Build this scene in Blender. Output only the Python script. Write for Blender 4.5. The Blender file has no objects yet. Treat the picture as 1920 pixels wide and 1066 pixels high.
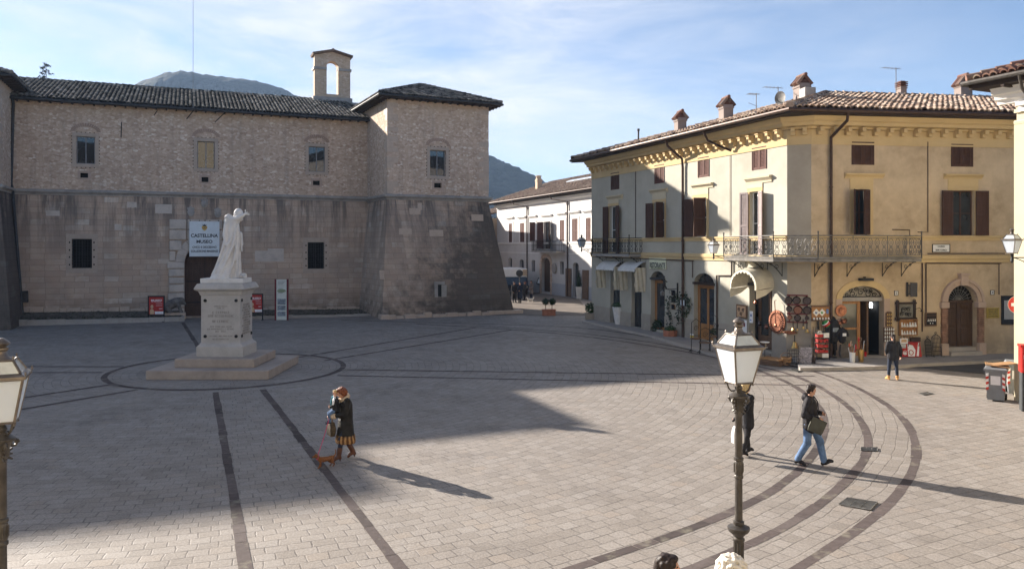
import bpy, math, random
from mathutils import Vector, Matrix
R = math.radians
rnd = random.Random(7)
scene = bpy.context.scene
col = scene.collection
# ------------------------------------------------------------------ camera geometry
FPX, HZ, CXP, CAMH = 1460.0, 460.0, 960.0, 4.8
def G(px, py, z=0.0):
    "ground point (height z) seen at photo pixel"
    t = (CAMH - z) * FPX / (py - HZ)
    return Vector(((px - CXP) / FPX * t, t, z))
def D(px, py, Y):
    return Vector(((px - CXP) / FPX * Y, Y, CAMH + (HZ - py) / FPX * Y))
class Facade:
    "vertical plane through two ground points, left to right as seen from the square"
    def __init__(s, P0, P1=None, u=None):
        s.P0 = Vector((P0[0], P0[1]))
        s.u = (Vector((P1[0], P1[1])) - s.P0).normalized() if u is None else Vector(u).normalized()
        s.n = Vector((s.u.y, -s.u.x))
        s.rot = math.atan2(s.u.y, s.u.x)
    def at(s, px, py, off=0.0):
        "-> local (x along, z) for a pixel, on the plane moved outward by off"
        k = (px - CXP) / FPX
        O = s.P0 + s.n * off
        # O.x + a u.x = k (O.y + a u.y)
        a = (k * O.y - O.x) / (s.u.x - k * s.u.y)
        Y = O.y + a * s.u.y
        return a, CAMH + (HZ - py) / FPX * Y
    def rect(s, x0, y0, x1, y1, off=0.0):
        xm, ym = (x0 + x1) / 2, (y0 + y1) / 2
        a0 = s.at(x0, ym, off)[0]; a1 = s.at(x1, ym, off)[0]
        zt = s.at(xm, y0, off)[1]; zb = s.at(xm, y1, off)[1]
        return a0, a1, zb, zt
    def world(s, a, y, z):
        p = s.P0 + s.u * a - s.n * y
        return Vector((p.x, p.y, z))
# ------------------------------------------------------------------ mesh builder
class MB:
    def __init__(s):
        s.v = []; s.f = []; s.c = []; s.M = None; s.tint = None; s.m = []; s.mi = 0
    def add(s, vs, fs):
        b = len(s.v)
        if s.M is not None:
            vs = [s.M @ Vector(v) for v in vs]
        s.v.extend([tuple(v) for v in vs])
        for f in fs:
            s.f.append(tuple(i + b for i in f)); s.c.append(s.tint); s.m.append(s.mi)
    def box(s, x0, x1, y0, y1, z0, z1):
        vs = [(x0,y0,z0),(x1,y0,z0),(x1,y1,z0),(x0,y1,z0),(x0,y0,z1),(x1,y0,z1),(x1,y1,z1),(x0,y1,z1)]
        s.add(vs, [(0,3,2,1),(4,5,6,7),(0,1,5,4),(1,2,6,5),(2,3,7,6),(3,0,4,7)])
    def cbox(s, c, sx, sy, sz):
        s.box(c[0]-sx/2, c[0]+sx/2, c[1]-sy/2, c[1]+sy/2, c[2]-sz/2, c[2]+sz/2)
    def bev(s, x0, x1, y0, y1, z0, z1, b=.02):
        "box with chamfered vertical and top edges"
        def ring(i, z):
            return [(x0+i,y0+b,z),(x0+b,y0+i,z),(x1-b,y0+i,z),(x1-i,y0+b,z),(x1-i,y1-b,z),(x1-b,y1-i,z),(x0+b,y1-i,z),(x0+i,y1-b,z)]
        s.rings([ring(b*.6, z0), ring(0, z0+b), ring(0, z1-b), ring(b*.8, z1)], True, True)
    def rings(s, rs, cap0=True, cap1=True, close=True):
        n = len(rs[0]); vs = [p for r in rs for p in r]; fs = []
        for i in range(len(rs)-1):
            for j in range(n if close else n-1):
                k = (j+1) % n
                fs.append((i*n+j, i*n+k, (i+1)*n+k, (i+1)*n+j))
        if cap0: fs.append(tuple(reversed(range(n))))
        if cap1: fs.append(tuple((len(rs)-1)*n + j for j in range(n)))
        s.add(vs, fs)
    def lathe(s, prof, seg=16, c=(0,0,0), flute=0, rot=0):
        "prof: list of (r, z)"
        rs = []
        for r, z in prof:
            r = max(r, .0005)
            rs.append([(c[0]+(r*(1-(flute if j % 2 else 0)))*math.cos(rot+2*math.pi*j/seg),
                        c[1]+(r*(1-(flute if j % 2 else 0)))*math.sin(rot+2*math.pi*j/seg), c[2]+z) for j in range(seg)])
        s.rings(rs)
    def tube(s, pts, r, seg=6, caps=True):
        pts = [Vector(p) for p in pts]
        n = len(pts)
        rr = r if isinstance(r, (list, tuple)) else [r]*n
        t0 = (pts[1]-pts[0]).normalized()
        a = Vector((0,0,1)) if abs(t0.z) < .9 else Vector((1,0,0))
        x = t0.cross(a).normalized()
        rs = []
        for i in range(n):
            t = (pts[min(i+1,n-1)] - pts[max(i-1,0)])
            if t.length < 1e-9: t = t0.copy()
            t.normalize()
            x = (x - t*x.dot(t))
            if x.length < 1e-6: x = t.orthogonal()
            x.normalize(); y = t.cross(x)
            rs.append([pts[i] + (x*math.cos(2*math.pi*j/seg) + y*math.sin(2*math.pi*j/seg))*rr[i] for j in range(seg)])
        s.rings(rs, caps, caps)
    def sphere(s, c, r, seg=12, rg=8, rot=None):
        rx, ry, rz = r if isinstance(r, (list, tuple)) else (r, r, r)
        M = rot or Matrix.Identity(3)
        C = Vector(c); vs = [C + M @ Vector((0,0,-rz))]
        for i in range(1, rg):
            a = -math.pi/2 + math.pi*i/rg
            for j in range(seg):
                b = 2*math.pi*j/seg
                vs.append(C + M @ Vector((rx*math.cos(a)*math.cos(b), ry*math.cos(a)*math.sin(b), rz*math.sin(a))))
        vs.append(C + M @ Vector((0,0,rz)))
        fs = []
        for j in range(seg):
            k = (j+1) % seg
            fs.append((0, 1+k, 1+j))
            for i in range(rg-2):
                fs.append((1+i*seg+j, 1+i*seg+k, 1+(i+1)*seg+k, 1+(i+1)*seg+j))
            fs.append((1+(rg-2)*seg+j, 1+(rg-2)*seg+k, len(vs)-1))
        s.add(vs, fs)
    def cap(s, p, q, r1, r2=None, seg=10):
        "tapered capsule"
        r2 = r1 if r2 is None else r2
        p = Vector(p); q = Vector(q)
        s.sphere(p, r1, seg, 6); s.sphere(q, r2, seg, 6)
        if (q-p).length > 1e-6: s.tube([p, q], [r1, r2], seg)
    def chain(s, pts, rs, seg=10):
        for i in range(len(pts)-1): s.cap(pts[i], pts[i+1], rs[i], rs[i+1], seg)
    def prism(s, poly, y0, y1):
        "polygon in (x,z) extruded along y; poly counter-clockwise seen from -y"
        n = len(poly)
        vs = [(p[0], y0, p[1]) for p in poly] + [(p[0], y1, p[1]) for p in poly]
        fs = [tuple(range(n)), tuple(reversed(range(n, 2*n)))]
        for i in range(n):
            k = (i+1) % n
            fs.append((i, n+i, n+k, k))
        s.add(vs, fs)
    def slab(s, poly, z0, z1):
        "polygon in (x,y) ccw from above extruded in z"
        n = len(poly)
        vs = [(p[0], p[1], z0) for p in poly] + [(p[0], p[1], z1) for p in poly]
        fs = [tuple(reversed(range(n))), tuple(range(n, 2*n))]
        for i in range(n):
            k = (i+1) % n
            fs.append((i, k, n+k, n+i))
        s.add(vs, fs)
    def mold(s, prof, x0, x1, e0=None, e1=None):
        "moulding: profile of (y,z) points swept along x; e0/e1 = mitre factor on y at the ends"
        e0 = e0 or 0; e1 = e1 or 0
        r0 = [(x0 + e0*p[0], p[0], p[1]) for p in prof]
        r1 = [(x1 + e1*p[0], p[0], p[1]) for p in prof]
        s.rings([r0, r1], True, True)
    def build(s, name, mat, parent=None, smooth=False, loc=None, rotz=None):
        me = bpy.data.meshes.new(name)
        me.from_pydata(s.v, [], s.f)
        if any(c is not None for c in s.c):
            at = me.attributes.new('tint', 'FLOAT', 'FACE')
            at.data.foreach_set('value', [0.5 if c is None else c for c in s.c])
        if isinstance(mat, (list, tuple)):
            for m in mat: me.materials.append(m)
            me.polygons.foreach_set('material_index', s.m)
        elif mat: me.materials.append(mat)
        if smooth is True: me.polygons.foreach_set('use_smooth', [True]*len(me.polygons))
        me.update()
        o = bpy.data.objects.new(name, me); col.objects.link(o)
        if smooth == 'auto': autosmooth(me)
        if parent is not None: o.parent = parent
        if loc is not None: o.location = loc
        if rotz is not None: o.rotation_euler = (0, 0, rotz)
        return o
def autosmooth(me, ang=40):
    me.polygons.foreach_set('use_smooth', [True]*len(me.polygons))
    try:
        me.set_sharp_from_angle(angle=R(ang))
    except Exception:
        pass
def empty(name, loc=(0,0,0), rotz=0):
    o = bpy.data.objects.new(name, None); col.objects.link(o)
    o.location = loc; o.rotation_euler = (0,0,rotz); o.empty_display_size = .1
    return o
def tag(o, label=None, cat=None, group=None, kind=None):
    if label: o['label'] = label
    if cat: o['category'] = cat
    if group: o['group'] = group
    if kind: o['kind'] = kind
    return o
def copy_tree(o, parent=None):
    c = o.copy(); col.objects.link(c)
    if parent is not None: c.parent = parent
    for ch in list(o.children): copy_tree(ch, c)
    return c
def remeshed(mb, name, mat, parent=None, voxel=.012, smooth=3, loc=None, rotz=None):
    "join overlapping closed shapes into ONE continuous skin"
    o = mb.build(name, mat)
    m = o.modifiers.new('r', 'REMESH'); m.mode = 'VOXEL'; m.voxel_size = voxel; m.use_smooth_shade = True
    if smooth:
        k = o.modifiers.new('s', 'SMOOTH'); k.iterations = smooth; k.factor = .5
    dg = bpy.context.evaluated_depsgraph_get(); dg.update()
    me = bpy.data.meshes.new_from_object(o.evaluated_get(dg))
    old = o.data; o.modifiers.clear(); o.data = me; bpy.data.meshes.remove(old)
    me.polygons.foreach_set('use_smooth', [True]*len(me.polygons))
    if not me.materials and mat: me.materials.append(mat)
    if parent is not None: o.parent = parent
    if loc is not None: o.location = loc
    if rotz is not None: o.rotation_euler = (0,0,rotz)
    return o
def text_mesh(name, body, size, mat, parent, loc, rot, width=None, height=None, extrude=.003, align='CENTER', squash=None, spacing=1.0):
    cu = bpy.data.curves.new(name, 'FONT'); cu.body = body; cu.size = size
    cu.offset = size*.03; cu.align_x = align; cu.align_y = 'CENTER'; cu.extrude = extrude; cu.space_line = spacing
    o = bpy.data.objects.new(name, cu); col.objects.link(o)
    dg = bpy.context.evaluated_depsgraph_get(); dg.update()
    me = bpy.data.meshes.new_from_object(o.evaluated_get(dg))
    bpy.data.objects.remove(o); bpy.data.curves.remove(cu)
    xs = [v.co.x for v in me.vertices]; ys = [v.co.y for v in me.vertices]
    if xs:
        sx = width/(max(xs)-min(xs)) if width else 1
        sy = height/(max(ys)-min(ys)) if height else (sx if width and not squash else 1)
        cx = (max(xs)+min(xs))/2 if align == 'CENTER' else 0; cy = (max(ys)+min(ys))/2
        for v in me.vertices:
            v.co.x = (v.co.x-cx)*sx; v.co.y = (v.co.y-cy)*sy
    me.materials.clear(); me.materials.append(mat)
    q = bpy.data.objects.new(name, me); col.objects.link(q); q.parent = parent
    q.location = loc; q.rotation_euler = rot
    return q
# ------------------------------------------------------------------ materials
class NT:
    def __init__(s, name):
        s.mat = bpy.data.materials.new(name); s.mat.use_nodes = True
        s.t = s.mat.node_tree; s.t.nodes.clear()
        s.out = s.n('ShaderNodeOutputMaterial'); s.b = s.n('ShaderNodeBsdfPrincipled')
        s.l(s.b.outputs[0], s.out.inputs[0])
    def n(s, k, **kw):
        q = s.t.nodes.new(k)
        for a, v in kw.items(): setattr(q, a, v)
        return q
    def l(s, a, b): s.t.links.new(a, b)
    def set(s, node, i, v):
        if hasattr(v, 'is_linked') or isinstance(v, bpy.types.NodeSocket): s.l(v, node.inputs[i])
        else: node.inputs[i].default_value = v
    def math(s, op, a, b=None, c=None):
        q = s.n('ShaderNodeMath', operation=op)
        s.set(q, 0, a)
        if b is not None: s.set(q, 1, b)
        if c is not None: s.set(q, 2, c)
        return q.outputs[0]
    def mix(s, f, a, b, mode='MIX'):
        q = s.n('ShaderNodeMix', data_type='RGBA', blend_type=mode)
        s.set(q, 0, f)
        for i, v in ((6, a), (7, b)):
            if isinstance(v, bpy.types.NodeSocket): s.l(v, q.inputs[i])
            else: q.inputs[i].default_value = (*v, 1) if len(v) == 3 else v
        return q.outputs[2]
    def ramp(s, f, stops):
        q = s.n('ShaderNodeValToRGB'); s.l(f, q.inputs[0])
        e = q.color_ramp.elements
        while len(e) < len(stops): e.new(.5)
        for el, (p, c) in zip(e, stops):
            el.position = p; el.color = (c, c, c, 1) if isinstance(c, (int, float)) else (*c, 1)
        return q.outputs[0]
    def rng(s, f, a, b, c=0.0, d=1.0):
        q = s.n('ShaderNodeMapRange'); s.l(f, q.inputs[0])
        for i, v in enumerate((a, b, c, d)): q.inputs[i+1].default_value = v
        return q.outputs[0]
    def noise(s, vec, scale, detail=4, rough=.55, dist=0):
        q = s.n('ShaderNodeTexNoise'); q.inputs['Scale'].default_value = scale
        q.inputs['Detail'].default_value = detail; q.inputs['Roughness'].default_value = rough
        q.inputs['Distortion'].default_value = dist
        if vec is not None: s.l(vec, q.inputs['Vector'])
        return q.outputs['Fac']
    def noisec(s, vec, scale, detail=2):
        q = s.n('ShaderNodeTexNoise'); q.inputs['Scale'].default_value = scale; q.inputs['Detail'].default_value = detail
        if vec is not None: s.l(vec, q.inputs['Vector'])
        return q.outputs['Color']
    def voro(s, vec, scale, feature='F1', rand=1.0):
        q = s.n('ShaderNodeTexVoronoi', feature=feature); q.inputs['Scale'].default_value = scale
        q.inputs['Randomness'].default_value = rand
        s.l(vec, q.inputs['Vector']); return q
    def obj(s): return s.n('ShaderNodeTexCoord').outputs['Object']
    def pos(s): return s.n('ShaderNodeNewGeometry').outputs['Position']
    def sep(s, v):
        q = s.n('ShaderNodeSeparateXYZ'); s.l(v, q.inputs[0]); return q.outputs
    def comb(s, x=0, y=0, z=0):
        q = s.n('ShaderNodeCombineXYZ')
        for i, v in enumerate((x, y, z)): s.set(q, i, v)
        return q.outputs[0]
    def vm(s, op, a, b):
        q = s.n('ShaderNodeVectorMath', operation=op)
        for i, v in enumerate((a, b)):
            if isinstance(v, bpy.types.NodeSocket): s.l(v, q.inputs[i])
            else: q.inputs[i].default_value = v
        return q.outputs[0]
    def scale(s, v, k):
        q = s.n('ShaderNodeVectorMath', operation='MULTIPLY'); s.l(v, q.inputs[0]); q.inputs[1].default_value = k; return q.outputs[0]
    def bump(s, h, strength=.4, dist=.02):
        q = s.n('ShaderNodeBump'); q.inputs['Strength'].default_value = strength; q.inputs['Distance'].default_value = dist
        s.l(h, q.inputs['Height']); s.l(q.outputs[0], s.b.inputs['Normal'])
    def color(s, c):
        if isinstance(c, bpy.types.NodeSocket): s.l(c, s.b.inputs['Base Color'])
        else: s.b.inputs['Base Color'].default_value = (*c, 1)
    def fin(s, rough=.8, metal=0, spec=.3):
        if isinstance(rough, bpy.types.NodeSocket): s.l(rough, s.b.inputs['Roughness'])
        else: s.b.inputs['Roughness'].default_value = rough
        s.b.inputs['Metallic'].default_value = metal
        s.b.inputs['Specular IOR Level'].default_value = spec
        return s.mat
def simple(name, c, rough=.7, metal=0, var=.25, scale=6, bump=.0, spec=.3, bscale=40):
    "one-colour material with mottling so nothing is perfectly flat"
    t = NT(name); v = t.obj()
    f = t.noise(v, scale, 5, .6)
    lo = tuple(x*(1-var) for x in c); hi = tuple(min(x*(1+var), .95) for x in c)
    t.color(t.mix(t.rng(f, .3, .7), lo, hi))
    if bump: t.bump(t.noise(v, bscale, 4), bump, .01)
    return t.fin(rough, metal, spec)
def wallvec(t):
    x, y, z = t.sep(t.obj())
    return t.comb(t.math('ADD', x, y), z, 0), z
def m_rubble(name):
    t = NT(name); vec, z = wallvec(t)
    warp = t.scale(t.noisec(vec, 2.2, 3), (.16,.10,0))
    v2 = t.scale(t.vm('ADD', vec, warp), (1.0, 1.75, 1))
    vo = t.voro(v2, 4.6); ed = t.voro(v2, 4.6, 'DISTANCE_TO_EDGE')
    cell = t.sep(vo.outputs['Color'])
    base = t.ramp(cell[0], [(0,(.49,.355,.265)),(.35,(.65,.495,.38)),(.7,(.72,.57,.45)),(.9,(.79,.665,.55)),(1,(.87,.78,.67))])
    mort = t.mix(t.noise(vec, 9, 3), (.54,.405,.305), (.65,.50,.385))
    m = t.rng(ed.outputs['Distance'], .02, .10)
    big = t.noise(vec, .55, 4, .6)
    c = t.mix(m, mort, base)
    cover = t.rng(t.noise(vec, .9, 4, .65), .5, .66)      # patches where render still covers the stones
    c = t.mix(t.math('MULTIPLY', cover, .5), c, (.62,.475,.365))
    c = t.mix(t.rng(big, .35, .7, 0, .5), c, t.mix(1, c, (.78,.75,.73), 'MULTIPLY'))
    x0, y0, z0 = t.sep(t.obj())
    streak = t.noise(t.comb(t.math('MULTIPLY', t.sep(vec)[0], 2.2), t.math('MULTIPLY', z, .18), 0), 1, 4, .65)
    c = t.mix(t.math('MULTIPLY', t.rng(streak, .50, .72), .28), c, (.19,.165,.15))
    topw = t.math('MULTIPLY', t.rng(z, 12.6, 14.2), t.rng(t.noise(vec, .7, 3), .35, .6))
    c = t.mix(t.math('MULTIPLY', topw, .6), c, (.60,.46,.33))
    fine = t.noise(vec, 22, 4, .7)
    c = t.mix(t.rng(fine, .3, .75, 0, .4), c, t.mix(1, c, (.66,.64,.62), 'MULTIPLY'))
    t.color(c)
    h = t.math('ADD', t.math('MULTIPLY', m, t.math('SUBTRACT', 1.0, t.math('MULTIPLY', cover, .7))), t.math('MULTIPLY', fine, .5))
    t.bump(h, .55, .045)
    return t.fin(.92, 0, .15)
def m_ashlar(name, dark=0.0, tower=False):
    t = NT(name); vec, z = wallvec(t)
    warp = t.scale(t.noisec(vec, .8, 3), (.25,.05,0))
    b = t.n('ShaderNodeTexBrick'); t.l(t.vm('ADD', vec, warp), b.inputs['Vector'])
    b.inputs['Color1'].default_value = (0,0,0,1); b.inputs['Color2'].default_value = (1,1,1,1); b.inputs['Mortar'].default_value = (.45,.45,.45,1)
    b.inputs['Scale'].default_value = 1; b.inputs['Brick Width'].default_value = .82; b.inputs['Row Height'].default_value = .36
    b.inputs['Mortar Size'].default_value = .012; b.inputs['Mortar Smooth'].default_value = .4; b.offset = .43; b.squash = 1.3
    k = t.sep(b.outputs['Color'])[0]
    c = t.ramp(k, [(0,(.47,.36,.285)),(.45,(.56,.435,.34)),(.8,(.60,.48,.385)),(.93,(.65,.55,.455)),(1,(.75,.68,.60))])
    mid = t.noise(vec, 1.7, 5, .6); big = t.noise(vec, .45, 4, .6)
    c = t.mix(t.rng(mid, .38, .66, 0, .75), c, (.53,.38,.28))
    c = t.mix(t.rng(big, .42, .68, 0, .6), c, (.34,.285,.245))
    c = t.mix(t.rng(t.noise(t.vm('ADD', vec, (31,7,0)), .6, 4), .5, .68, 0, .5), c, (.53,.41,.33))
    # damp run-off from the string course: streaks with their own outline
    sx = t.sep(vec)[0]
    st = t.noise(t.comb(t.math('MULTIPLY', sx, 1.6), t.math('MULTIPLY', z, .16), 3.3), 1.0, 5, .7)
    up = t.rng(z, 3.6, 8.0)
    s2 = t.math('MULTIPLY', t.rng(st, .44, .58), up)
    c = t.mix(t.math('MULTIPLY', s2, .85), c, (.12,.107,.10))
    mo = t.rng(b.outputs['Fac'], 0, 1)
    c = t.mix(t.math('MULTIPLY', mo, .55), c, (.16,.135,.115))
    # green-black damp along the foot
    foot = t.math('MULTIPLY', t.rng(z, 1.7, .3), t.rng(mid, .35, .6))
    c = t.mix(t.math('MULTIPLY', foot, .6), c, (.12,.105,.08))
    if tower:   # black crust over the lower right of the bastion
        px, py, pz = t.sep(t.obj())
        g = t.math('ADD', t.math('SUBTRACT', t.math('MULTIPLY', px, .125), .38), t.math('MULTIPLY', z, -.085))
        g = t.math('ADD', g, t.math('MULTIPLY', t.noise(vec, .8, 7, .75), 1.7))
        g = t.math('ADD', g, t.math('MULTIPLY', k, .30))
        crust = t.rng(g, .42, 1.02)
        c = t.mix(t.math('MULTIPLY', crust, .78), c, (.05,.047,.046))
    fine = t.noise(vec, 26, 4, .7)
    c = t.mix(t.rng(fine, .3, .75, 0, .4), c, t.mix(1, c, (.6,.58,.57), 'MULTIPLY'))
    pits = t.rng(t.voro(vec, 30).outputs['Distance'], .1, .32)
    c = t.mix(t.math('MULTIPLY', t.math('SUBTRACT', 1.0, pits), .22), c, (.1,.09,.08))
    t.color(c)
    h = t.math('ADD', t.math('MULTIPLY', t.math('SUBTRACT', 1.0, b.outputs['Fac']), .6), t.math('MULTIPLY', fine, .5))
    h = t.math('ADD', h, t.math('MULTIPLY', mid, .5))
    t.bump(h, .5, .04)
    return t.fin(.9, 0, .15)
def m_plaster(name, c, stain=(.6,.57,.53), amt=.45, foot=None, seed=0, cracks=.0):
    t = NT(name); vec, z = wallvec(t)
    v = t.vm('ADD', vec, (seed*3.1, seed*1.7, seed))
    big = t.noise(v, .5, 5, .62); mid = t.noise(v, 2.3, 5, .65); fine = t.noise(v, 30, 3, .7)
    lo = tuple(x*y for x, y in zip(c, stain))
    q = t.mix(t.rng(big, .35, .7, 0, amt), c, lo)
    q = t.mix(t.rng(mid, .45, .75, 0, amt*.6), q, tuple(min(1, x*1.12) for x in c))
    sx = t.sep(v)[0]
    st = t.noise(t.comb(t.math('MULTIPLY', sx, 2.0), t.math('MULTIPLY', z, .12), 1.1), 1.3, 4, .7)
    q = t.mix(t.rng(st, .55, .78, 0, amt*.55), q, tuple(x*.72 for x in c))
    if foot:
        fm = t.math('MULTIPLY', t.rng(z, foot[0], foot[0]*.25), t.rng(mid, .3, .58))
        q = t.mix(t.math('MULTIPLY', fm, .75), q, foot[1])
    t.color(q)
    t.bump(t.math('ADD', t.math('MULTIPLY', fine, .4), mid), .18, .02)
    return t.fin(.9, 0, .2)
def m_tiles(name, cols):
    t = NT(name)
    a = t.n('ShaderNodeAttribute', attribute_name='tint')
    v = t.obj()
    c = t.ramp(a.outputs['Fac'], [(i/(len(cols)-1), k) for i, k in enumerate(cols)])
    n = t.noise(v, 7, 5, .65)
    c = t.mix(t.rng(n, .35, .7, 0, .6), c, t.mix(1, c, (.48,.46,.45), 'MULTIPLY'))
    n2 = t.rng(t.noise(v, 2.1, 4, .6), .56, .7, 0, .55)
    c = t.mix(n2, c, (.30,.28,.21))
    t.color(c); t.bump(t.noise(v, 40, 3), .3, .01)
    return t.fin(.88, 0, .2)
def m_wood(name, c, rough=.6, along='z'):
    t = NT(name); v = t.obj()
    k = {'z': (14, 14, 1.2), 'x': (1.2, 14, 14)}[along]
    g = t.noise(t.scale(v, k), 1.5, 5, .6, .6)
    q = t.mix(t.rng(g, .3, .7), tuple(x*.62 for x in c), tuple(min(x*1.2, .9) for x in c))
    q = t.mix(t.rng(t.noise(v, 1.4, 3), .4, .7, 0, .4), q, tuple(x*.55 for x in c))
    t.color(q); t.bump(g, .15, .01)
    return t.fin(rough, 0, .35)
def m_glass(name, c=(.05,.06,.07), rough=.06):
    t = NT(name); v = t.obj()
    t.color(t.mix(t.rng(t.noise(v, 1.2, 3), .3, .7), tuple(x*.6 for x in c), tuple(x*1.5 for x in c)))
    q = t.n('ShaderNodeBump'); q.inputs['Strength'].default_value = .03; q.inputs['Distance'].default_value = .05
    t.l(t.noise(v, 1.1, 2), q.inputs['Height']); t.l(q.outputs[0], t.b.inputs['Normal'])
    return t.fin(rough, 0, .9)
def m_leaf(name, c):
    t = NT(name)
    a = t.n('ShaderNodeAttribute', attribute_name='tint')
    t.color(t.ramp(a.outputs['Fac'], [(0, tuple(x*.45 for x in c)), (.6, c), (1, tuple(min(1, x*1.9) for x in c))]))
    return t.fin(.6, 0, .25)
PC = (-10.95, 30.2)     # centre of the paving rings
def m_paving(name, straight=None):
    t = NT(name); p = t.pos()
    w = t.scale(t.vm('SUBTRACT', t.noisec(p, .55, 2), (.5,.5,.5)), (.22,.22,0))
    w2 = t.scale(t.vm('SUBTRACT', t.noisec(p, 2.6, 2), (.5,.5,.5)), (.055,.055,0))
    q = t.vm('ADD', t.vm('ADD', t.vm('SUBTRACT', p, (PC[0], PC[1], 0)), w), w2)
    x, y, z = t.sep(q)
    r = t.math('SQRT', t.math('ADD', t.math('MULTIPLY', x, x), t.math('MULTIPLY', y, y)))
    th = t.math('ARCTAN2', y, x)
    W = .27*9
    zone = t.math('ADD', t.math('MULTIPLY', t.math('FLOOR', t.math('DIVIDE', r, W)), W), W*.5)
    vec = t.comb(t.math('MULTIPLY', th, zone), r, 0)
    if straight is not None:
        ca, sa = math.cos(straight), math.sin(straight)
        vec = t.comb(t.math('ADD', t.math('MULTIPLY', x, ca), t.math('MULTIPLY', y, sa)), t.math('SUBTRACT', t.math('MULTIPLY', y, ca), t.math('MULTIPLY', x, sa)), 0)
    b = t.n('ShaderNodeTexBrick'); t.l(vec, b.inputs['Vector'])
    b.inputs['Color1'].default_value = (0,0,0,1); b.inputs['Color2'].default_value = (1,1,1,1); b.inputs['Mortar'].default_value = (.5,.5,.5,1)
    b.inputs['Scale'].default_value = 1; b.inputs['Brick Width'].default_value = .33; b.inputs['Row Height'].default_value = .27
    b.inputs['Mortar Size'].default_value = .014; b.inputs['Mortar Smooth'].default_value = .35; b.offset = .37
    k = t.sep(b.outputs['Color'])[0]
    c = t.ramp(k, [(0,(.292,.262,.232)),(.3,(.328,.295,.262)),(.6,(.339,.306,.274)),(.85,(.363,.331,.299)),(1,(.342,.298,.256))])
    big = t.noise(p, .16, 5, .6); mid = t.noise(p, 1.1, 4, .6)
    c = t.mix(t.rng(big, .36, .66, 0, .55), c, t.mix(1, c, (.78,.77,.77), 'MULTIPLY'))
    c = t.mix(t.rng(mid, .45, .7, 0, .35), c, t.mix(1, c, (.80,.78,.76), 'MULTIPLY'))
    chis = t.noise(p, 24, 4, .75)
    c = t.mix(t.rng(chis, .38, .62, 0, .75), c, t.mix(1, c, (.60,.58,.57), 'MULTIPLY'))
    stn = t.rng(t.noise(p, .38, 6, .72), .54, .66)
    c = t.mix(t.math('MULTIPLY', stn, .42), c, t.mix(1, c, (.55,.54,.55), 'MULTIPLY'))
    spot = t.rng(t.voro(p, 1.3).outputs['Distance'], .05, .028)
    c = t.mix(t.math('MULTIPLY', spot, .5), c, (.12,.11,.10))
    gap = t.math('MULTIPLY', b.outputs['Fac'], t.rng(t.noise(p, 2.4, 4, .75), .40, .62, .15, .82))
    c = t.mix(gap, c, (.085,.074,.067))
    t.color(c)
    h = t.math('ADD', t.math('MULTIPLY', t.math('SUBTRACT', 1.0, b.outputs['Fac']), .9), t.math('MULTIPLY', chis, .55))
    h = t.math('ADD', h, t.math('MULTIPLY', k, .5))
    t.bump(h, .5, .018)
    return t.fin(t.rng(mid, .3, .7, .6, .8), 0, .22)
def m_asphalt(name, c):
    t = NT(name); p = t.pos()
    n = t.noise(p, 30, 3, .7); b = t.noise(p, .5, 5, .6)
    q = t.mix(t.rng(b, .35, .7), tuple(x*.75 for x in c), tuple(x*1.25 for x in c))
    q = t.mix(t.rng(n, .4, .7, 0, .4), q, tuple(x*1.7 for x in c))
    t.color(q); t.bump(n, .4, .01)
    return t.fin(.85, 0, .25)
def m_marble(name, c, dirt=(.33,.31,.29)):
    t = NT(name); v = t.obj()
    n = t.noise(v, 1.6, 6, .65); f = t.noise(v, 9, 5, .65)
    q = t.mix(t.rng(n, .45, .72, 0, .55), c, dirt)
    q = t.mix(t.rng(f, .5, .75, 0, .4), q, tuple(x*.7 for x in c))
    t.color(q); t.bump(t.noise(v, 60, 3), .12, .005)
    return t.fin(.7, 0, .3)
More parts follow.
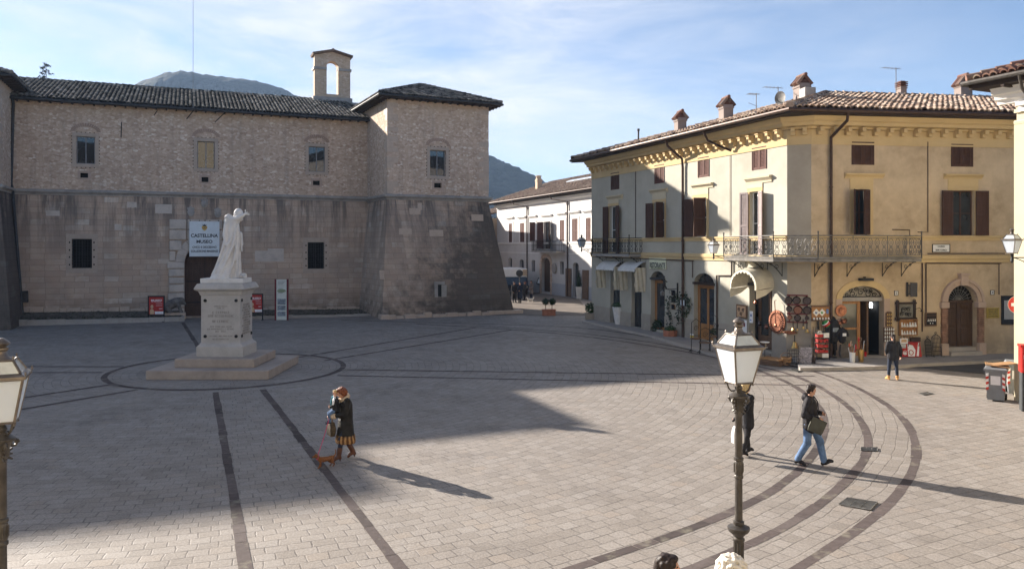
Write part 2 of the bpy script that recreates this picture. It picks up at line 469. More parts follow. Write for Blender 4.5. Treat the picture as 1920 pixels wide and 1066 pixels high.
M = dict(
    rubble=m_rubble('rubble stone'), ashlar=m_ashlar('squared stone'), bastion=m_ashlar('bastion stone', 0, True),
    castle_tile=m_tiles('grey old tiles', [(.018,.017,.016),(.05,.047,.043),(.16,.145,.13),(.28,.25,.215),(.48,.43,.37)]),
    town_tile=m_tiles('brown tiles', [(.05,.035,.028),(.20,.13,.095),(.40,.285,.215),(.50,.385,.30),(.60,.50,.41)]),
    red_tile=m_tiles('red tiles', [(.09,.045,.035),(.19,.095,.07),(.26,.155,.115),(.25,.20,.165)]),
    far_tile=m_tiles('far tiles', [(.13,.09,.07),(.22,.155,.12),(.28,.205,.16),(.34,.27,.22)]),
    stone_trim=m_marble('string course stone', (.36,.335,.31), (.12,.115,.11)),
    block=m_marble('door block stone', (.56,.49,.43), (.26,.235,.215)),
    yel_left=m_plaster('grey cream plaster', (.46,.435,.365), amt=.5, foot=(1.4,(.30,.275,.24)), seed=1),
    yel_right=m_plaster('ochre plaster', (.59,.465,.32), amt=.95, foot=(1.6,(.24,.20,.155)), seed=2),
    yel_cham=m_plaster('grey plaster', (.42,.375,.31), amt=.6, foot=(1.6,(.27,.24,.21)), seed=3),
    cream=m_plaster('cream trim paint', (.61,.46,.25), amt=.4, seed=4),
    cream_light=m_plaster('light cream trim', (.61,.53,.38), amt=.35, seed=5),
    white_wall=m_plaster('white plaster', (.58,.565,.55), amt=.35, seed=6),
    white_trim=m_plaster('white trim', (.80,.78,.75), amt=.12, seed=7),
    grey_foot=m_plaster('grey plinth plaster', (.38,.39,.42), amt=.3, seed=8),
    beige=m_plaster('beige plaster', (.56,.44,.32), amt=.3, seed=9),
    pale_yel=m_plaster('pale yellow plaster', (.60,.54,.39), amt=.28, seed=10),
    pink=m_plaster('pink stone jamb', (.50,.38,.31), amt=.4, seed=11),
    brickjamb=m_ashlar('jamb'),
    shutter=m_wood('brown shutter paint', (.080,.038,.025), .8),
    shutter_red=m_wood('red brown shutter paint', (.115,.048,.035), .8),
    shutter_white=m_wood('weathered shutter', (.34,.27,.255), .6),  # weathered paint, with the pale shine of the sunlit leaf coloured in
    door_wood=m_wood('dark door wood', (.085,.048,.028), .6),
    orange_wood=m_wood('varnished wood', (.40,.19,.065), .45),
    old_wood=m_wood('old wood', (.17,.10,.06), .7, 'x'),
    eave_wood=m_wood('eave wood', (.045,.028,.02), .8, 'x'),
    gate_wood=m_wood('museum door', (.075,.042,.03), .7),
    iron=simple('black iron', (.022,.021,.021), .55, .2, .4),
    grey_iron=simple('grey iron', (.17,.165,.155), .6, .2, .4),
    lamp_iron=simple('lamp paint', (.075,.066,.058), .42, .35, .35, 10, .1),
    lamp_frame=simple('lantern bronze', (.17,.145,.125), .38, .6, .3, 14, .1),
    gutter=simple('brown gutter', (.060,.034,.024), .45, .3, .35),
    pipe_grey=simple('dull pipe', (.05,.05,.052), .55, .2, .3),
    copper=simple('copper', (.33,.145,.09), .4, .9, .45, 18, .5, .5, 50),
    copper_dark=simple('dark copper', (.20,.10,.075), .4, .8, .4, 14),
    pan=simple('blackened pan', (.07,.055,.055), .4, .7, .4, 12),
    brass=simple('brass', (.55,.36,.13), .32, .9, .3, 14),
    glass=m_glass('dark glass', (.03,.036,.042)), glass_warm=m_glass('shop glass', (.10,.095,.08), .1),
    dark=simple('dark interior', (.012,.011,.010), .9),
    white=simple('white paint', (.80,.80,.78), .5, 0, .08),
    ceramic=simple('white ceramic', (.74,.72,.68), .35, 0, .1, 5),
    paper=simple('paper', (.74,.74,.75), .7, 0, .08),
    board_white=simple('sign white', (.66,.72,.76), .6, 0, .07, 3),
    ink=simple('grey ink', (.045,.05,.06), .8), black=simple('black paint', (.018,.018,.02), .5),
    red=simple('red paint', (.46,.022,.02), .45, 0, .18), mail_red=simple('post box red', (.50,.025,.02), .38, 0, .2, 5, .1),
    poster_red=simple('poster red', (.42,.035,.028), .6, 0, .15), yellow=simple('yellow', (.62,.45,.06), .6),
    gold=simple('gold emblem', (.55,.36,.10), .6), skinpic=simple('printed ochre', (.55,.36,.22), .7),
    blue=simple('blue print', (.12,.20,.40), .6), green=simple('green paint', (.05,.28,.08), .5),
    grey_pic=simple('printed grey', (.22,.25,.28), .7, 0, .6, 9), maroon=simple('maroon post', (.14,.018,.025), .5),
    marble=m_marble('white marble', (.70,.68,.66), (.40,.385,.375)), ped=m_marble('pedestal stone', (.47,.445,.42), (.29,.27,.25)),
    step=m_marble('step stone', (.38,.32,.275), (.2,.17,.15)),
    paving=m_paving('stone paving'), paving2=m_paving('straight laid paving', R(27)), band=m_tiles('dark paving band', [(.070,.056,.053),(.098,.078,.074),(.125,.10,.094),(.15,.125,.117)]),
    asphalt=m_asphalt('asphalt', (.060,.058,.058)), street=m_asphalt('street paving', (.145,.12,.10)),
    kerb=m_marble('kerb stone', (.40,.36,.32), (.22,.2,.18)), sidewalk=m_marble('pavement slabs', (.29,.27,.255), (.17,.16,.15)),
    earth=simple('earth', (.14,.12,.095), .95, 0, .4, 3, .6),
    grassm=m_leaf('grass', (.05,.052,.028)), leaf=m_leaf('leaves', (.035,.075,.022)), leaf_d=m_leaf('dark leaves', (.018,.040,.016)),
    leaf_y=m_leaf('pale leaves', (.09,.11,.04)), needle=m_leaf('needles', (.022,.034,.022)),
    bark=simple('bark', (.09,.065,.045), .9, 0, .3, 8, .5),
    terracotta=simple('terracotta', (.36,.145,.085), .8, 0, .2, 6, .2), pot_white=simple('white pot', (.72,.71,.69), .6, 0, .1, 4),
    stone_pot=m_marble('stone trough', (.34,.29,.23), (.2,.17,.14)),
    lantern_glass=None, skin=simple('skin', (.52,.29,.20), .55, 0, .12, 20),
    black_cloth=simple('black cloth', (.020,.019,.022), .85, 0, .4, 6, .3), grey_cloth=simple('charcoal cloth', (.045,.042,.048), .85, 0, .4, 6, .3),
    jeans=simple('jeans', (.10,.165,.29), .85, 0, .45, 5, .3), navy=simple('navy cloth', (.018,.025,.045), .85, 0, .3, 6, .3),
    leather=simple('brown leather', (.10,.04,.022), .5, 0, .35, 8), tan=simple('tan leather', (.58,.30,.10), .6, 0, .2),
    hair_d=simple('dark hair', (.022,.013,.010), .55, 0, .5, 30, .6), hair_r=simple('auburn hair', (.18,.055,.022), .5, 0, .45, 30, .6),
    hair_b=simple('blond hair', (.50,.36,.17), .5, 0, .35, 30, .6), fur=simple('brown fur', (.34,.20,.10), .95, 0, .5, 25, .8),
    fur_l=simple('beige fur', (.52,.40,.28), .95, 0, .4, 30, .8), dogfur=simple('red dog fur', (.20,.08,.028), .9, 0, .4, 30, .6),
    wool=simple('white wool', (.66,.61,.54), .95, 0, .12, 20, .5), bagm=simple('grey green bag', (.062,.062,.048), .6, 0, .25),
    eye=simple('eye', (.02,.015,.012), .3), lips=simple('lips', (.38,.13,.11), .5), plastic_bag=simple('white bag', (.80,.79,.78), .55, 0, .08, 5, .3),
    lead=simple('pink leash', (.52,.04,.12), .6), bin_grey=simple('bin plastic', (.19,.20,.21), .5, 0, .12, 4, .1),
    bin_dark=simple('dark plastic', (.045,.048,.05), .55, 0, .2), cardboard=simple('cardboard', (.33,.19,.09), .85, 0, .2, 4),
    rubber=simple('rubber', (.018,.018,.018), .8), chrome=simple('dull metal', (.40,.40,.41), .4, .8, .15),
    van_white=simple('van paint', (.78,.79,.80), .3, 0, .05, 2, 0, .5), awning=simple('awning cloth', (.62,.57,.45), .9, 0, .15, 3, .2),
    car_dark=simple('dark car paint', (.02,.022,.03), .25, .3, .2, 2, 0, .6), salmon=simple('sign red', (.52,.045,.03), .5, 0, .1),
    hill_m=None,
)
def m_lantern():
    t = NT('frosted glass'); v = t.obj()
    t.color(t.mix(t.rng(t.noise(v, 3, 3), .3, .7), (.82,.86,.90), (.90,.93,.96)))
    t.b.inputs['Subsurface Weight'].default_value = 0
    tr = t.n('ShaderNodeBsdfTranslucent'); tr.inputs[0].default_value = (.86,.92,1,1)
    mx = t.n('ShaderNodeMixShader'); mx.inputs[0].default_value = .5
    t.l(t.b.outputs[0], mx.inputs[1]); t.l(tr.outputs[0], mx.inputs[2]); t.l(mx.outputs[0], t.out.inputs[0])
    return t.fin(.35, 0, .5)
M['lantern_glass'] = m_lantern()
def m_puffer(name, c):
    t = NT(name); v = t.obj(); z = t.sep(v)[2]
    w = t.math('ABSOLUTE', t.math('SINE', t.math('ADD', t.math('MULTIPLY', z, 42), t.math('MULTIPLY', t.noise(v, 6, 2), 3))))
    t.color(t.mix(t.rng(t.noise(v, 9, 4), .3, .7), tuple(x*.7 for x in c), tuple(x*1.4 for x in c)))
    t.bump(w, .35, .01); return t.fin(.7, 0, .15)
M['puffer'] = m_puffer('quilted black', (.024,.022,.025))
M['puffer_b'] = m_puffer('quilted dark', (.022,.020,.018))
def m_stripefur():
    t = NT('striped fur'); v = t.obj(); x, y, z = t.sep(v)
    th = t.math('ARCTAN2', y, x)
    w = t.math('SINE', t.math('ADD', t.math('MULTIPLY', th, 16), t.math('MULTIPLY', t.noise(v, 5, 2), 2.5)))
    c = t.mix(t.rng(w, -.4, .6), (.10,.045,.02), (.42,.25,.11)); n = t.noise(v, 45, 3)
    t.color(t.mix(t.rng(n, .4, .7, 0, .5), c, (.16,.08,.035))); t.bump(n, .8, .02); return t.fin(.95, 0, .15)
M['fur_s'] = m_stripefur()
def m_hill():
    t = NT('wooded hill'); p = t.pos()
    v = t.voro(p, .16); n = t.noise(p, .012, 5, .6)
    c = t.mix(t.rng(n, .35, .65), (.020,.030,.018), (.038,.042,.026))
    c = t.mix(t.sep(v.outputs['Color'])[0], c, t.mix(1, c, (.45,.5,.45), 'MULTIPLY'))
    t.color(c); t.bump(t.math('SUBTRACT', 1.0, v.outputs['Distance']), .6, 2.0); return t.fin(.95, 0, .1)
M['hill_m'] = m_hill()
# ------------------------------------------------------------------ camera, sky, sun
cam = bpy.data.cameras.new('camera'); co = bpy.data.objects.new('camera', cam); col.objects.link(co)
co.location = (0, 0, CAMH); co.rotation_euler = (R(90), 0, 0)
cam.sensor_width = 36; cam.lens = FPX/1920*36; cam.shift_y = -73/1920; cam.clip_start = .1; cam.clip_end = 6000
scene.camera = co
SUN_EL, SUN_AZ = R(20.9), R(52.5)          # azimuth measured from +Y towards -X
sun_dir = Vector((-math.sin(SUN_AZ)*math.cos(SUN_EL), math.cos(SUN_AZ)*math.cos(SUN_EL), math.sin(SUN_EL)))
w = bpy.data.worlds.new('World'); scene.world = w; w.use_nodes = True
nt = w.node_tree; nt.nodes.clear()
out = nt.nodes.new('ShaderNodeOutputWorld'); bg = nt.nodes.new('ShaderNodeBackground')
sky = nt.nodes.new('ShaderNodeTexSky'); sky.sky_type = 'NISHITA'; sky.sun_disc = False
sky.sun_elevation = SUN_EL; sky.sun_rotation = -SUN_AZ
sky.air_density = 1.0; sky.dust_density = 1.3; sky.ozone_density = 3.2; sky.altitude = 2200
tc = nt.nodes.new('ShaderNodeTexCoord')
mp = nt.nodes.new('ShaderNodeMapping'); mp.inputs['Scale'].default_value = (1.2, 1.2, 5.5); mp.inputs['Rotation'].default_value = (0, R(-7), 0)
n1 = nt.nodes.new('ShaderNodeTexNoise'); n1.inputs['Scale'].default_value = 1.7; n1.inputs['Detail'].default_value = 7; n1.inputs['Roughness'].default_value = .6; n1.inputs['Distortion'].default_value = .6
r1 = nt.nodes.new('ShaderNodeMapRange'); r1.inputs[1].default_value = .30; r1.inputs[2].default_value = .62; r1.inputs[3].default_value = .04; r1.inputs[4].default_value = .98
n2 = nt.nodes.new('ShaderNodeTexNoise'); n2.inputs['Scale'].default_value = 5.5; n2.inputs['Detail'].default_value = 6; n2.inputs['Roughness'].default_value = .65; n2.inputs['Distortion'].default_value = 1.2
mul = nt.nodes.new('ShaderNodeMath'); mul.operation = 'MULTIPLY'
r2 = nt.nodes.new('ShaderNodeMapRange'); r2.inputs[1].default_value = .3; r2.inputs[2].default_value = .62; r2.inputs[3].default_value = .55; r2.inputs[4].default_value = 1
# cloud cover grows towards the sun side of the sky
dt = nt.nodes.new('ShaderNodeVectorMath'); dt.operation = 'DOT_PRODUCT'; dt.inputs[1].default_value = (-.80, .60, .05)
r3 = nt.nodes.new('ShaderNodeMapRange'); r3.inputs[1].default_value = .02; r3.inputs[2].default_value = .66; r3.inputs[3].default_value = .0; r3.inputs[4].default_value = 1.0
mul2 = nt.nodes.new('ShaderNodeMath'); mul2.operation = 'MULTIPLY'
mx = nt.nodes.new('ShaderNodeMix'); mx.data_type = 'RGBA'
CLOUD = 6.4
mx.inputs[7].default_value = (CLOUD, CLOUD*1.0, CLOUD*1.03, 1)
L = nt.links.new
L(tc.outputs['Generated'], mp.inputs[0]); L(mp.outputs[0], n1.inputs['Vector']); L(mp.outputs[0], n2.inputs['Vector'])
L(n1.outputs['Fac'], r1.inputs[0]); L(n2.outputs['Fac'], r2.inputs[0]); L(r1.outputs[0], mul.inputs[0]); L(r2.outputs[0], mul.inputs[1])
L(tc.outputs['Generated'], dt.inputs[0]); L(dt.outputs['Value'], r3.inputs[0]); L(mul.outputs[0], mul2.inputs[0]); L(r3.outputs[0], mul2.inputs[1])
L(mul2.outputs[0], mx.inputs[0]); L(sky.outputs[0], mx.inputs[6]); L(mx.outputs[2], bg.inputs[0])
bg.inputs[1].default_value = .050
L(bg.outputs[0], out.inputs[0])
sl = bpy.data.lights.new('sun', 'SUN'); sl.energy = 5.0; sl.angle = R(.53); sl.color = (1.0, .915, .81)
so = bpy.data.objects.new('sun', sl); col.objects.link(so); so.location = (-60, 60, 60)
so.rotation_euler = (-sun_dir).to_track_quat('-Z', 'Y').to_euler()
scene.view_settings.view_transform = 'Standard'; scene.view_settings.look = 'None'
scene.view_settings.exposure = 1.72; scene.view_settings.gamma = 1
scene.cycles.max_bounces = 5; scene.cycles.diffuse_bounces = 3; scene.cycles.glossy_bounces = 3
scene.cycles.transmission_bounces = 3; scene.cycles.transparent_max_bounces = 6
scene.cycles.use_denoising = True
try: scene.cycles.denoiser = 'OPENIMAGEDENOISE'
except Exception: pass
scene.cycles.sample_clamp_indirect = 6
# ------------------------------------------------------------------ ground
def structure(o): o['kind'] = 'structure'; return o
g = MB(); g.add([(-900,-300,0),(900,-300,0),(900,2200,0),(-900,2200,0)], [(0,1,2,3)])
structure(g.build('ground', M['paving']))
def spline(pts, n=6):
    P = [pts[0]*2 - pts[1]] + pts + [pts[-1]*2 - pts[-2]]
    o = []
    for i in range(1, len(P)-2):
        for k in range(n):
            t = k/n
            o.append(.5*((2*P[i]) + (P[i+1]-P[i-1])*t + (2*P[i-1]-5*P[i]+4*P[i+1]-P[i+2])*t*t + (3*P[i]-P[i-1]-3*P[i+1]+P[i+2])*t**3))
    o.append(P[-2]); return o
def smooth_pts(p, it=2):
    for _ in range(it):
        p = [p[0]] + [(p[i-1]+p[i]*2+p[i+1])/4 for i in range(1, len(p)-1)] + [p[-1]]
    return p
def ribbon(mb, pts, w, z):
    "band of single cut stones with open joints"
    rs, acc = [pts[0]], 0
    for a, b in zip(pts[:-1], pts[1:]):
        L_ = (b-a).length; s = 0
        while acc + L_ - s >= .45:
            s += .45-acc; acc = 0; rs.append(a + (b-a)*(s/L_))
        acc += L_-s
    rs.append(pts[-1]); n = len(rs); e = []
    for i in range(n):
        t = (rs[min(i+1,n-1)] - rs[max(i-1,0)]); t.z = 0; t.normalize(); e.append((t, Vector((-t.y, t.x, 0))))
    i = 0
    while i < n-1:
        k = min(n-1, i+rnd.choice((1,2,2,3))); mb.tint = min(1,max(0,rnd.gauss(.45,.22))); ww = w/2+rnd.uniform(-.012,.012); d = rnd.uniform(-.008,.008)
        for j in range(i, k):
            p, q = rs[j] + (e[j][0]*.006 if j == i else Vector()), rs[j+1] - (e[j+1][0]*.006 if j+1 == k else Vector())
            s0, s1 = e[j][1], e[j+1][1]
            mb.add([((p-s0*(ww+d)).x,(p-s0*(ww+d)).y,z),((q-s1*(ww+d)).x,(q-s1*(ww+d)).y,z),((q+s1*(ww-d)).x,(q+s1*(ww-d)).y,z),((p+s0*(ww-d)).x,(p+s0*(ww-d)).y,z)], [(0,1,2,3)])
        i = k
    mb.tint = None
arcs = {
 'inner': [(893,610),(1107,621.7),(1280,647.3),(1372,676),(1416.7,691.7),(1466.7,710),(1496.7,726.7),(1531,751.7),(1547,776.7),(1550,803),(1536.7,840),(1510,870),(1480,896.7),(1453,918),(1396.7,950),(1280,999),(1083,1062)],
 'middle': [(780,607),(960,616.7),(1093,626.7),(1280,655.7),(1400,683),(1460,693),(1500,706.7),(1550,730),(1593,760),(1621,793),(1630.7,823),(1628,853),(1606,886.7),(1546.7,941.7),(1480,983),(1396.7,1026.7),(1300,1064)],
 'outer': [(640,600),(880,606),(1000,610),(1110,613),(1220,629),(1297,651.7),(1400,668),(1506.7,686.7),(1566.7,708),(1633,736.7),(1680,766.7),(1710,800),(1721.7,836.7),(1718,868),(1707,897),(1673,942),(1626.7,980),(1563,1023),(1500,1062)],
}
circ_mb = MB()
for nm, px in arcs.items():
    P = [G(*p) for p in px]
    last = P[-1] + (P[-1]-P[-2]).normalized()*5; P.append(last)
    mb = MB(); ribbon(mb, smooth_pts(spline(smooth_pts(P, 1), 5), 3), .20, .004)
    structure(mb.build('pavement_strip', M['band']))
op = [G(*q) for q in arcs['outer'][7:]]; op.append(op[-1]+(op[-1]-op[-2]).normalized()*5)
op = spline(op, 4)
mb = MB(); pp = [(q.x,q.y,.002) for q in op]+[(op[-1].x+2,-3,.002),(45,-3,.002),(45,31,.002),(18,31,.002)]
mb.add(pp, [tuple(range(len(pp)))]); structure(mb.build('pavement', M['paving2']))
def band(p, q, ext0=0, ext1=0, w=.19, z=.008):
    a, b = G(*p), G(*q); d = (b-a).normalized()
    mb = MB(); ribbon(mb, [a-d*ext0, a, b, b+d*ext1], w, z); structure(mb.build('pavement_strip', M['band']))
band((404,735), (461,1062), 0, 6); band((493,730), (746.7,1060), 0, 6)
band((232,687), (52,687), 0, 25, .17); band((193,698), (52,698), 0, 25, .17)
band((207,720.7), (38,746), 0, 20); band((258,730), (35,768), 0, 20)
band((640,692.7), (1372,702.7), 0, 3, .17); band((632,703.7), (1472,721), 0, 1, .17)
band((558,670), (892,614), 0, 0, .19); band((608,676), (963,617.7), 0, 0, .19)
band((343,605), (372,650), 0, 0, .21)
mb = MB(); ring = [Vector((PC[0]+4.32*math.cos(2*math.pi*i/72), PC[1]+4.32*math.sin(2*math.pi*i/72), 0)) for i in range(73)]
ribbon(mb, ring, .22, .012); structure(mb.build('pavement_strip', M['band']))
# drain grates set in the paving
def grate(c0, c1, c2, c3, label):
    P = [G(*c) for c in (c0, c1, c2, c3)]
    mb = MB(); mb.add([(p.x, p.y, .013) for p in P], [(0,1,2,3)])
    n = 11
    o = mb.build('drain_grate', M['dark'])
    b = MB()
    for i in range(n+1):
        t = i/n; a = P[0].lerp(P[1], t); c = P[3].lerp(P[2], t); b.tube([(a.x,a.y,.022),(c.x,c.y,.014)], .006, 4)
    for e in ((0,1),(1,2),(2,3),(3,0)): b.tube([(P[e[0]].x,P[e[0]].y,.024),(P[e[1]].x,P[e[1]].y,.015)], .008, 4)
    for t in (.33,.66):
        a = P[0].lerp(P[3], t); c = P[1].lerp(P[2], t); b.tube([(a.x,a.y,.022),(c.x,c.y,.014)], .006, 4)
    b.build('grille', M['grey_iron'], o)
    tag(o, label, 'drain grate', 'drain covers in the paving')
grate((1573,946),(1588,934),(1646,942),(1632,957), 'large slatted iron drain grate between the two outer dark paving arcs')
grate((1614,839),(1614,845),(1645,846),(1646,840), 'small narrow drain grate lying across the middle dark paving arc')
grate((1478,694),(1496,698),(1508,695),(1490,691), 'dark drain cover in the shade in front of the souvenir shop corner')
grate((1722,738),(1732,741),(1750,738),(1740,735), 'small drain cover in sunlit paving to the right of the woman in black')
# street behind the bastion, asphalt of the side street, pavements
def sheet(name, px, z, mat, extra=()):
    P = [G(*p) for p in px] + [Vector((e[0], e[1], 0)) for e in extra]
    mb = MB(); mb.add([(p.x,p.y,z) for p in P], [tuple(range(len(P)))]); return structure(mb.build(name, mat))
sheet('street', [(900,590),(1108,592)], .016, M['street'], [(6.2,75),(2,120),(-22,120),(-6,60)])
sheet('road', [(1722,690),(1800,697),(1862,703),(1960,712)], .020, M['asphalt'], [(34,26),(40,36.5),(13.6,31.45)])  # asphalt drawn out to the shadow's edge, so its dark colour adds shade
def pavement(px, back, h=.13, name='pavement'):
    P = [G(p[0], p[1], h) for p in px]
    F = P + [Vector((b[0], b[1], h)) for b in back]
    mb = MB(); n = len(F)
    mb.add([(p.x,p.y,h) for p in F] + [(p.x,p.y,0) for p in F], [tuple(range(n))] + [(i, n+i, n+(i+1)%n, (i+1)%n) for i in range(n)])
    structure(mb.build(name, M['sidewalk']))
    k = MB()
    for i in range(len(P)-1):
        a, b = P[i], P[i+1]; d = (b-a); L_ = d.length; d.normalize(); nn = max(1, int(L_/1.1))
        s = Vector((-d.y, d.x, 0))
        for j in range(nn):
            p, q = a + d*(L_*j/nn+.006), a + d*(L_*(j+1)/nn-.006)
            e = rnd.uniform(-.006,.006)
            k.rings([[(p.x+s.x*o_, p.y+s.y*o_, z_+e) for o_, z_ in ((-.02,.0),(-.02,h+.006),(.14,h+.006),(.14,.0))],
                     [(q.x+s.x*o_, q.y+s.y*o_, z_+e) for o_, z_ in ((-.02,.0),(-.02,h+.006),(.14,h+.006),(.14,.0))]])
    structure(k.build('kerb', M['kerb']))
pavement([(1500,689),(1555,688.5),(1640,686.5),(1720,682),(1905,673.5)], [(34,30.5),(34,36),(12.9,33.0),(11.9,33.1)])
pavement([(1091,601),(1220,629),(1300,652),(1352,668)], [(11.3,33.8),(5.3,49.6),(5.0,49.9)], .10)
# wooded hills, far off
def hill(pts, Y, depth, nm, base=-.5):
    "ridge outline given in pixels, placed at distance Y and carried back as a real ridge"
    top = [D(x, y, Y) for x, y in pts]
    T = smooth_pts(spline(top, 8), 1); nx = len(T); rows = 26; vs = []; fs = []
    for j in range(rows):
        t = j/(rows-1); u = (t-.62)/.62 if t < .62 else (t-.62)/.38
        prof = (1-abs(u)**1.5)
        for i, p in enumerate(T):
            s = 1 + (t-.62)*depth/Y
            h = base + (p.z-base)*max(prof,0)
            h += (math.sin(i*1.7+j*2.3)+math.sin(i*.9-j*1.1))*Y*.0004*(1 if prof > .1 else 0) + rnd.uniform(-1,1)*Y*.0009
            vs.append((p.x + rnd.uniform(-2,2), p.y + (t-.62)*depth, h))
    for j in range(rows-1):
        for i in range(nx-1):
            fs.append((j*nx+i, j*nx+i+1, (j+1)*nx+i+1, (j+1)*nx+i))
    mb = MB(); mb.add(vs, fs); structure(mb.build(nm, M['hill_m'], smooth=True))
hill([(90,420),(170,300),(215,215),(250,168),(298,143),(345,134),(400,142),(470,150),(520,162),(560,180),(640,225),(760,290),(880,330)], 950, 330, 'hill')
hill([(560,420),(700,340),(800,265),(870,268),(915,290),(960,310),(1005,332),(1060,372),(1120,410),(1200,445)], 800, 350, 'hill')
hill([(-900,330),(-500,300),(-100,330),(400,400),(900,425),(1400,420),(1900,395),(2600,330),(3200,360)], 1700, 900, 'hill')
# the winter air between the square and the hills
hz = MB(); hz.box(-2400, 2400, -320, 2700, -1.5, 250)
hv = bpy.data.materials.new('winter haze'); hv.use_nodes = True; ht = hv.node_tree; ht.nodes.clear()
ho = ht.nodes.new('ShaderNodeOutputMaterial'); pv = ht.nodes.new('ShaderNodeVolumePrincipled')
pv.inputs['Color'].default_value = (.48,.68,1,1); pv.inputs['Density'].default_value = .00024; pv.inputs['Anisotropy'].default_value = 0
ht.links.new(pv.outputs[0], ho.inputs['Volume'])
tag(hz.build('haze', hv), 'thin bluish winter haze over the square and the hills', 'haze', kind='stuff')
# ------------------------------------------------------------------ building helpers (local frame: x along, y inwards, z up)
def wall(mb, s0, s1, z0, z1, ops=(), depth=.3, y=0.0, bulge=None):
    "front face with real openings and reveals. ops: (s0,s1,z0,z1,arch_rise)"
    ops = [tuple(o) + (0,)*(5-len(o)) for o in ops]
    xs = sorted(set([s0, s1] + [v for o in ops for v in o[:2]])); zs = sorted(set([z0, z1] + [v for o in ops for v in o[2:4]]))
    xs = [v for v in xs if s0-1e-6 <= v <= s1+1e-6]; zs = [v for v in zs if z0-1e-6 <= v <= z1+1e-6]
    Y = (lambda z: y) if bulge is None else (lambda z: y+bulge(z))
    for i in range(len(xs)-1):
        for j in range(len(zs)-1):
            cx, cz = (xs[i]+xs[i+1])/2, (zs[j]+zs[j+1])/2
            if any(o[0] < cx < o[1] and o[2] < cz < o[3] for o in ops): continue
            mb.add([(xs[i],Y(zs[j]),zs[j]),(xs[i+1],Y(zs[j]),zs[j]),(xs[i+1],Y(zs[j+1]),zs[j+1]),(xs[i],Y(zs[j+1]),zs[j+1])], [(0,1,2,3)])
    for a, b, c, d, r in ops:
        sp = d - r; yb = y + depth
        mb.add([(a,Y(c),c),(a,Y(sp),sp),(a,yb,sp),(a,yb,c)], [(0,1,2,3)])
        mb.add([(b,Y(c),c),(b,yb,c),(b,yb,sp),(b,Y(sp),sp)], [(0,1,2,3)])
        mb.add([(a,Y(c),c),(a,yb,c),(b,yb,c),(b,Y(c),c)], [(0,1,2,3)])
        if r <= 0:
            mb.add([(a,Y(d),d),(b,Y(d),d),(b,yb,d),(a,yb,d)], [(0,1,2,3)])
        else:
            C = arch(a, b, sp, r, 14)
            for (p, q) in zip(C[:-1], C[1:]):
                mb.add([(p[0],Y(p[1]),p[1]),(q[0],Y(q[1]),q[1]),(q[0],Y(d),d),(p[0],Y(d),d)], [(0,1,2,3)])
                mb.add([(p[0],Y(p[1]),p[1]),(p[0],yb,p[1]),(q[0],yb,q[1]),(q[0],Y(q[1]),q[1])], [(0,1,2,3)])
def arch(a, b, sp, rise, n=14):
    "points of the arch from left to right"
    c, h = (a+b)/2, (b-a)/2
    return [(c - h*math.cos(math.pi*i/n), sp + rise*math.sin(math.pi*i/n)) for i in range(n+1)]
def archband(mb, a, b, sp, rise, w, y0, y1, n=16, gap=0.0):
    "ring of stones around an arch"
    I = arch(a, b, sp, rise, n); O = arch(a-w, b+w, sp, rise+w, n)
    for i in range(n):
        p, q, r, t = I[i], I[i+1], O[i+1], O[i]
        if gap:
            p, q = ((p[0]*(1-gap)+q[0]*gap, p[1]*(1-gap)+q[1]*gap), (q[0]*(1-gap)+p[0]*gap, q[1]*(1-gap)+p[1]*gap))
            t, r = ((t[0]*(1-gap)+r[0]*gap, t[1]*(1-gap)+r[1]*gap), (r[0]*(1-gap)+t[0]*gap, r[1]*(1-gap)+t[1]*gap))
        mb.prism([p, q, r, t][::-1] if False else [t, p, q, r], y0, y1)
def archpane(a, b, z0, sp, rise, y, mb, n=14):
    C = arch(a, b, sp, rise, n)
    mb.add([(a,y,z0),(b,y,z0)] + [(p[0],y,p[1]) for p in reversed(C)], [tuple(range(2+len(C)))])
def window(parent, s0, s1, z0, z1, y, frame, glass, mull=1, fw=.06, cross=0, name='window', open_dark=False):
    "frame set back at y with its pane as a sub-part"
    f = MB(); d = .06
    f.box(s0, s0+fw, y, y+d, z0, z1); f.box(s1-fw, s1, y, y+d, z0, z1)
    f.box(s0+fw, s1-fw, y, y+d, z0, z0+fw); f.box(s0+fw, s1-fw, y, y+d, z1-fw, z1)
    for i in range(mull):
        c = s0 + (s1-s0)*(i+1)/(mull+1); f.box(c-fw*.6, c+fw*.6, y-.006, y+d, z0+fw, z1-fw)
    for i in range(cross):
        c = z0 + (z1-z0)*(i+1)/(cross+1); f.box(s0+fw, s1-fw, y+.006, y+d-.006, c-.018, c+.018)
    o = f.build(name, frame, parent)
    p = MB(); p.box(s0+fw*.5, s1-fw*.5, y+.025, y+.04, z0+fw*.5, z1-fw*.5); p.build('pane', glass, o)
    return o
def shutter_mesh(w, h, mid=True):
    b = MB(); t = .045; st = min(.07, w*.16)
    b.box(0, st, 0, t, 0, h); b.box(w-st, w, 0, t, 0, h); b.box(st, w-st, 0, t, 0, .09); b.box(st, w-st, 0, t, h-.08, h)
    spans = [(.09, h-.08)]
    if mid and h > 1.5:
        m = h*.46; b.box(st, w-st, 0, t, m-.04, m+.04); spans = [(.09, m-.04), (m+.04, h-.08)]
    for a, c in spans:
        n = max(4, int((c-a)/.058))
        for i in range(n):
            z = a + (c-a)*(i+.5)/n
            b.add([(st,.002,z-.026),(w-st,.002,z-.026),(w-st,t-.004,z+.022),(st,t-.004,z+.022),(st,.010,z-.030),(w-st,.010,z-.030)], [(0,1,2,3),(4,5,1,0)])
    b.box(st, w-st, t*.55, t*.7, .09, h-.08)
    return b
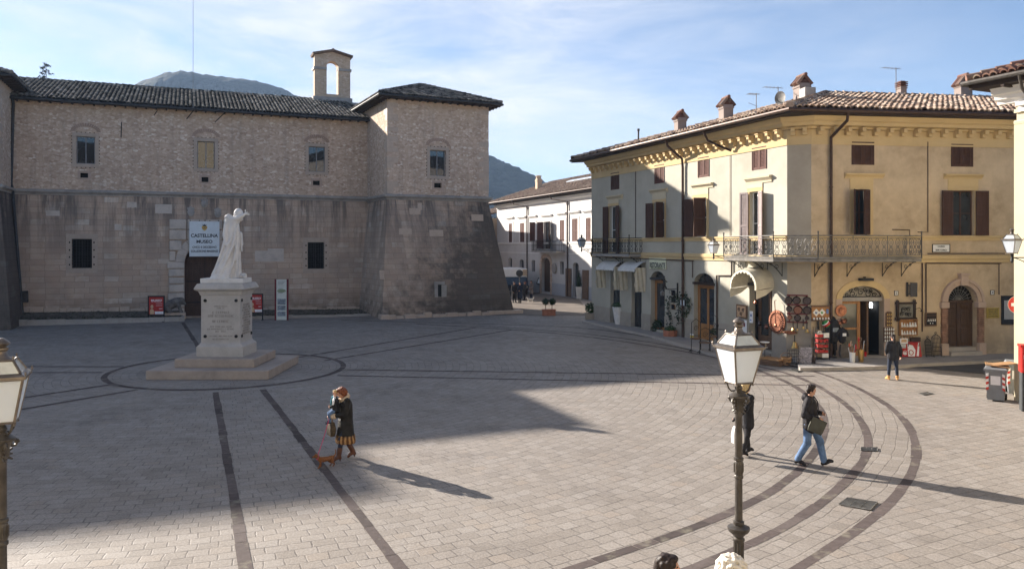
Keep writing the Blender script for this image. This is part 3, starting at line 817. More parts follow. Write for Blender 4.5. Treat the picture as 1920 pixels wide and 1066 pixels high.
def shutter(parent, s, z0, w, h, ang, mat, y=-.012, hinge='l'):
    "leaf hinged at s; ang = opening angle from the wall opening plane (0 closed, 180 flat on the wall)"
    b = shutter_mesh(w, h)
    o = b.build('shutter', mat, parent)
    if hinge == 'l': o.location = (s, y-.045, z0); o.rotation_euler = (0,0,-R(ang))
    else:
        o.location = (s, y-.045, z0); o.scale = (-1,1,1); o.rotation_euler = (0,0,R(ang))
    return o
def lintel(parent, s0, s1, z0, z1, mat, frieze=None):
    "little cornice on a frieze above a window"
    b = MB(); h = z1-z0
    prof = [(0,z0),(-.04,z0),(-.05,z0+h*.3),(-.10,z0+h*.5),(-.17,z0+h*.75),(-.18,z1),(0,z1+.02)]
    b.mold(prof, s0, s1)
    if frieze: b.box(frieze[0], frieze[1], -.035, .01, frieze[2], z0-.002)
    return b.build('lintel', mat, parent)
def bar_path(b, pts, r=.012, seg=5): b.tube(pts, r, seg)
def spiral(c, r, turns, a0, y, n=18, flip=1):
    return [(c[0]+r*(1-.75*i/n)*math.cos(a0+flip*2*math.pi*turns*i/n), y, c[1]+r*(1-.75*i/n)*math.sin(a0+flip*2*math.pi*turns*i/n)) for i in range(n+1)]
def tiles(mb, O, e, up, L, S, a0=None, a1=None, sp=.25, course=.36, r=.105, jit=.02, ts=.27, seed=1):
    "barrel-tile roof slope: O eave corner, e along the eave, up along the slope; a0/a1(b) give the trapezoid limits"
    rr = random.Random(seed)
    O = Vector(O); e = Vector(e).normalized(); up = Vector(up).normalized(); nr = e.cross(up).normalized()
    if nr.z < 0: nr = -nr
    a0 = a0 or (lambda b: 0.0); a1 = a1 or (lambda b: L)
    def P(a, b, h): return O + e*a + up*b + nr*h
    nb = max(1, int(S/course)); sn = .16
    # under layer
    prev = None
    for j in range(nb+1):
        b = min(j*course, S); row = (P(a0(b), b, -.02), P(a1(b), b, -.02))
        if prev:
            mb.tint = .12; mb.add([prev[0], prev[1], row[1], row[0]], [(0,1,2,3)])
        prev = row
    b = S; row = (P(a0(b), b, -.02), P(a1(b), b, -.02)); mb.add([prev[0], prev[1], row[1], row[0]], [(0,1,2,3)])
    na = int(L/sp)
    for i in range(na+1):
        ax = (i+.5)*sp
        for j in range(nb):
            b = j*course
            if ax < a0(b+course*.6)+.02 or ax > a1(b+course*.6)-.02: continue
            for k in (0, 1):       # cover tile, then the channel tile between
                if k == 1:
                    mb.tint = max(0, min(1, rr.gauss(.5-ts*.9,ts*.7)))  # channel tiles tinted darker, the shade between covers put into the colour
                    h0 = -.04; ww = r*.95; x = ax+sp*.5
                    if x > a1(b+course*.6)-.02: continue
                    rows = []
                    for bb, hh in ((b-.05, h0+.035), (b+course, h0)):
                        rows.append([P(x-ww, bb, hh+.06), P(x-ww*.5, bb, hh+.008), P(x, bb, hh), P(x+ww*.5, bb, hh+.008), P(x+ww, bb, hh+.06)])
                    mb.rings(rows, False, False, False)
                else:
                    mb.tint = max(0, min(1, rr.gauss(.5,ts)))
                    ja = rr.uniform(-jit, jit); jh = rr.uniform(0, jit*.7); skew = rr.uniform(-jit, jit)
                    rows = []
                    for bb, rad, hh, q in ((b-.06, r*1.06, .045+jh, ja), (b+course*1.02, r*.86, .012+jh*.5, ja+skew)):
                        rows.append([P(ax+q-rad*math.cos(math.pi*m/5), bb, hh+rad*.98*math.sin(math.pi*m/5)) for m in range(6)])
                    mb.rings(rows, False, False, False)
                    # thickness of the lower lip
                    q0 = rows[0]; inner = [P(ax+ja-r*.88*math.cos(math.pi*m/5), b-.06, .035+jh+r*.66*math.sin(math.pi*m/5)) for m in range(6)]
                    mb.add(q0+inner, [(m, m+1, 7+m, 6+m) for m in range(5)])
    mb.tint = None
def ridge_tiles(mb, p, q, r=.13, step=.4, seed=3):
    rr = random.Random(seed); p = Vector(p); q = Vector(q); d = q-p; n = max(1, int(d.length/step))
    for i in range(n):
        a = p + d*(i/n) ; b = p + d*((i+1.1)/n)
        mb.tint = max(0, min(1, rr.gauss(.5,.25)))
        o = Vector((0,0,rr.uniform(0,.02)))
        mb.tube([a+o+Vector((0,0,.03)), b+o], [r*1.05, r*.9], 8)
    mb.tint = None
def chimney(parent, c, w, d, h, mat, kind='hood', tile=None):
    "masonry stack with a little tiled hood; a part of the roof"
    b = MB(); x, y, z = c
    b.box(x-w/2, x+w/2, y-d/2, y+d/2, z, z+h)
    b.box(x-w/2-.04, x+w/2+.04, y-d/2-.04, y+d/2+.04, z+h*.86, z+h*.92)
    o = b.build('chimney', mat, parent)
    t = MB(); zt = z+h
    if kind == 'hood':
        for sx in (-1, 1):
            for k in range(4):
                yy = y-d/2-.05+(d+.1)*(k+.5)/4
                t.tint = rnd.random()
                t.tube([(x+sx*(w/2+.12), yy, zt-.04), (x+sx*.02, yy, zt+w*.75)], [.085,.07], 6)
        t.tint = .4; t.tube([(x, y-d/2-.09, zt+w*.78), (x, y+d/2+.09, zt+w*.78)], .09, 8)
        t.tint = .05; t.box(x-w/2+.05, x+w/2-.05, y-d/2+.02, y+d/2-.02, zt, zt+w*.35)
    elif kind == 'cap':
        for k in range(3): t.tint = .2; t.box(x-w/2-.05, x+w/2+.05, y-d/2-.05, y+d/2+.05, zt+.10*k, zt+.10*k+.05)
        t.box(x-w/2+.05, x+w/2-.05, y-d/2+.05, y+d/2-.05, zt, zt+.3)
    else:
        t.lathe([(w*.5,0),(w*.5,.25),(w*.62,.27),(w*.62,.33),(w*.1,.4)], 10, (x,y,zt))
    t.build('chimney_hood', tile or M['red_tile'], o)
    return o
def pipe(parent, pts, r, mat, name='downpipe', rings=()):
    b = MB(); b.tube(pts, r, 8)
    for z in rings: b.lathe([(r*1.25,0),(r*1.25,.05)], 8, (pts[-1][0], pts[-1][1], z))
    return b.build(name, mat, parent, smooth='auto')
def leafball(mb, c, rad, n, size, seed=0, shell=.55, flat=0.0):
    "cloud of small leaf quads filling an ellipsoid, irregular outline"
    rr = random.Random(seed); C = Vector(c); R3 = rad if isinstance(rad, (tuple, list)) else (rad,)*3
    for _ in range(n):
        d = Vector((rr.gauss(0,1), rr.gauss(0,1), rr.gauss(0,1))).normalized()
        k = shell + (1-shell)*rr.random()**.5 + rr.uniform(-.05,.10)
        p = C + Vector((d.x*R3[0]*k, d.y*R3[1]*k, d.z*R3[2]*k))
        s = size*rr.uniform(.6, 1.3)
        n_ = (d + Vector((rr.gauss(0,.6), rr.gauss(0,.6), rr.gauss(0,.6)))).normalized()
        x = n_.orthogonal().normalized(); x.rotate(Matrix.Rotation(rr.uniform(0,6.28), 3, n_)); y = n_.cross(x)
        mb.tint = max(0, min(1, rr.gauss(.5,.25)))
        mb.add([p-x*s, p-y*s*.5, p+x*s, p+y*s*.5], [(0,1,2,3)])
    mb.tint = None
# ------------------------------------------------------------------ the fortress museum
CF = Facade((-30.49, 47.9), u=(.9225, .3859))
castle = empty('fortress', (CF.P0.x, CF.P0.y, 0), CF.rot)
tag(castle, 'old rubble stone fortress with two battered corner bastions and a bell gable', 'fortress')
CW = Matrix.Translation((CF.P0.x, CF.P0.y, 0)) @ Matrix.Rotation(CF.rot, 4, 'Z'); CWi = CW.inverted()
TF = Facade((-8.32, 51.94), u=(.8988, .4384))
MT = CWi @ (Matrix.Translation((TF.P0.x, TF.P0.y, 0)) @ Matrix.Rotation(TF.rot, 4, 'Z'))
SJ = CF.at(707, 300)[0] + .45             # where the wing meets the bastion
ZS = 8.30                                  # string course top
EZ = 13.78                                 # eave of the wing
upw = [CF.rect(*r) for r in ((142.6,255.5,178,307),(369.8,264.7,402.7,315.8),(578.8,274.5,609.7,322))]
vents = [CF.rect(*r) for r in ((150,324,165,333),(378,331.5,391,341),(587,338.5,600,347))]
loww = [CF.rect(*r) for r in ((134.6,447.7,172.4,502.4),(576.9,454,608,503.6))]
slit = CF.rect(680.7,532,686.5,549.5)
dl = CF.at(346,494); dr_ = CF.at(422,494); zi = dl[1]; dw = dr_[0]-dl[0]
door_op = (dl[0], dr_[0], .1, zi + dw/2, dw/2)
mb = MB(); wall(mb, -.4, SJ, -.1, ZS-.3, loww + [slit, door_op], .45)
mb.box(-.4, SJ, .5, 12, -.1, ZS-.3)
mb.build('lower_wall', M['ashlar'], castle)
mb = MB(); wall(mb, -.4, SJ, ZS-.05, EZ+.25, upw + vents, .28, .06)
mb.box(-.4, SJ, .4, 12.5, ZS-.1, EZ+.2)
mb.build('upper_wall', M['rubble'], castle)
prof = [(.1,ZS-.34),(-.03,ZS-.34),(-.05,ZS-.26),(-.12,ZS-.20),(-.20,ZS-.16),(-.22,ZS-.06),(-.16,ZS),(.1,ZS+.03)]
mb = MB(); x = -.4
while x < SJ:
    L_ = min(rnd.uniform(.8,1.6), SJ-x); e = rnd.uniform(-.015,.015)
    mb.mold([(p[0]+e, p[1]+e) for p in prof], x+.004, x+L_-.004); x += L_
mb.build('string_course', M['stone_trim'], castle)
def studs(mb, r, y):
    a, b, c, d = r; n = 9
    for i in range(n):
        t = (i+.5)/n
        for px, pz in ((a-.17, c+(d-c)*t), (b+.17, c+(d-c)*t)): mb.cbox((px, y, pz), .05, .05, .06)
    for i in range(5):
        t = (i+.5)/5
        for pz in (c-.16, d+.16): mb.cbox((a+(b-a)*t, y, pz), .06, .05, .045)
def surround(parent, r, w, y, mat, name='window_surround'):
    a, b, c, d = r; m = MB()
    m.box(a-w, a-.004, y-.02, y+.2, c-w, d+w); m.box(b+.004, b+w, y-.02, y+.2, c-w, d+w)
    m.box(a-.004, b+.004, y-.025, y+.2, d+.004, d+w-.004); m.box(a-.004, b+.004, y-.03, y+.2, c-w+.004, c-.004)
    return m.build(name, mat, parent)
fmet = simple('grey window frame', (.20,.20,.21), .5); M['winsur'] = m_marble('window stone', (.46,.37,.30), (.33,.265,.22)); mirror = m_glass('reflecting pane', (.02,.022,.026), .02)
def brick_arch(parent, r, y):
    a, b, c, d = r; m = MB(); archband(m, a-.1, b+.1, d+.30, .32, .22, y-.012, y+.1, 17, .09)
    return m.build('relieving_arch', M['brickarch'], parent)
M['brickarch'] = m_plaster('old brick', (.38,.275,.22), amt=.7, seed=21)
for i, r in enumerate(upw):
    window(castle, *r, .24, fmet, mirror, 1, .055)
    s_ = surround(castle, r, .22, .06, M['winsur']); st = MB(); studs(st, (r[0]-.08,r[1]+.08,r[2]-.08,r[3]+.08), .045); st.build('stud', M['eave_wood'], s_)
    brick_arch(castle, r, .06)
for r in vents:
    m = MB(); a,b,c,d = r
    for z in (c+.1, (c+d)/2, d-.08): m.box(a, b, .2, .22, z-.02, z+.02)
    m.box(a, b, .26, .27, c, d)
    q = m.build('vent', M['dark'], castle)
    m = MB(); m.box(a-.14,a-.004,.035,.2,c-.12,d+.14); m.box(b+.004,b+.14,.035,.2,c-.12,d+.14); m.box(a,b,.03,.2,d+.004,d+.14); m.box(a,b,.03,.2,c-.12,c-.004)
    m.build('vent_surround', M['pink'], castle)
for r in loww:
    window(castle, *r, .32, M['iron'], M['dark'], 1, .05, 3)
    s_ = surround(castle, r, .32, 0, M['winsur'])
    g_ = MB(); a,b,c,d = r
    for i in range(7): g_.tube([(a+(b-a)*(i+.5)/7, .10, c), (a+(b-a)*(i+.5)/7, .10, d)], .018, 5)
    for i in range(10): g_.tube([(a, .10, c+(d-c)*(i+.5)/10), (b, .10, c+(d-c)*(i+.5)/10)], .014, 5)
    g_.build('window_grille', M['iron'], castle)
    st = MB()
    for t in (.12,.38,.62,.88):
        for px in (a-.12, b+.12): st.cbox((px, -.03, c+(d-c)*t), .07,.05,.10)
    st.build('stud', M['dark'], s_)
m = MB(); m.box(slit[0], slit[1], .38, .40, slit[2], slit[3]); m.build('loophole', M['dark'], castle)
# portal
m = MB(); a, b = door_op[0], door_op[1]; c = (a+b)/2
archpane(a, b, .1, zi, dw/2, .40, m); dm = m.build('door', M['gate_wood'], castle)
m = MB()
for i in range(9):
    for j in range(13):
        x, z = a+(b-a)*(i+.5)/9, .3+(zi+dw*.35)*(j+.5)/13
        if z < zi or abs(x-c) < math.sqrt(max(0,(dw/2)**2-(z-zi)**2))-.08: m.cbox((x, .385, z), .05, .04, .05)
m.box(c-.02, c+.02, .37, .41, .12, zi+dw/2-.05)
for z in (1.0, 2.4): m.box(a+.1, b-.1, .375, .405, z-.04, z+.04)
m.build('door_studs', M['iron'], dm)
m = MB(); ztop = CF.at(384,411)[1]; pw = .95
for sgn in (-1, 1):
    x0, x1 = (a-pw, a-.01) if sgn < 0 else (b+.01, b+pw)
    z = .05
    for i, h in enumerate((.55,.42,.42,.46,.40,.48)):
        hh = h*(zi-.35)/2.73; e = rnd.uniform(0,.05)
        m.bev(x0-e, x1+e*0, -.16-rnd.uniform(0,.05), .2, z+.03, z+hh-.03, .05); z += hh
    m.bev(x0-.1 if sgn < 0 else x0, x1 if sgn < 0 else x1+.1, -.22, .2, z+.01, zi+.12, .03)
archband(m, a, b, zi+.13, dw/2-.03, .55, -.13, .1, 11, .03)
rows = 4; hz = (ztop-zi-.15)/rows
for j in range(rows):
    z0, z1 = zi+.15+j*hz, zi+.15+(j+1)*hz
    zc = (z0+z1)/2
    rad = dw/2+.58
    reach = math.sqrt(max(0, rad**2-(zc-zi)**2)) if zc-zi < rad else 0
    for sgn in (-1, 1):
        xo = c+sgn*(dw/2+pw); xi = c+sgn*max(reach, .02)
        x0, x1 = min(xo,xi), max(xo,xi)
        if x1-x0 < .15: continue
        k = 2 if x1-x0 > 1.1 else 1
        for q in range(k):
            m.bev(x0+(x1-x0)*q/k+.03, x0+(x1-x0)*(q+1)/k-.03, -.13-rnd.uniform(0,.05), .2, z0+.03, z1-.03, .05)
m.build('portal', M['block'], castle)
# three carved shields over the portal
for (px, py) in ((358,397.5),(383.5,381.5),(408.5,400)):
    x, z = CF.at(px, py); m = MB()
    m.M = Matrix.Translation((x,-.02,z)) @ Matrix.Diagonal((1.0,.55,1.15,1))
    m.sphere((0,0,0), (.21,.14,.24), 14, 8); m.sphere((0,-.12,.0), (.12,.08,.14), 10, 6)
    for k in range(10):
        t = 2*math.pi*k/10; m.sphere((.19*math.cos(t),-.08,.22*math.sin(t)), .06, 8, 5)
    m.sphere((0,-.08,.27), (.12,.1,.07), 8, 5); m.sphere((-.17,-.08,.2), .08, 8, 5); m.sphere((.17,-.08,.2), .08, 8, 5)
    remeshed(m, 'coat_of_arms', M['stone_trim'], castle, .03, 2)
# pale replacement blocks let into the wall
m = MB()
for r in ((387-.0,344,0,0),):
    pass
for (x0,y0,x1,y1) in ((86,395,112,404.5),(238.5,378.5,256,388.5),(291,383,322.5,400),(215,420,228,431),(281,561,291,569),(478,470,502,490),(502,466,532,490),(150,466,163,470.5)):
    a_,b_,c_,d_ = CF.rect(x0,y0,x1,y1)
    if d_ > ZS-.35: continue
    if x0 == 150: continue
    m = MB(); m.box(a_, b_, -.012, .1, c_, d_); m.build('patch_stone', M['block'], castle)
# roof of the wing
RD = 6.6; RR = 2.28; S_ = math.hypot(RD, RR)
O = Vector((-.9, -.55, EZ+.10)); up = Vector((0, RD, RR)); L_ = SJ+.9-.2
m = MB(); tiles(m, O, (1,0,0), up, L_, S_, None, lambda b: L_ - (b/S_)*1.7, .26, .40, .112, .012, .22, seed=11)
mr = (O.x, O.y+RD, O.z+RR)
ridge_tiles(m, (mr[0], mr[1], mr[2]), (O.x+L_-1.7, mr[1], mr[2]), .14, .42)
ridge_tiles(m, (O.x+L_-.1, O.y, O.z+.05), (O.x+L_-1.7, mr[1], mr[2]), .13, .42, 5)
m.tint = .15; m.add([(O.x,mr[1],mr[2]-.05),(O.x+L_,mr[1],mr[2]-.05),(O.x+L_,mr[1]+RD,O.z),(O.x,mr[1]+RD,O.z)], [(0,1,2,3)])
m.add([(O.x+L_-1.7,mr[1],mr[2]-.06),(O.x+L_,O.y,O.z),(O.x+L_,mr[1]+RD,O.z)], [(0,1,2)])
roof = m.build('roof', M['castle_tile'], castle)
m = MB(); m.box(O.x, O.x+L_+.2, O.y+.02, .3, EZ-.02, EZ+.06)
for i in range(int(L_/.6)): m.box(O.x+.3+i*.6, O.x+.38+i*.6, O.y+.06, .2, EZ-.12, EZ-.02)
m.build('eave_board', M['eave_wood'], roof)
m = MB(); pts = [(O.x, O.y-.06, EZ+.0), (O.x+L_+.15, O.y-.06, EZ-.02)]
m.tube(pts, .085, 8); m.build('gutter', M['pipe_grey'], roof)
# bell gable
s_, _z = 19.67, 0
kx = None
Pb = CF.P0 - CF.n*6.1
def ridge_at(px):
    k = (px-CXP)/FPX; a_ = (k*Pb.y-Pb.x)/(CF.u.x-k*CF.u.y); return a_, Pb.y+a_*CF.u.y
gx0, gY = ridge_at(588.5); gx1, _ = ridge_at(655); ox0, _ = ridge_at(611); ox1, _ = ridge_at(632.5)
zz = lambda py: CAMH + (HZ-py)/FPX*gY
m = MB(); zs = zz(129)
gb, gt = zz(197), zz(103)
wall(m, gx0, gx1, gb, gt, [(ox0, ox1, zz(176), zz(114), (ox1-ox0)/2)], .8, 5.7)
wall_b = MB(); wall(wall_b, gx0, gx1, gb, gt, [(ox0, ox1, zz(176), zz(114), (ox1-ox0)/2)], .01, 6.5)
m.v += []; b0 = len(m.v); m.v += wall_b.v; m.f += [tuple(i+b0 for i in reversed(f)) for f in wall_b.f]; m.c += wall_b.c; m.m += wall_b.m
for x in (gx0, gx1): m.add([(x,5.7,gb),(x,6.5,gb),(x,6.5,gt),(x,5.7,gt)], [(0,1,2,3)])
gm = (gx0+gx1)/2; gp = zz(96)
m.add([(gx0,5.7,gt),(gx1,5.7,gt),(gm,5.7,gp),(gx0,6.5,gt),(gx1,6.5,gt),(gm,6.5,gp)], [(0,1,2),(5,4,3)])
bg_ = m.build('bell_gable', M['rubble'], castle)
for x0, x1 in ((gx0-.08, ox0), (ox1, gx1+.08)): m = MB(); m.box(x0, x1+.0, 5.6, 6.6, zs-.09, zs+.09); m.build('gable_band', M['stone_trim'], bg_)
m = MB()
m.box(gx0-.14, gx1+.14, 5.55, 6.65, gb, zz(182)); m.box(gx0-.05, gx1+.75, 5.45, 6.6, gb-.5, zz(190))
m.build('gable_foot', M['stone_trim'], bg_)
m = MB()
for sgn in (-1, 1):
    for k in range(6):
        yy = 5.5+1.2*k/5; e = gx0-.16 if sgn < 0 else gx1+.16; m.tint = rnd.random()*.6
        m.tube([(e, yy, gt-.02), (gm, yy, gp+.07)], [.11,.10], 6)
m.tint = .4; m.tube([(gm,5.4,gp+.10),(gm,6.8,gp+.10)], .11, 8); m.build('gable_tiles', M['far_tile'], bg_)
# bastions
def bastion(Mt, w, d, zb, eave, peak, front_ops, bat, mat='bastion'):
    def put(o): o.matrix_local = Mt; return o
    def ring(e, z, n=1, j=0.0):
        l_, f_, r_ = (e,e,e) if not isinstance(e, tuple) else e
        c = [(-l_,-f_),(w+r_,-f_),(w+r_,d+f_),(-l_,d+f_)]; pts = []
        for i in range(4):
            p, q = c[i], c[(i+1)%4]
            for k in range(n):
                t = k/n; pts.append((p[0]+(q[0]-p[0])*t+rnd.uniform(-j,j), p[1]+(q[1]-p[1])*t+rnd.uniform(-j,j), z))
        return pts
    m = MB(); rs = []
    for i in range(13):
        t = i/12; rs.append(ring(tuple(q*(1-t)**1.05 for q in bat), -.1+t*(zb-.25), 8, .018))
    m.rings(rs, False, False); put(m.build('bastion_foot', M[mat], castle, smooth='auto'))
    m = MB()
    for e, z in ():
        pass
    m.rings([ring(e, z) for e, z in ((.0,zb-.36),(.05,zb-.34),(.07,zb-.26),(.15,zb-.20),(.24,zb-.16),(.26,zb-.05),(.18,zb),(.0,zb+.03))], False, False)
    put(m.build('string_course', M['stone_trim'], castle))
    m = MB(); wall(m, 0, w, zb-.02, eave, front_ops, .28, 0)
    for (p, q) in (((w,0),(w,d)), ((w,d),(0,d)), ((0,d),(0,0))):
        m.add([(p[0],p[1],zb-.02),(q[0],q[1],zb-.02),(q[0],q[1],eave),(p[0],p[1],eave)], [(0,1,2,3)])
    put(m.build('bastion_wall', M['rubble'], castle))
    # quoins
    z = zb+.05; k = 0
    while z < eave-.3:
        h = rnd.uniform(.3,.45); l = .75 if k % 2 else .42
        for cx, sg in ((0,1),(w,-1)):
            x0, x1 = (cx-.012, cx+l) if sg > 0 else (cx-l, cx+.012)
            if rnd.random() < .75: m = MB(); m.box(x0, x1, -.012, (.42 if k % 2 else .75), z+.008, min(z+h, eave-.02)-.008); put(m.build('quoin', M['quoin'], castle))
        z += h; k += 1
    # hipped roof
    ov = .72; W_, D_ = w+2*ov, d+2*ov; rise = peak-eave-.1
    m = MB(); ez = eave+.16
    for O_, e_, u_, L_, h_, in (((-ov,-ov,ez),(1,0,0),(0,D_/2,rise),W_,D_/2),((w+ov,-ov,ez),(0,1,0),(-W_/2,0,rise),D_,W_/2),((-ov,d+ov,ez),(0,-1,0),(W_/2,0,rise),D_,W_/2),((w+ov,d+ov,ez),(-1,0,0),(0,-D_/2,rise),W_,D_/2)):
        S = math.hypot(h_, rise)
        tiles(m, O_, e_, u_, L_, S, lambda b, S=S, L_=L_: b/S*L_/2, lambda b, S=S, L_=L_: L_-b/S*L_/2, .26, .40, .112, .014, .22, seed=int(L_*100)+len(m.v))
    for c_ in ((-ov,-ov),(w+ov,-ov),(w+ov,d+ov),(-ov,d+ov)):
        ridge_tiles(m, (c_[0],c_[1],ez+.05), (w/2,d/2,ez+rise+.03), .135, .4, int(10+c_[0]))
    r_ = put(m.build('bastion_roof', M['castle_tile'], castle))
    m = MB(); m.rings([ring(.0,eave-.02), ring(ov-.06,eave+.05), ring(ov-.04,eave+.16), ring(0,eave+.2)], False, False)
    for i in range(int(W_/.55)):
        x = -ov+.2+i*.55; m.box(x, x+.1, -ov+.03, .1, eave-.08, eave+.04)
    for i in range(int(D_/.55)):
        y = -ov+.2+i*.55; m.box(w-.1, w+ov-.03, y, y+.1, eave-.08, eave+.04); m.box(-ov+.03, .1, y, y+.1, eave-.08, eave+.04)
    m.build('eave_board', M['eave_wood'], r_)
    m = MB(); e = ov+.05; q = ring(e, eave+.08);
    for i in range(4): m.tube([q[i], q[(i+1)%4]], .075, 6)
    m.build('gutter', M['pipe_grey'], r_)
M['quoin'] = m_marble('quoin stone', (.52,.41,.325), (.34,.27,.22))
tw = TF.rect(806.2,281.6,835.9,330); tv = TF.rect(814,343,828,352)
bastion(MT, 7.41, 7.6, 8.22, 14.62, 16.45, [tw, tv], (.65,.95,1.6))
def put(o): o.matrix_local = MT; return o
put(window(castle, *tw, .2, fmet, mirror, 1, .055))
s_ = put(surround(castle, tw, .22, 0, M['winsur'])); st = MB(); studs(st, (tw[0]-.08,tw[1]+.08,tw[2]-.08,tw[3]+.08), -.015); st.build('stud', M['dark'], s_)
put(brick_arch(castle, tw, 0))
m = MB(); a,b,c,d = tv; m.box(a,b,.2,.22,c,d); put(m.build('vent', M['dark'], castle))
m = MB(); m.box(a-.14,a-.004,-.025,.2,c-.12,d+.14); m.box(b+.004,b+.14,-.025,.2,c-.12,d+.14); m.box(a,b,-.03,.2,d+.004,d+.14); m.box(a,b,-.03,.2,c-.12,c-.004); put(m.build('vent_surround', M['pink'], castle))
# loophole and patched stones on the battered face
def on_batter(px, py):
    for off in [i*.02 for i in range(75)]:
        a_, z_ = TF.at(px, py, off)
        if off >= .95*(1-min(max((z_+.1)/7.97, 0), 1))**1.05: break
    return a_, off, z_
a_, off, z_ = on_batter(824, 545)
m = MB(); m.box(a_-.13, a_+.13, -off-.03, -off+.3, z_-.42, z_+.42); q = put(m.build('loophole', M['dark'], castle))  # black block set proud, its colour standing in for the dark of the slit
m = MB()
for x0, x1, z0, z1 in ((a_-.36,a_-.135,z_-.42,z_+.42),(a_+.135,a_+.5,z_-.42,z_+.40),(a_-.36,a_+.36,z_+.43,z_+.62)): m.box(x0, x1, -off-.07, -off+.3, z0, z1)
put(m.build('loophole_stone', M['stone_trim'], castle))
m = MB()
for (px, py, ww, hh) in ((778,396,.8,.42),(787,387,.3,.5),(716,515,.3,.6),(818,437,1.0,.45),(895,408,.9,.45),(760,434,.9,.4)):
    a_, off, z_ = on_batter(px, py); sl_ = .118
    m = MB(); m.M = Matrix.Translation((a_, -off, z_)) @ Matrix.Rotation(-math.atan(sl_), 4, 'X'); m.box(-ww/2, ww/2, -.018, .1, -hh/2, hh/2); put(m.build('patch_stone', M['quoin'], castle))
# left bastion, mostly outside the picture
ML = Matrix.Translation((-.24-8.2, -3.4, 0))
bastion(ML, 8.2, 7.8, ZS, 14.4, 16.3, [], (1,.7,.7), 'bastion')
# foot stones along the bastion base
m = MB()
for (x0, x1, y0) in ((-.8, 9.1, -1.25),):
    x = x0
    while x < x1:
        l = rnd.uniform(.35,.9); h = rnd.uniform(.16,.34); e = rnd.uniform(-.06,.12)
        m.bev(x+.01, x+l-.01, y0-e, y0+.7, -.05, h, .04); x += l
put(m.build('foot_stone', M['foot'] if 'foot' in M else M['quoin'], castle))
m = MB(); x = -.3
while x < SJ-.6:
    l = rnd.uniform(.4,.9); h = .95-.65*x/22+rnd.uniform(-.06,.1)
    if not (a-1 < x < b and False) and not (door_op[0]-1.2 < x+l and x < door_op[1]+1.0): m.bev(x+.01, x+l-.01, -.10-rnd.uniform(0,.1), .2, 0, h, .03)
    x += l
m.build('foot_stone', M['quoin'], castle)
# drainpipes in the two corners
p1 = CF.at(706,222,.25); p2 = CF.at(703.5,366,.3); p3 = CF.at(701,378,.45); p4 = CF.at(690,578,.75)
pipe(castle, [(p1[0],-.45,EZ),(p1[0],-.25,p1[1]-.3),(p2[0],-.3,p2[1]),(p3[0],-.5,p3[1]-.1),(p4[0],-.8,p4[1])], .085, M['pipe_grey'])
p1 = CF.at(25,185,.2); p2 = CF.at(21,345,.2); p3 = CF.at(24,352,.3); p4 = CF.at(43,598,.4)
pipe(castle, [(p1[0],-.45,EZ),(p1[0],-.2,p1[1]-.3),(p2[0],-.2,p2[1]),(p3[0],-.35,p3[1]-.1),(p4[0],-.45,p4[1])], .085, M['pipe_grey'])
m = MB(); a_, z_ = CF.at(42,553,.3); m.bev(a_-.1, a_+.28, -.3, -.02, z_-.45, z_+.25, .02); m.build('meter_box', M['pipe_grey'], castle)
# iron ties under the eave
for (q0, q1) in (((295,207),(289,216)),((367,202),(350,223)),((425,208),(403,229)),((228,229),(227,258))):
    p, q = CF.at(*q0, .5 if q0[0] != 228 else .02), CF.at(*q1, .06)
    m = MB(); m.tube([(p[0], -.5 if q0[0] != 228 else -.03, p[1]), (q[0], -.03, q[1])], .03, 6); m.build('iron_tie', M['iron'], castle)
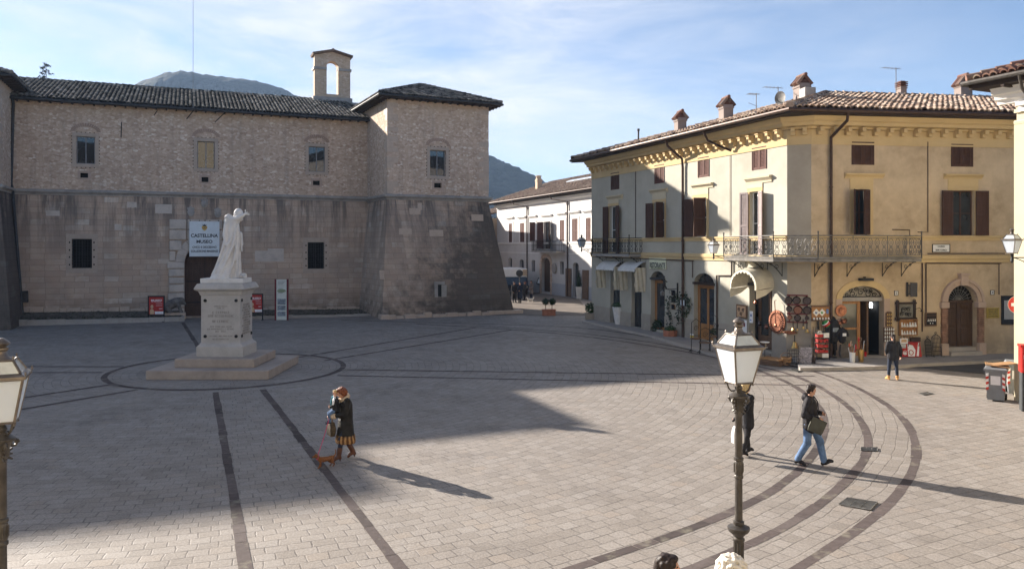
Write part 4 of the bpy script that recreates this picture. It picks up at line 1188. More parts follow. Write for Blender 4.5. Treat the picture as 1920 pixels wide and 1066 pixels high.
# grass bed with its kerb
zw = lambda s: .74 - .5*s/22; zk = lambda s: .36 - .24*s/22; of = lambda s: 1.75 + 1.5*s/22
def bed(s0, s1, label):
    m = MB(); n = 16; V = []; F = []
    for i in range(n+1):
        s = s0+(s1-s0)*i/n
        V += [tuple(CF.world(s, -of(s)+.2, zk(s)-.03)), tuple(CF.world(s, -of(s)*.5, (zk(s)+zw(s))/2)), tuple(CF.world(s, .1, zw(s)))]
    for i in range(n): F += [(3*i,3*i+3,3*i+4,3*i+1),(3*i+1,3*i+4,3*i+5,3*i+2)]
    m.add(V, F); base = m.build('terrain', M['earth']); structure(base)
    k = MB(); s = s0
    def ks(p, q):
        k.rings([[tuple(CF.world(p, -of(p)+y_, zk(p)+e+z_)) for y_, z_ in ((0,-.6),(0,0),(.2,.0),(.2,-.6))], [tuple(CF.world(q, -of(q)+y_, zk(q)+e+z_)) for y_, z_ in ((0,-.6),(0,0),(.2,.0),(.2,-.6))]])
    while s < s1:
        l = min(rnd.uniform(.6,1.2), s1-s); e = rnd.uniform(-.03,.03); ks(s+.01, s+l-.01); s += l
    e = 0
    for sx in (s0, s1):
        a_, b_ = CF.world(sx, -of(sx), 0), CF.world(sx, 0, 0); d_ = (a_-b_); t = Vector((-d_.y, d_.x, 0)).normalized()*.1
        k.rings([[a_-t+Vector((0,0,0)), a_-t+Vector((0,0,zk(sx))), a_+t+Vector((0,0,zk(sx))), a_+t], [b_-t, b_-t+Vector((0,0,zw(sx)*.8)), b_+t+Vector((0,0,zw(sx)*.8)), b_+t]])
    structure(k.build('kerb', M['kerb']))
    gm_ = MB(); rr = random.Random(int(s0*10)+3)
    for _ in range(int((s1-s0)*150)):
        s = rr.uniform(s0+.1, s1-.1); t = rr.random(); y = -of(s)*(1-t)*.92+.02; z = zk(s)+(zw(s)-zk(s))*t
        p = CF.world(s, y, z-.02); h = rr.uniform(.03,.09); a1 = rr.uniform(0,6.28); d1 = Vector((math.cos(a1), math.sin(a1), 0))*rr.uniform(.03,.06)
        gm_.tint = max(0, min(1, rr.gauss(.45,.25))); gm_.add([p-d1, p+d1, p+d1*.3+Vector((rr.uniform(-.06,.06),rr.uniform(-.06,.06),h))], [(0,1,2)])
    tag(gm_.build('grass', M['grassm']), 'low dull grass growing in the kerbed bed along the fortress wall', 'grass', kind='stuff')
bed(.2, CF.at(343,590)[0], ''); bed(CF.at(436,590)[0], SJ-.9, '')
# the hall church beyond the left bastion, outside the picture but shading the square
tc_ = CF.at(-420, 300)[0]
m = MB(); m.box(-60, -17, 11.3, 32, -.1, 22.7); ch = m.build('church', M['rubble'], None, loc=(CF.P0.x, CF.P0.y, 0), rotz=CF.rot)
tag(ch, 'tall plain stone church standing beyond the left bastion of the fortress', 'church')
m = MB(); m.rings([[(-60.6,10.7,22.5),(-16.4,10.7,22.5),(-16.4,32.6,22.5),(-60.6,32.6,22.5)],[(-60.6,10.7,22.9),(-16.4,10.7,22.9),(-16.4,32.6,22.9),(-60.6,32.6,22.9)],[(-50,21,26),(-26,21,26),(-26,21.4,26),(-50,21.4,26)]])
m.build('roof', M['castle_tile'], ch)
# plain houses hidden behind the bastion; they shade the side street
def rear_house(P, Q, dep, h, label):
    F = Facade(P, Q); L_ = (Vector(P)-Vector(Q)).length; t = tag(empty('rear_house', (P[0],P[1],0), F.rot), label, 'house')
    m = MB(); m.M = Matrix.Translation((0,-dep,0)); m.box(0, L_, 0, dep, 0, h-.9); m.build('wall', M['beige'], t)
    m = MB(); m.M = Matrix.Translation((0,-dep,0)); m.rings([[(-.4,-.4,h-.9),(L_+.4,-.4,h-.9),(L_+.4,dep+.4,h-.9),(-.4,dep+.4,h-.9)],[(-.4,-.4,h-.75),(L_+.4,-.4,h-.75),(L_+.4,dep+.4,h-.75),(-.4,dep+.4,h-.75)],[(dep/2,dep/2-.1,h+.6),(L_-1,dep/2-.1,h+.6),(L_-1,dep/2+.1,h+.6),(dep/2,dep/2+.1,h+.6)]]); m.build('roof', M['far_tile'], t)
rear_house((-9.9,94.4), (-6.4,83.4), 10, 11.4, 'plain beige house behind the bastion, nearer of the two lining the hidden street side')
rear_house((-16,117), (-7.3,95.5), 9, 10.9, 'plain beige house behind the bastion, farther one beyond the gap')
# ------------------------------------------------------------------ corner house with the shop
PA, PB, PCc = (5.09,49.8), (11.6,32.83), (12.47,32.45)
YL = Facade(PA, PB); YC = Facade(PB, PCc); YR = Facade(PCc, u=(.9905,.1375))
house = empty('corner_house', (PCc[0], PCc[1], 0), YR.rot)
tag(house, 'ochre and cream corner house with brown shutters, a long iron balcony and shops below', 'house')
def frame(F): return Matrix.Translation((F.P0.x, F.P0.y, 0)) @ Matrix.Rotation(F.rot, 4, 'Z')
HWi = frame(YR).inverted(); MLf = HWi @ frame(YL); MCf = HWi @ frame(YC); MRf = Matrix.Identity(4)
def pl(o, Mx):
    o.matrix_basis = Mx @ o.matrix_basis; return o
LL = (YL.P0 - Vector(PB)).length; LC = (Vector(PB)-Vector(PCc)).length; LR = 15.0
ZT = 10.12; ZF = 9.02          # wall top, bottom of the cream frieze
rL = lambda *r: YL.rect(*r); rR = lambda *r: YR.rect(*r)
attL = [rL(1146.5,325,1160.5,355.3), rL(1228.6,310.4,1245,343.6), rL(1310,296.2,1328.8,331.8), rL(1411.8,277.6,1436,317.6)]
winL = [rL(1143,386,1157.5,476), rL(1226.5,379,1246,446), rL(1302,371,1325,444), rL(1406,359,1426,478)]
def archop(F, x0, y0, x1, y1, ysp):
    a, b, c, d = F.rect(x0,y0,x1,y1); sp = F.at((x0+x1)/2, ysp)[1]; return (a, b, max(c, .13), d, d-sp)
g1 = rL(1144.5,498,1162,599); g2 = rL(1184,498,1203,606); g1 = (g1[0],g1[1],.12,g1[3]); g2 = (g2[0],g2[1],.12,g2[3])
g3 = archop(YL,1220.5,508,1246.5,618,523); g4 = archop(YL,1301,512,1339,640,532); g5 = archop(YL,1405,508,1448,655,534)
mb = MB(); wall(mb, 0, LL, 0, ZF, attL + winL + [g1,g2,g3,g4,g5], .32); o = mb.build('left_wall', M['yel_left'], house); pl(o, MLf)
mb = MB(); wall(mb, 0, LC, 0, ZF, [], .3); o = mb.build('corner_wall', M['yel_cham'], house); pl(o, MCf)
attR = [rR(1598.8,268.3,1636.5,309), rR(1785,272.4,1822,312.6)]
winR = [rR(1600,355,1630,440), rR(1783.5,357,1827,442)]
shop = archop(YR,1578.5,536,1657,669,560); port = archop(YR,1775,534,1831,659,565)
mb = MB(); wall(mb, 0, LR, 0, ZF, attR + winR + [shop, port], .34); o = mb.build('right_wall', M['yel_right'], house)
# hidden walls so the block is closed
mb = MB(); A_ = HWi @ Vector((*PA,0)); back = 13
q = [(LR,0),(LR,back),]
A2 = HWi @ Vector((PA[0]+.934*11, PA[1]+.358*11, 0))
for p, r in (((LR,0),(LR,14)), ((LR,14),(A2.x,A2.y)), ((A2.x,A2.y),(A_.x,A_.y))):
    mb.add([(p[0],p[1],0),(r[0],r[1],0),(r[0],r[1],ZT),(p[0],p[1],ZT)], [(0,1,2,3)])
mb.build('rear_wall', M['yel_left'], house)
def mitre(F1, F2):
    "x shift per unit outward offset at the joint of two facades"
    a = math.acos(max(-1, min(1, F1.u.dot(F2.u)))); return math.tan(a/2)*(1 if F1.u.cross(F2.u) > 0 else -1)
mLC = mitre(YL, YC); mCR = mitre(YC, YR)
corn = [(.05,9.66),(-.10,9.66),(-.14,9.74),(-.34,9.78),(-.38,9.90),(-.48,9.96),(-.56,10.10),(-.58,10.16),(.05,10.18)]
frz = [(.05,ZF),(-.03,ZF),(-.035,ZF+.08),(-.025,9.10),(-.025,9.64),(.05,9.66)]
band_ = [(.05,4.08),(-.05,4.08),(-.06,4.18),(-.10,4.24),(-.11,4.36),(-.05,4.40),(.05,4.42)]
zsill = YL.at(1240,447)[1]
sill_ = [(.05,zsill-.16),(-.04,zsill-.16),(-.06,zsill-.05),(-.09,zsill-.03),(-.09,zsill+.04),(.05,zsill+.06)]
for F, Mx, L_, e0, e1, nm in ((YL,MLf,LL,0,mLC,'cream_light'),(YC,MCf,LC,-mLC,mCR,'cream'),(YR,MRf,LR,-mCR,0,'cream')):
    m = MB(); m.mold(corn, 0, L_, -e0 if e0 else 0, -e1 if e1 else 0); m.mold(frz, 0, L_, -e0 if e0 else 0, -e1 if e1 else 0)
    c = pl(m.build('cornice', M['cream'], house), Mx)
    n = max(2, int(L_/.62))
    for i in range(n):
        x = L_*(i+.5)/n; m = MB()
        m.prism([(x-.09,9.40),(x+.09,9.40),(x+.09,9.655),(x-.09,9.655)], -.20, -.026)
        m.prism([(x-.08,9.53),(x+.08,9.53),(x+.08,9.655),(x-.08,9.655)], -.33, -.205)
        m.box(x-.11, x+.11, -.36, -.03, 9.656, 9.70); m.build('modillion', M['cream'], c)
    m = MB(); m.mold(band_, 0, L_, -e0 if e0 else 0, -e1 if e1 else 0)
    if F is not YC: m.mold(sill_, 0, L_)
    pl(m.build('string_course', M['cream'], house), Mx)
m = MB(); m.box(-.03, LL+.0, -.025, .01, .0, 1.25)
for s0, s1 in ((0,g1[0]),(g1[1],g2[0]),(g2[1],g3[0]),(g3[1],g4[0]),(g4[1],g5[0]),(g5[1],LL)):
    o = MB(); o.box(s0+.002, s1-.002, -.03, .02, .0, 1.0+.1*math.sin(s0*3)); pl(o.build('plinth', M['yel_cham'], house), MLf)
# eaves and roof
OV = .95; EZh = 10.34; run = 7.4; rise = 2.12; S = math.hypot(run, rise); kk = run/S
nL, nR = YL.n, YR.n
# corner of the two eaves lines
def isect(P, u, Q, v):
    d = Q-P; t = (d.x*v.y-d.y*v.x)/(u.x*v.y-u.y*v.x); return P+u*t
E = isect(YL.P0+nL*OV, YL.u, YR.P0+nR*OV, YR.u)
ang = math.acos(max(-1,min(1,(-YL.u).dot(YR.u))))/2; ct = 1/math.tan(ang)
Le = (E-(YL.P0+nL*OV)).length + 1.0
O3 = HWi @ Vector((*(YL.P0+nL*OV-YL.u*1.0), EZh)); eL = (HWi.to_3x3() @ Vector((*YL.u,0))); iL = HWi.to_3x3() @ Vector((-nL.x,-nL.y,0))
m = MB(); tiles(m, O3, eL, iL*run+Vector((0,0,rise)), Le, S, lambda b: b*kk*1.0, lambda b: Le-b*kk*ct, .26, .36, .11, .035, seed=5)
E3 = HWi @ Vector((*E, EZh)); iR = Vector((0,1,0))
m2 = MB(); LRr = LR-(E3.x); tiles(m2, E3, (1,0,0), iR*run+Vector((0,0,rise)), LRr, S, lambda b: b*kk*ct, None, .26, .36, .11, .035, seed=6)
pk = E3 + Vector((run*ct, run, rise))
ridge_tiles(m2, E3+Vector((0,0,.06)), pk+Vector((0,0,.04)), .15, .42, 8)
ridge_tiles(m2, pk, (LR, pk.y, pk.z), .15, .42, 9)
pk2 = E3 - eL*run*ct + iL*run + Vector((0,0,rise)); lend = O3 + eL*run + iL*run + Vector((0,0,rise))
ridge_tiles(m, lend, pk2, .15, .42, 10); ridge_tiles(m, O3+Vector((0,0,.06)), lend, .15, .42, 12)
m.tint = .3; bl = O3 + iL*run*2; m.add([O3-Vector((0,0,.03)), bl, lend], [(0,2,1)])
bk = lend + iL*run - Vector((0,0,rise)); bk2 = pk2 + iL*run*1.0 - Vector((0,0,rise)); m.add([lend, pk2, bk2, bk], [(0,1,2,3)]); m.add([bl, lend, bk], [(0,1,2)])
m2.tint = .3; m2.add([pk, (LR,pk.y,pk.z), (LR,pk.y+run,E3.z), (pk.x+run, pk.y+run, E3.z)], [(0,1,2,3)]); m2.add([pk, (pk.x+run,pk.y+run,E3.z), pk2+Vector((4,4,-2))], [(0,1,2)])
roofL = m.build('roof', M['town_tile'], house); roofR = m2.build('roof', M['town_tile'], house)
# soffit and gutters
m = MB(); D3 = Vector((LR, E3.y, EZh))
wl = [HWi @ Vector((*(YL.P0-YL.u*.0),0)), HWi @ Vector((*PB,0)), Vector((0,0,0)), Vector((LR,0,0))]
ol = [O3.copy(), E3.copy(), E3.copy(), D3]
for z0, z1, inn in ((EZh-.20, EZh-.03, .04),):
    for i in (0, 2):
        a, b, c, d = ol[i], ol[i+1], wl[i+1], wl[i]
        m.add([(a.x,a.y,z1),(b.x,b.y,z1),(c.x,c.y,z1),(d.x,d.y,z1),(a.x,a.y,z0),(b.x,b.y,z0),(c.x,c.y,z0-.02),(d.x,d.y,z0-.02)], [(0,1,5,4),(4,5,6,7),(0,3,2,1)])
    m.add([(E3.x,E3.y,z0),(wl[1].x,wl[1].y,z0-.02),(wl[2].x,wl[2].y,z0-.02)], [(0,1,2)])
m.build('eave_board', M['eave_wood'], roofR)
m = MB(); m.tube([O3+Vector((0,0,-.07))-iL*.07, E3+Vector((0,0,-.07))-iL*.05-iR*.05, D3+Vector((0,-.07,-.07))], .085, 8); m.build('gutter', M['gutter'], roofR)
# attic shutters (closed), main windows, lintels
fr = M['shutter']
for r in attL + attR:
    F = MLf if r in attL else MRf; mat = M['shutter_red'] if r in attL[1:] else M['shutter']
    hw = (r[1]-r[0])/2
    m = MB(); m.box(r[0]-.05, r[0], -.03, .05, r[2], r[3]+.05); m.box(r[1], r[1]+.05, -.03, .05, r[2], r[3]+.05); m.box(r[0], r[1], -.03, .05, r[3], r[3]+.05)
    fo = pl(m.build('window', mat, house), F)
    m = MB(); m.box(r[0], r[1], .2, .22, r[2], r[3]); m.build('pane', M['glass'], fo)
    for s0 in (r[0], r[0]+hw+.003):
        s = shutter(house, s0, r[2], hw-.006, r[3]-r[2], 0, mat, .035); pl(s, F)
def mainwin(r, F, al, ar, mat, wf=.54, frame_mat=None, glass=None, surr=True, trim='cream', rightmat=None):
    wd = r[1]-r[0]
    o = pl(window(house, *r, .16, frame_mat or M['white'], glass or M['glass'], 1, .055, 1), F)
    if surr:
        m = MB(); t = .16
        m.box(r[0]-t, r[0]-.002, -.03, .02, r[2], r[3]+t); m.box(r[1]+.002, r[1]+t, -.03, .02, r[2], r[3]+t); m.box(r[0]-.002, r[1]+.002, -.03, .02, r[3]+.002, r[3]+t)
        pl(m.build('window_surround', M[trim], house), F)
    pl(shutter(house, r[0]-.0, r[2]+.02, wd*wf, r[3]-r[2]-.04, al, mat, -.035), F)
    pl(shutter(house, r[1]+.0, r[2]+.02, wd*wf, r[3]-r[2]-.04, ar, rightmat or mat, -.035, 'r'), F)
for r, al, ar in zip(winL[:3], (172,172,168), (168,110,75)): mainwin(r, MLf, al, ar, M['shutter'], .56)
mainwin(winL[3], MLf, 165, 160, M['shutter_white'], .62, M['white'])
mainwin(winR[0], MRf, 125, 28, M['shutter'], .62, M['shutter'])
mainwin(winR[1], MRf, 172, 172, M['shutter'], .50, M['shutter'])
for (x0,x1,y0,y1,yf), r in zip(((1140,1168,366.5,375,385),(1220.5,1252.5,354.5,362,378),(1300,1338,344.5,353,370),(1400.5,1448,331,343,358)), winL):
    a0,a1,zb,zt = rL(x0,y0,x1,y1); pl(lintel(house, a0, a1, zb, zt, M['cream_light'], (r[0]-.16, r[1]+.16, r[3]+.165)), MLf)
for (x0,x1,y0,y1), r in zip(((1583,1655,325.5,334.5),(1769,1840,327,336)), winR):
    a0,a1,zb,zt = rR(x0,y0,x1,y1); lintel(house, a0, a1, zb, zt, M['cream'], (r[0]-.16, r[1]+.16, r[3]+.165))
# downpipes and cable runs
def zx(F, px, py, off=.1): return F.at(px, py, off)
a, z = zx(YL,1275,300)
o = pipe(house, [(a,-OV,EZh-.1),(a,-.85,EZh-.45),(a+.25,-.15,9.25),(a+.25,-.1,8.8),(a+.25,-.1,.1)], .065, M['gutter'], rings=(7.5,5.0,2.6)); pl(o, MLf)
a, z = zx(YL,1349,270)
o = pipe(house, [(a-.1,-OV,EZh-.1),(a,-.9,EZh-.35),(a,-.75,9.75),(a+.5,-.45,9.45),(a+.9,-.1,9.2)], .055, M['gutter']); pl(o, MLf)
a, z = zx(YR,1558,300)
pipe(house, [(a+.25,-OV,EZh-.1),(a+.25,-.9,EZh-.45),(a,-.12,9.3),(a,-.12,8.8),(a,-.12,.15)], .065, M['gutter'], rings=(7.2,5.2,2.4))
m = MB(); m.tube([(*YL.at(1372,482,.06)[:1],-.06,YL.at(1372,482)[1]),(YL.at(1372,516,.06)[0],-.06,YL.at(1372,516)[1]),(YL.at(1344,516,.06)[0],-.06,YL.at(1344,516)[1]),(YL.at(1344,516,.06)[0],-.06,.3)], .045, 6)
pl(m.build('downpipe', M['gutter'], house), MLf)
m = MB(); x1_ = YR.at(1739,268)[0]; x2_ = YR.at(1720,436)[0]; z1_ = YR.at(1739,435)[1]
m.tube([(x1_,-.03,YR.at(1739,266)[1]),(x1_,-.03,z1_),(x2_,-.03,z1_)], .018, 5)
m.tube([(YR.at(1672,430)[0],-.03,YR.at(1672,430)[1]),(YR.at(1705,431)[0],-.03,YR.at(1705,431)[1]),(YR.at(1705,431)[0],-.03,z1_-.3)], .018, 5)
for px in (1728,1735):
    xx = YR.at(px,500)[0]; m.tube([(xx,-.05,4.05),(xx,-.05,YR.at(px,621 if px < 1730 else 598)[1])], .028, 5)
zc = YR.at(1800,493)[1]; m.tube([(YR.at(1735,493)[0],-.04,zc),(YR.at(1876,493)[0],-.04,zc-.02)], .02, 5); xx = YR.at(1872,500)[0]; m.tube([(xx,-.04,zc),(xx,-.04,YR.at(1872,552)[1])], .02, 5)
zc = YR.at(1800,475)[1]; m.tube([(YR.at(1736,477)[0],-.12,zc),(YR.at(1880,475)[0],-.12,zc)], .022, 5)
m.build('cable', M['gutter'], house)
m = MB(); x_ = YL.at(1192,310)[0]; m.box(x_-.03, x_+.03, -.02, .01, 4.45, ZF)
zc = YL.at(1240,485)[1]; m.tube([(.3,-.06,zc),(YL.at(1302,485)[0],-.06,zc-.05),(YL.at(1300,489)[0],-.06,zc-.1),(YL.at(1300,520)[0],-.06,YL.at(1300,520)[1])], .025, 5)
x_ = YL.at(1370,285)[0]; m.tube([(x_,-.03,ZF),(x_,-.03,4.5)], .015, 4)
pl(m.build('cable', M['gutter'], house), MLf)
# balconies
def rail_panel(m, p, q, z0, z1, out):
    "scrolled ironwork between two plan points"
    p = Vector(p); q = Vector(q); d = q-p; L_ = d.length; d.normalize()
    P3 = lambda s, z: (p.x+d.x*s, p.y+d.y*s, z)
    m.tube([P3(0,z1),P3(L_,z1)], .024, 6); m.tube([P3(0,z0+.10),P3(L_,z0+.10)], .014, 5); m.tube([P3(0,z1-.10),P3(L_,z1-.10)], .012, 5); m.tube([P3(0,z0+.03),P3(L_,z0+.03)], .018, 5)
    n = max(1, round(L_/.30)); w_ = L_/n; hh = z1-z0-.2
    for i in range(n):
        c = w_*(i+.5); zb = z0+.10
        for sg in (-1, 1):
            pts = []
            for k in range(15):
                t = k/14
                x = .095*math.sin(math.pi*2*t)*(1 if t < .5 else -1)*(.85 if t < .5 else 1.0) + .012
                pts.append(P3(c+sg*abs(x)*.95, zb+hh*t))
            m.tube(pts, .0105, 4, False)
            m.tube([P3(c+sg*(.052+.045*math.cos(a_)), zb+hh*.20+.05*math.sin(a_)) for a_ in [k*math.pi/5 for k in range(9)]], .009, 4, False)
        m.tube([P3(c+.05*math.cos(a_), zb+hh*.50+.05*math.sin(a_)) for a_ in [k*math.pi/4 for k in range(9)]], .010, 4, False)
        m.tube([P3(c+.042*math.cos(a_), zb+hh*.74+.055*math.sin(a_)) for a_ in [k*math.pi/4 for k in range(9)]], .009, 4, False)
    k = max(1, round(L_/1.4))
    for i in range(k+1):
        s = L_*i/k; m.tube([P3(s,z0),P3(s,z1+.02)], .016, 5)
    for s in (0, L_):
        m.tube([P3(s,z0-.02),P3(s,z1+.12)], .026, 6); m.sphere(P3(s,z1+.15), .04, 8, 5)
def bracket(m, base, out, L_, h):
    b = Vector(base); o = Vector(out)
    m.tube([b, b+o*L_], .02, 5); m.tube([b-Vector((0,0,h)), b], .02, 5)
    pts = []
    for k in range(13):
        t = k/12; pts.append(b + o*(L_*t) - Vector((0,0,h*(1-t)**1.8)))
    m.tube(pts, .018, 5)
    for (cx, cz, r_) in ((.30,.28,.11),(.62,.16,.08)):
        c = b + o*(L_*cx) - Vector((0,0,h*cz*1.3)); m.tube([c + o*(r_*(1-.06*k)*math.cos(k*.6)) + Vector((0,0,r_*(1-.06*k)*math.sin(k*.6))) for k in range(13)], .012, 4)
BD = 1.1; zf0, zf1 = 4.13, 4.30; ztop = 5.20
c1 = isect(YL.P0+YL.n*BD, YL.u, YC.P0+YC.n*BD, YC.u); c2 = isect(YC.P0+YC.n*BD, YC.u, YR.P0+YR.n*BD, YR.u)
aL = YL.at(1357,470,BD)[0]; aR = YR.at(1728,470,BD)[0]
W2 = lambda F, a, off: F.P0+F.u*a+F.n*off
poly = [W2(YL,aL,-.05), W2(YL,aL,BD), c1, c2, W2(YR,aR,BD), W2(YR,aR,-.05), Vector(PCc), Vector(PB)]
pw3 = [HWi @ Vector((p.x,p.y,0)) for p in poly]
m = MB(); m.slab([(p.x,p.y) for p in pw3], zf0, zf1-.05);
big = [(p.x,p.y) for p in pw3]; m.slab(big, zf1-.04, zf1)
bal = m.build('balcony', simple('balcony slab', (.20,.185,.165), .85, 0, .3, 5, .2), house)
m = MB(); ins = [pw3[0]*.97+pw3[7]*.03, pw3[1], pw3[2], pw3[3], pw3[4], pw3[5]]
for i in range(5): rail_panel(m, (pw3[i].x,pw3[i].y,0), (pw3[i+1].x,pw3[i+1].y,0), zf1, ztop, 1)
m.build('railing', M['grey_iron'], bal)
for F, Mx, aa in ((YL,MLf,(aL+.15, (aL+LL)/2+.2, LL-.3)),(YR,MRf,(.15,1.6,3.2,aR-.15))):
    for a_ in aa:
        b3 = Mx @ Vector((a_,0,zf0-.01)); o3 = Mx.to_3x3() @ Vector((0,-1,0)); m = MB(); bracket(m, b3, o3, .95, .62); m.build('bracket', M['iron'], bal)
# small balcony
a0, a1 = YL.at(1112,465,.8)[0], YL.at(1181,465,.8)[0]; a0 = max(a0, .1)
poly = [HWi @ Vector((*W2(YL,a,o_),0)) for a, o_ in ((a0,-.05),(a0,.85),(a1,.85),(a1,-.05))]
m = MB(); m.slab([(p.x,p.y) for p in poly], 4.16, 4.30); bal2 = m.build('balcony', M['stone_trim'], house)
m = MB()
for i in range(3): rail_panel(m, (poly[i].x,poly[i].y,0), (poly[i+1].x,poly[i+1].y,0), 4.30, 5.22, 1)
m.build('railing', M['iron'], bal2)
for a_ in (a0+.2, (a0+a1)/2, a1-.2): m = MB(); bracket(m, MLf @ Vector((a_,0,4.14)), MLf.to_3x3() @ Vector((0,-1,0)), .7, .6); m.build('bracket', M['iron'], bal2)
# ground floor, left face
for r in (g1, g2):
    o = pl(window(house, *r, .22, M['pipe_grey'], M['glass'], 1, .06), MLf); o.name = 'shop_window'
def arched_door(r, F, wood, glass, bar=None, leaves=1, depth=.22, solid=.28):
    a, b, c, d, rs = r; sp = d-rs; m = MB(); fw = .09
    m.box(a, a+fw, depth, depth+.07, c, sp); m.box(b-fw, b, depth, depth+.07, c, sp); m.box(a+fw, b-fw, depth, depth+.07, sp-.12, sp)
    for i in range(leaves):
        x0 = a+fw+(b-a-2*fw)*i/leaves; x1 = a+fw+(b-a-2*fw)*(i+1)/leaves
        m.box(x0, x0+.08, depth+.005, depth+.065, c, sp-.12); m.box(x1-.08, x1, depth+.005, depth+.065, c, sp-.12)
        m.box(x0+.08, x1-.08, depth+.005, depth+.065, c, c+(sp-c)*solid); m.box(x0+.08, x1-.08, depth+.005, depth+.065, sp-.24, sp-.12)
        m.box(x0+.15, x1-.15, depth-.01, depth+.004, c+.12, c+(sp-c)*solid-.08)
    o = pl(m.build('door', wood, house), F)
    g_ = MB(); g_.box(a+fw, b-fw, depth+.03, depth+.04, c+(sp-c)*solid, sp-.2); archpane(a, b, sp, sp, rs, depth+.05, g_); g_.build('pane', glass, o)
    if bar:
        k = MB(); k.box(a-.06, b+.06, -.05, depth, sp-.05, sp+.07)
        n = 9
        for i in range(1, n):
            t = math.pi*i/n; cx = (a+b)/2; k.tube([(cx, depth-.03, sp), (cx-(b-a)/2*math.cos(t)*.97, depth-.03, sp+rs*math.sin(t)*.97)], .012, 4)
        k.build('transom', M[bar], o)
    return o
arched_door(g3, MLf, M['orange_wood'], M['glass'], 'pipe_grey', 1, .26, .05)
arched_door(g4, MLf, M['orange_wood'], M['glass'], 'eave_wood', 2, .24, .28)
d5 = arched_door(g5, MLf, M['old_wood'], M['glass'], 'pipe_grey', 2, .5, .2)
# right face: shop entrance, open on the right
a, b, c, d, rs = shop; sp = d-rs
m = MB(); m.box(a, b, .10, .30, sp-.10, sp+.06); so_ = m.build('transom', M['stone_trim'], house)
m = MB(); cx = (a+b)/2
for (ux, uz, r_, fl) in ((0,.32,.16,1),(-.36,.2,.17,-1),(.36,.2,.17,1),(-.62,.14,.11,-1),(.62,.14,.11,1),(-.2,.5,.1,1),(.2,.5,.1,-1),(-.45,.42,.09,1),(.45,.42,.09,-1)):
    m.tube(spiral((cx+ux*(b-a)/1.9, sp+.06+uz*rs*1.25), r_, 1.4, 0, .16, 18, fl), .016, 5)
m.tube([(p[0],.16,p[1]) for p in arch(a+.02, b-.02, sp+.05, rs-.06, 18)], .02, 5); m.tube([(a,.16,sp+.08),(b,.16,sp+.08)], .02, 5)
m.build('fanlight_scrolls', M['iron'], so_)
m = MB(); archpane(a, b, sp, sp, rs, .24, m); m.build('pane', simple('milky pane', (.36,.33,.28), .3), so_)
m = MB(); archband(m, a-.001, b+.001, sp, rs, .26, -.035, .02, 18); m.build('arch_surround', M['cream'], house)
for x0, x1 in ((a-.27,a-.003),(b+.003,b+.27)):
    m = MB(); m.box(x0, x1, -.03, .03, .13, sp-.002); m.build('jamb', M['pink'], house)
lw = YR.at(1618,620)[0]-a
m = MB(); x0, x1 = a+.02, a+lw; fw = .14
m.box(x0,x0+.06,.2,.27,.15,sp-.1); m.box(x1-fw,x1,.2,.27,.15,sp-.1); m.box(x0+.06,x1-fw,.2,.27,sp-.22,sp-.1); m.box(x0+.06,x1-fw,.2,.27,.15,.35); m.box(x0+.06,x1-fw,.21,.26,1.25,1.33)
dr = m.build('door', M['orange_wood'], house); m = MB(); m.box(x0+.06,x1-fw,.23,.24,.35,sp-.22); m.build('pane', M['glass_warm'], dr)
m = MB(); m.box(b-.55,b-.47,.36,1.2,.15,sp-.12); m.build('door', M['old_wood'], house)
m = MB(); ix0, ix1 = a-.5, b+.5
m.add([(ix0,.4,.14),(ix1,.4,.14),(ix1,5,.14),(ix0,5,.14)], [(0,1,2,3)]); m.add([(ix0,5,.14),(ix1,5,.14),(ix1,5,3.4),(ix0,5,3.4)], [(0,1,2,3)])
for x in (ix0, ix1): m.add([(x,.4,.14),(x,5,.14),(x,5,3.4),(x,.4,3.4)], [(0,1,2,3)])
m.add([(ix0,.4,3.4),(ix1,.4,3.4),(ix1,5,3.4),(ix0,5,3.4)], [(0,3,2,1)]); m.build('shop_interior', M['dark'], house)  # room faces near black, the gloom of the unlit shop put into the colour
lm = NT('shop lamp'); lm.color((.9,.9,.9)); lm.b.inputs['Emission Color'].default_value = (.95,.98,1,1); lm.b.inputs['Emission Strength'].default_value = 5; lm.fin(.5)
lx, lz = YR.at(1633,571,-1.5); m = MB(); m.bev(lx-.05,lx+.05,1.45,1.55,lz-.14,lz+.1,.02); m.build('shop_lamp', lm.mat, house)
m = MB(); m.box(a+.0,b+.25,-.35,.34,.0,.145); m.build('doorstep', M['kerb'], house)
m = MB(); xl, zl = YR.at(1625,524,.2); m.box(xl-.28,xl+.28,-.28,-.04,zl-.05,zl+.06); m.box(xl-.03,xl+.03,-.1,.0,zl,zl+.12); m.build('door_light', M['iron'], house)
# stone portal on the right
M['jambbrick'] = simple('jamb brick', (.27,.155,.105), .9, 0, .4, 5, .4)
a, b, c, d, rs = port; sp = d-rs
m = MB(); archband(m, a, b, sp, rs, .17, -.10, .1, 15, .02); archband(m, a-.172, b+.172, sp, rs+.172, .12, -.15, .1, 15, .02)
po = m.build('portal', M['pink'], house)
for x0, x1 in ((a-.30,a-.004),(b+.004,b+.30)):
    m = MB(); m.bev(x0-.04,x1+(.03 if x0<a else .04),-.17,.1,sp-.26,sp-.01,.02); m.build('impost', M['pink'], po)
m = MB(); cx = (a+b)/2; m.bev(cx-.17,cx+.17,-.22,.1,d-.02,d+.42,.02); m.box(cx-.22,cx+.22,-.25,.05,d+.42,d+.50); m.build('keystone', M['pink'], po)
for x0, x1 in ((a-.34,a-.01),(b+.01,b+.34)): m = MB(); m.bev(x0,x1,-.18,.1,.0,.62,.02); m.build('base_block', M['pink'], po)
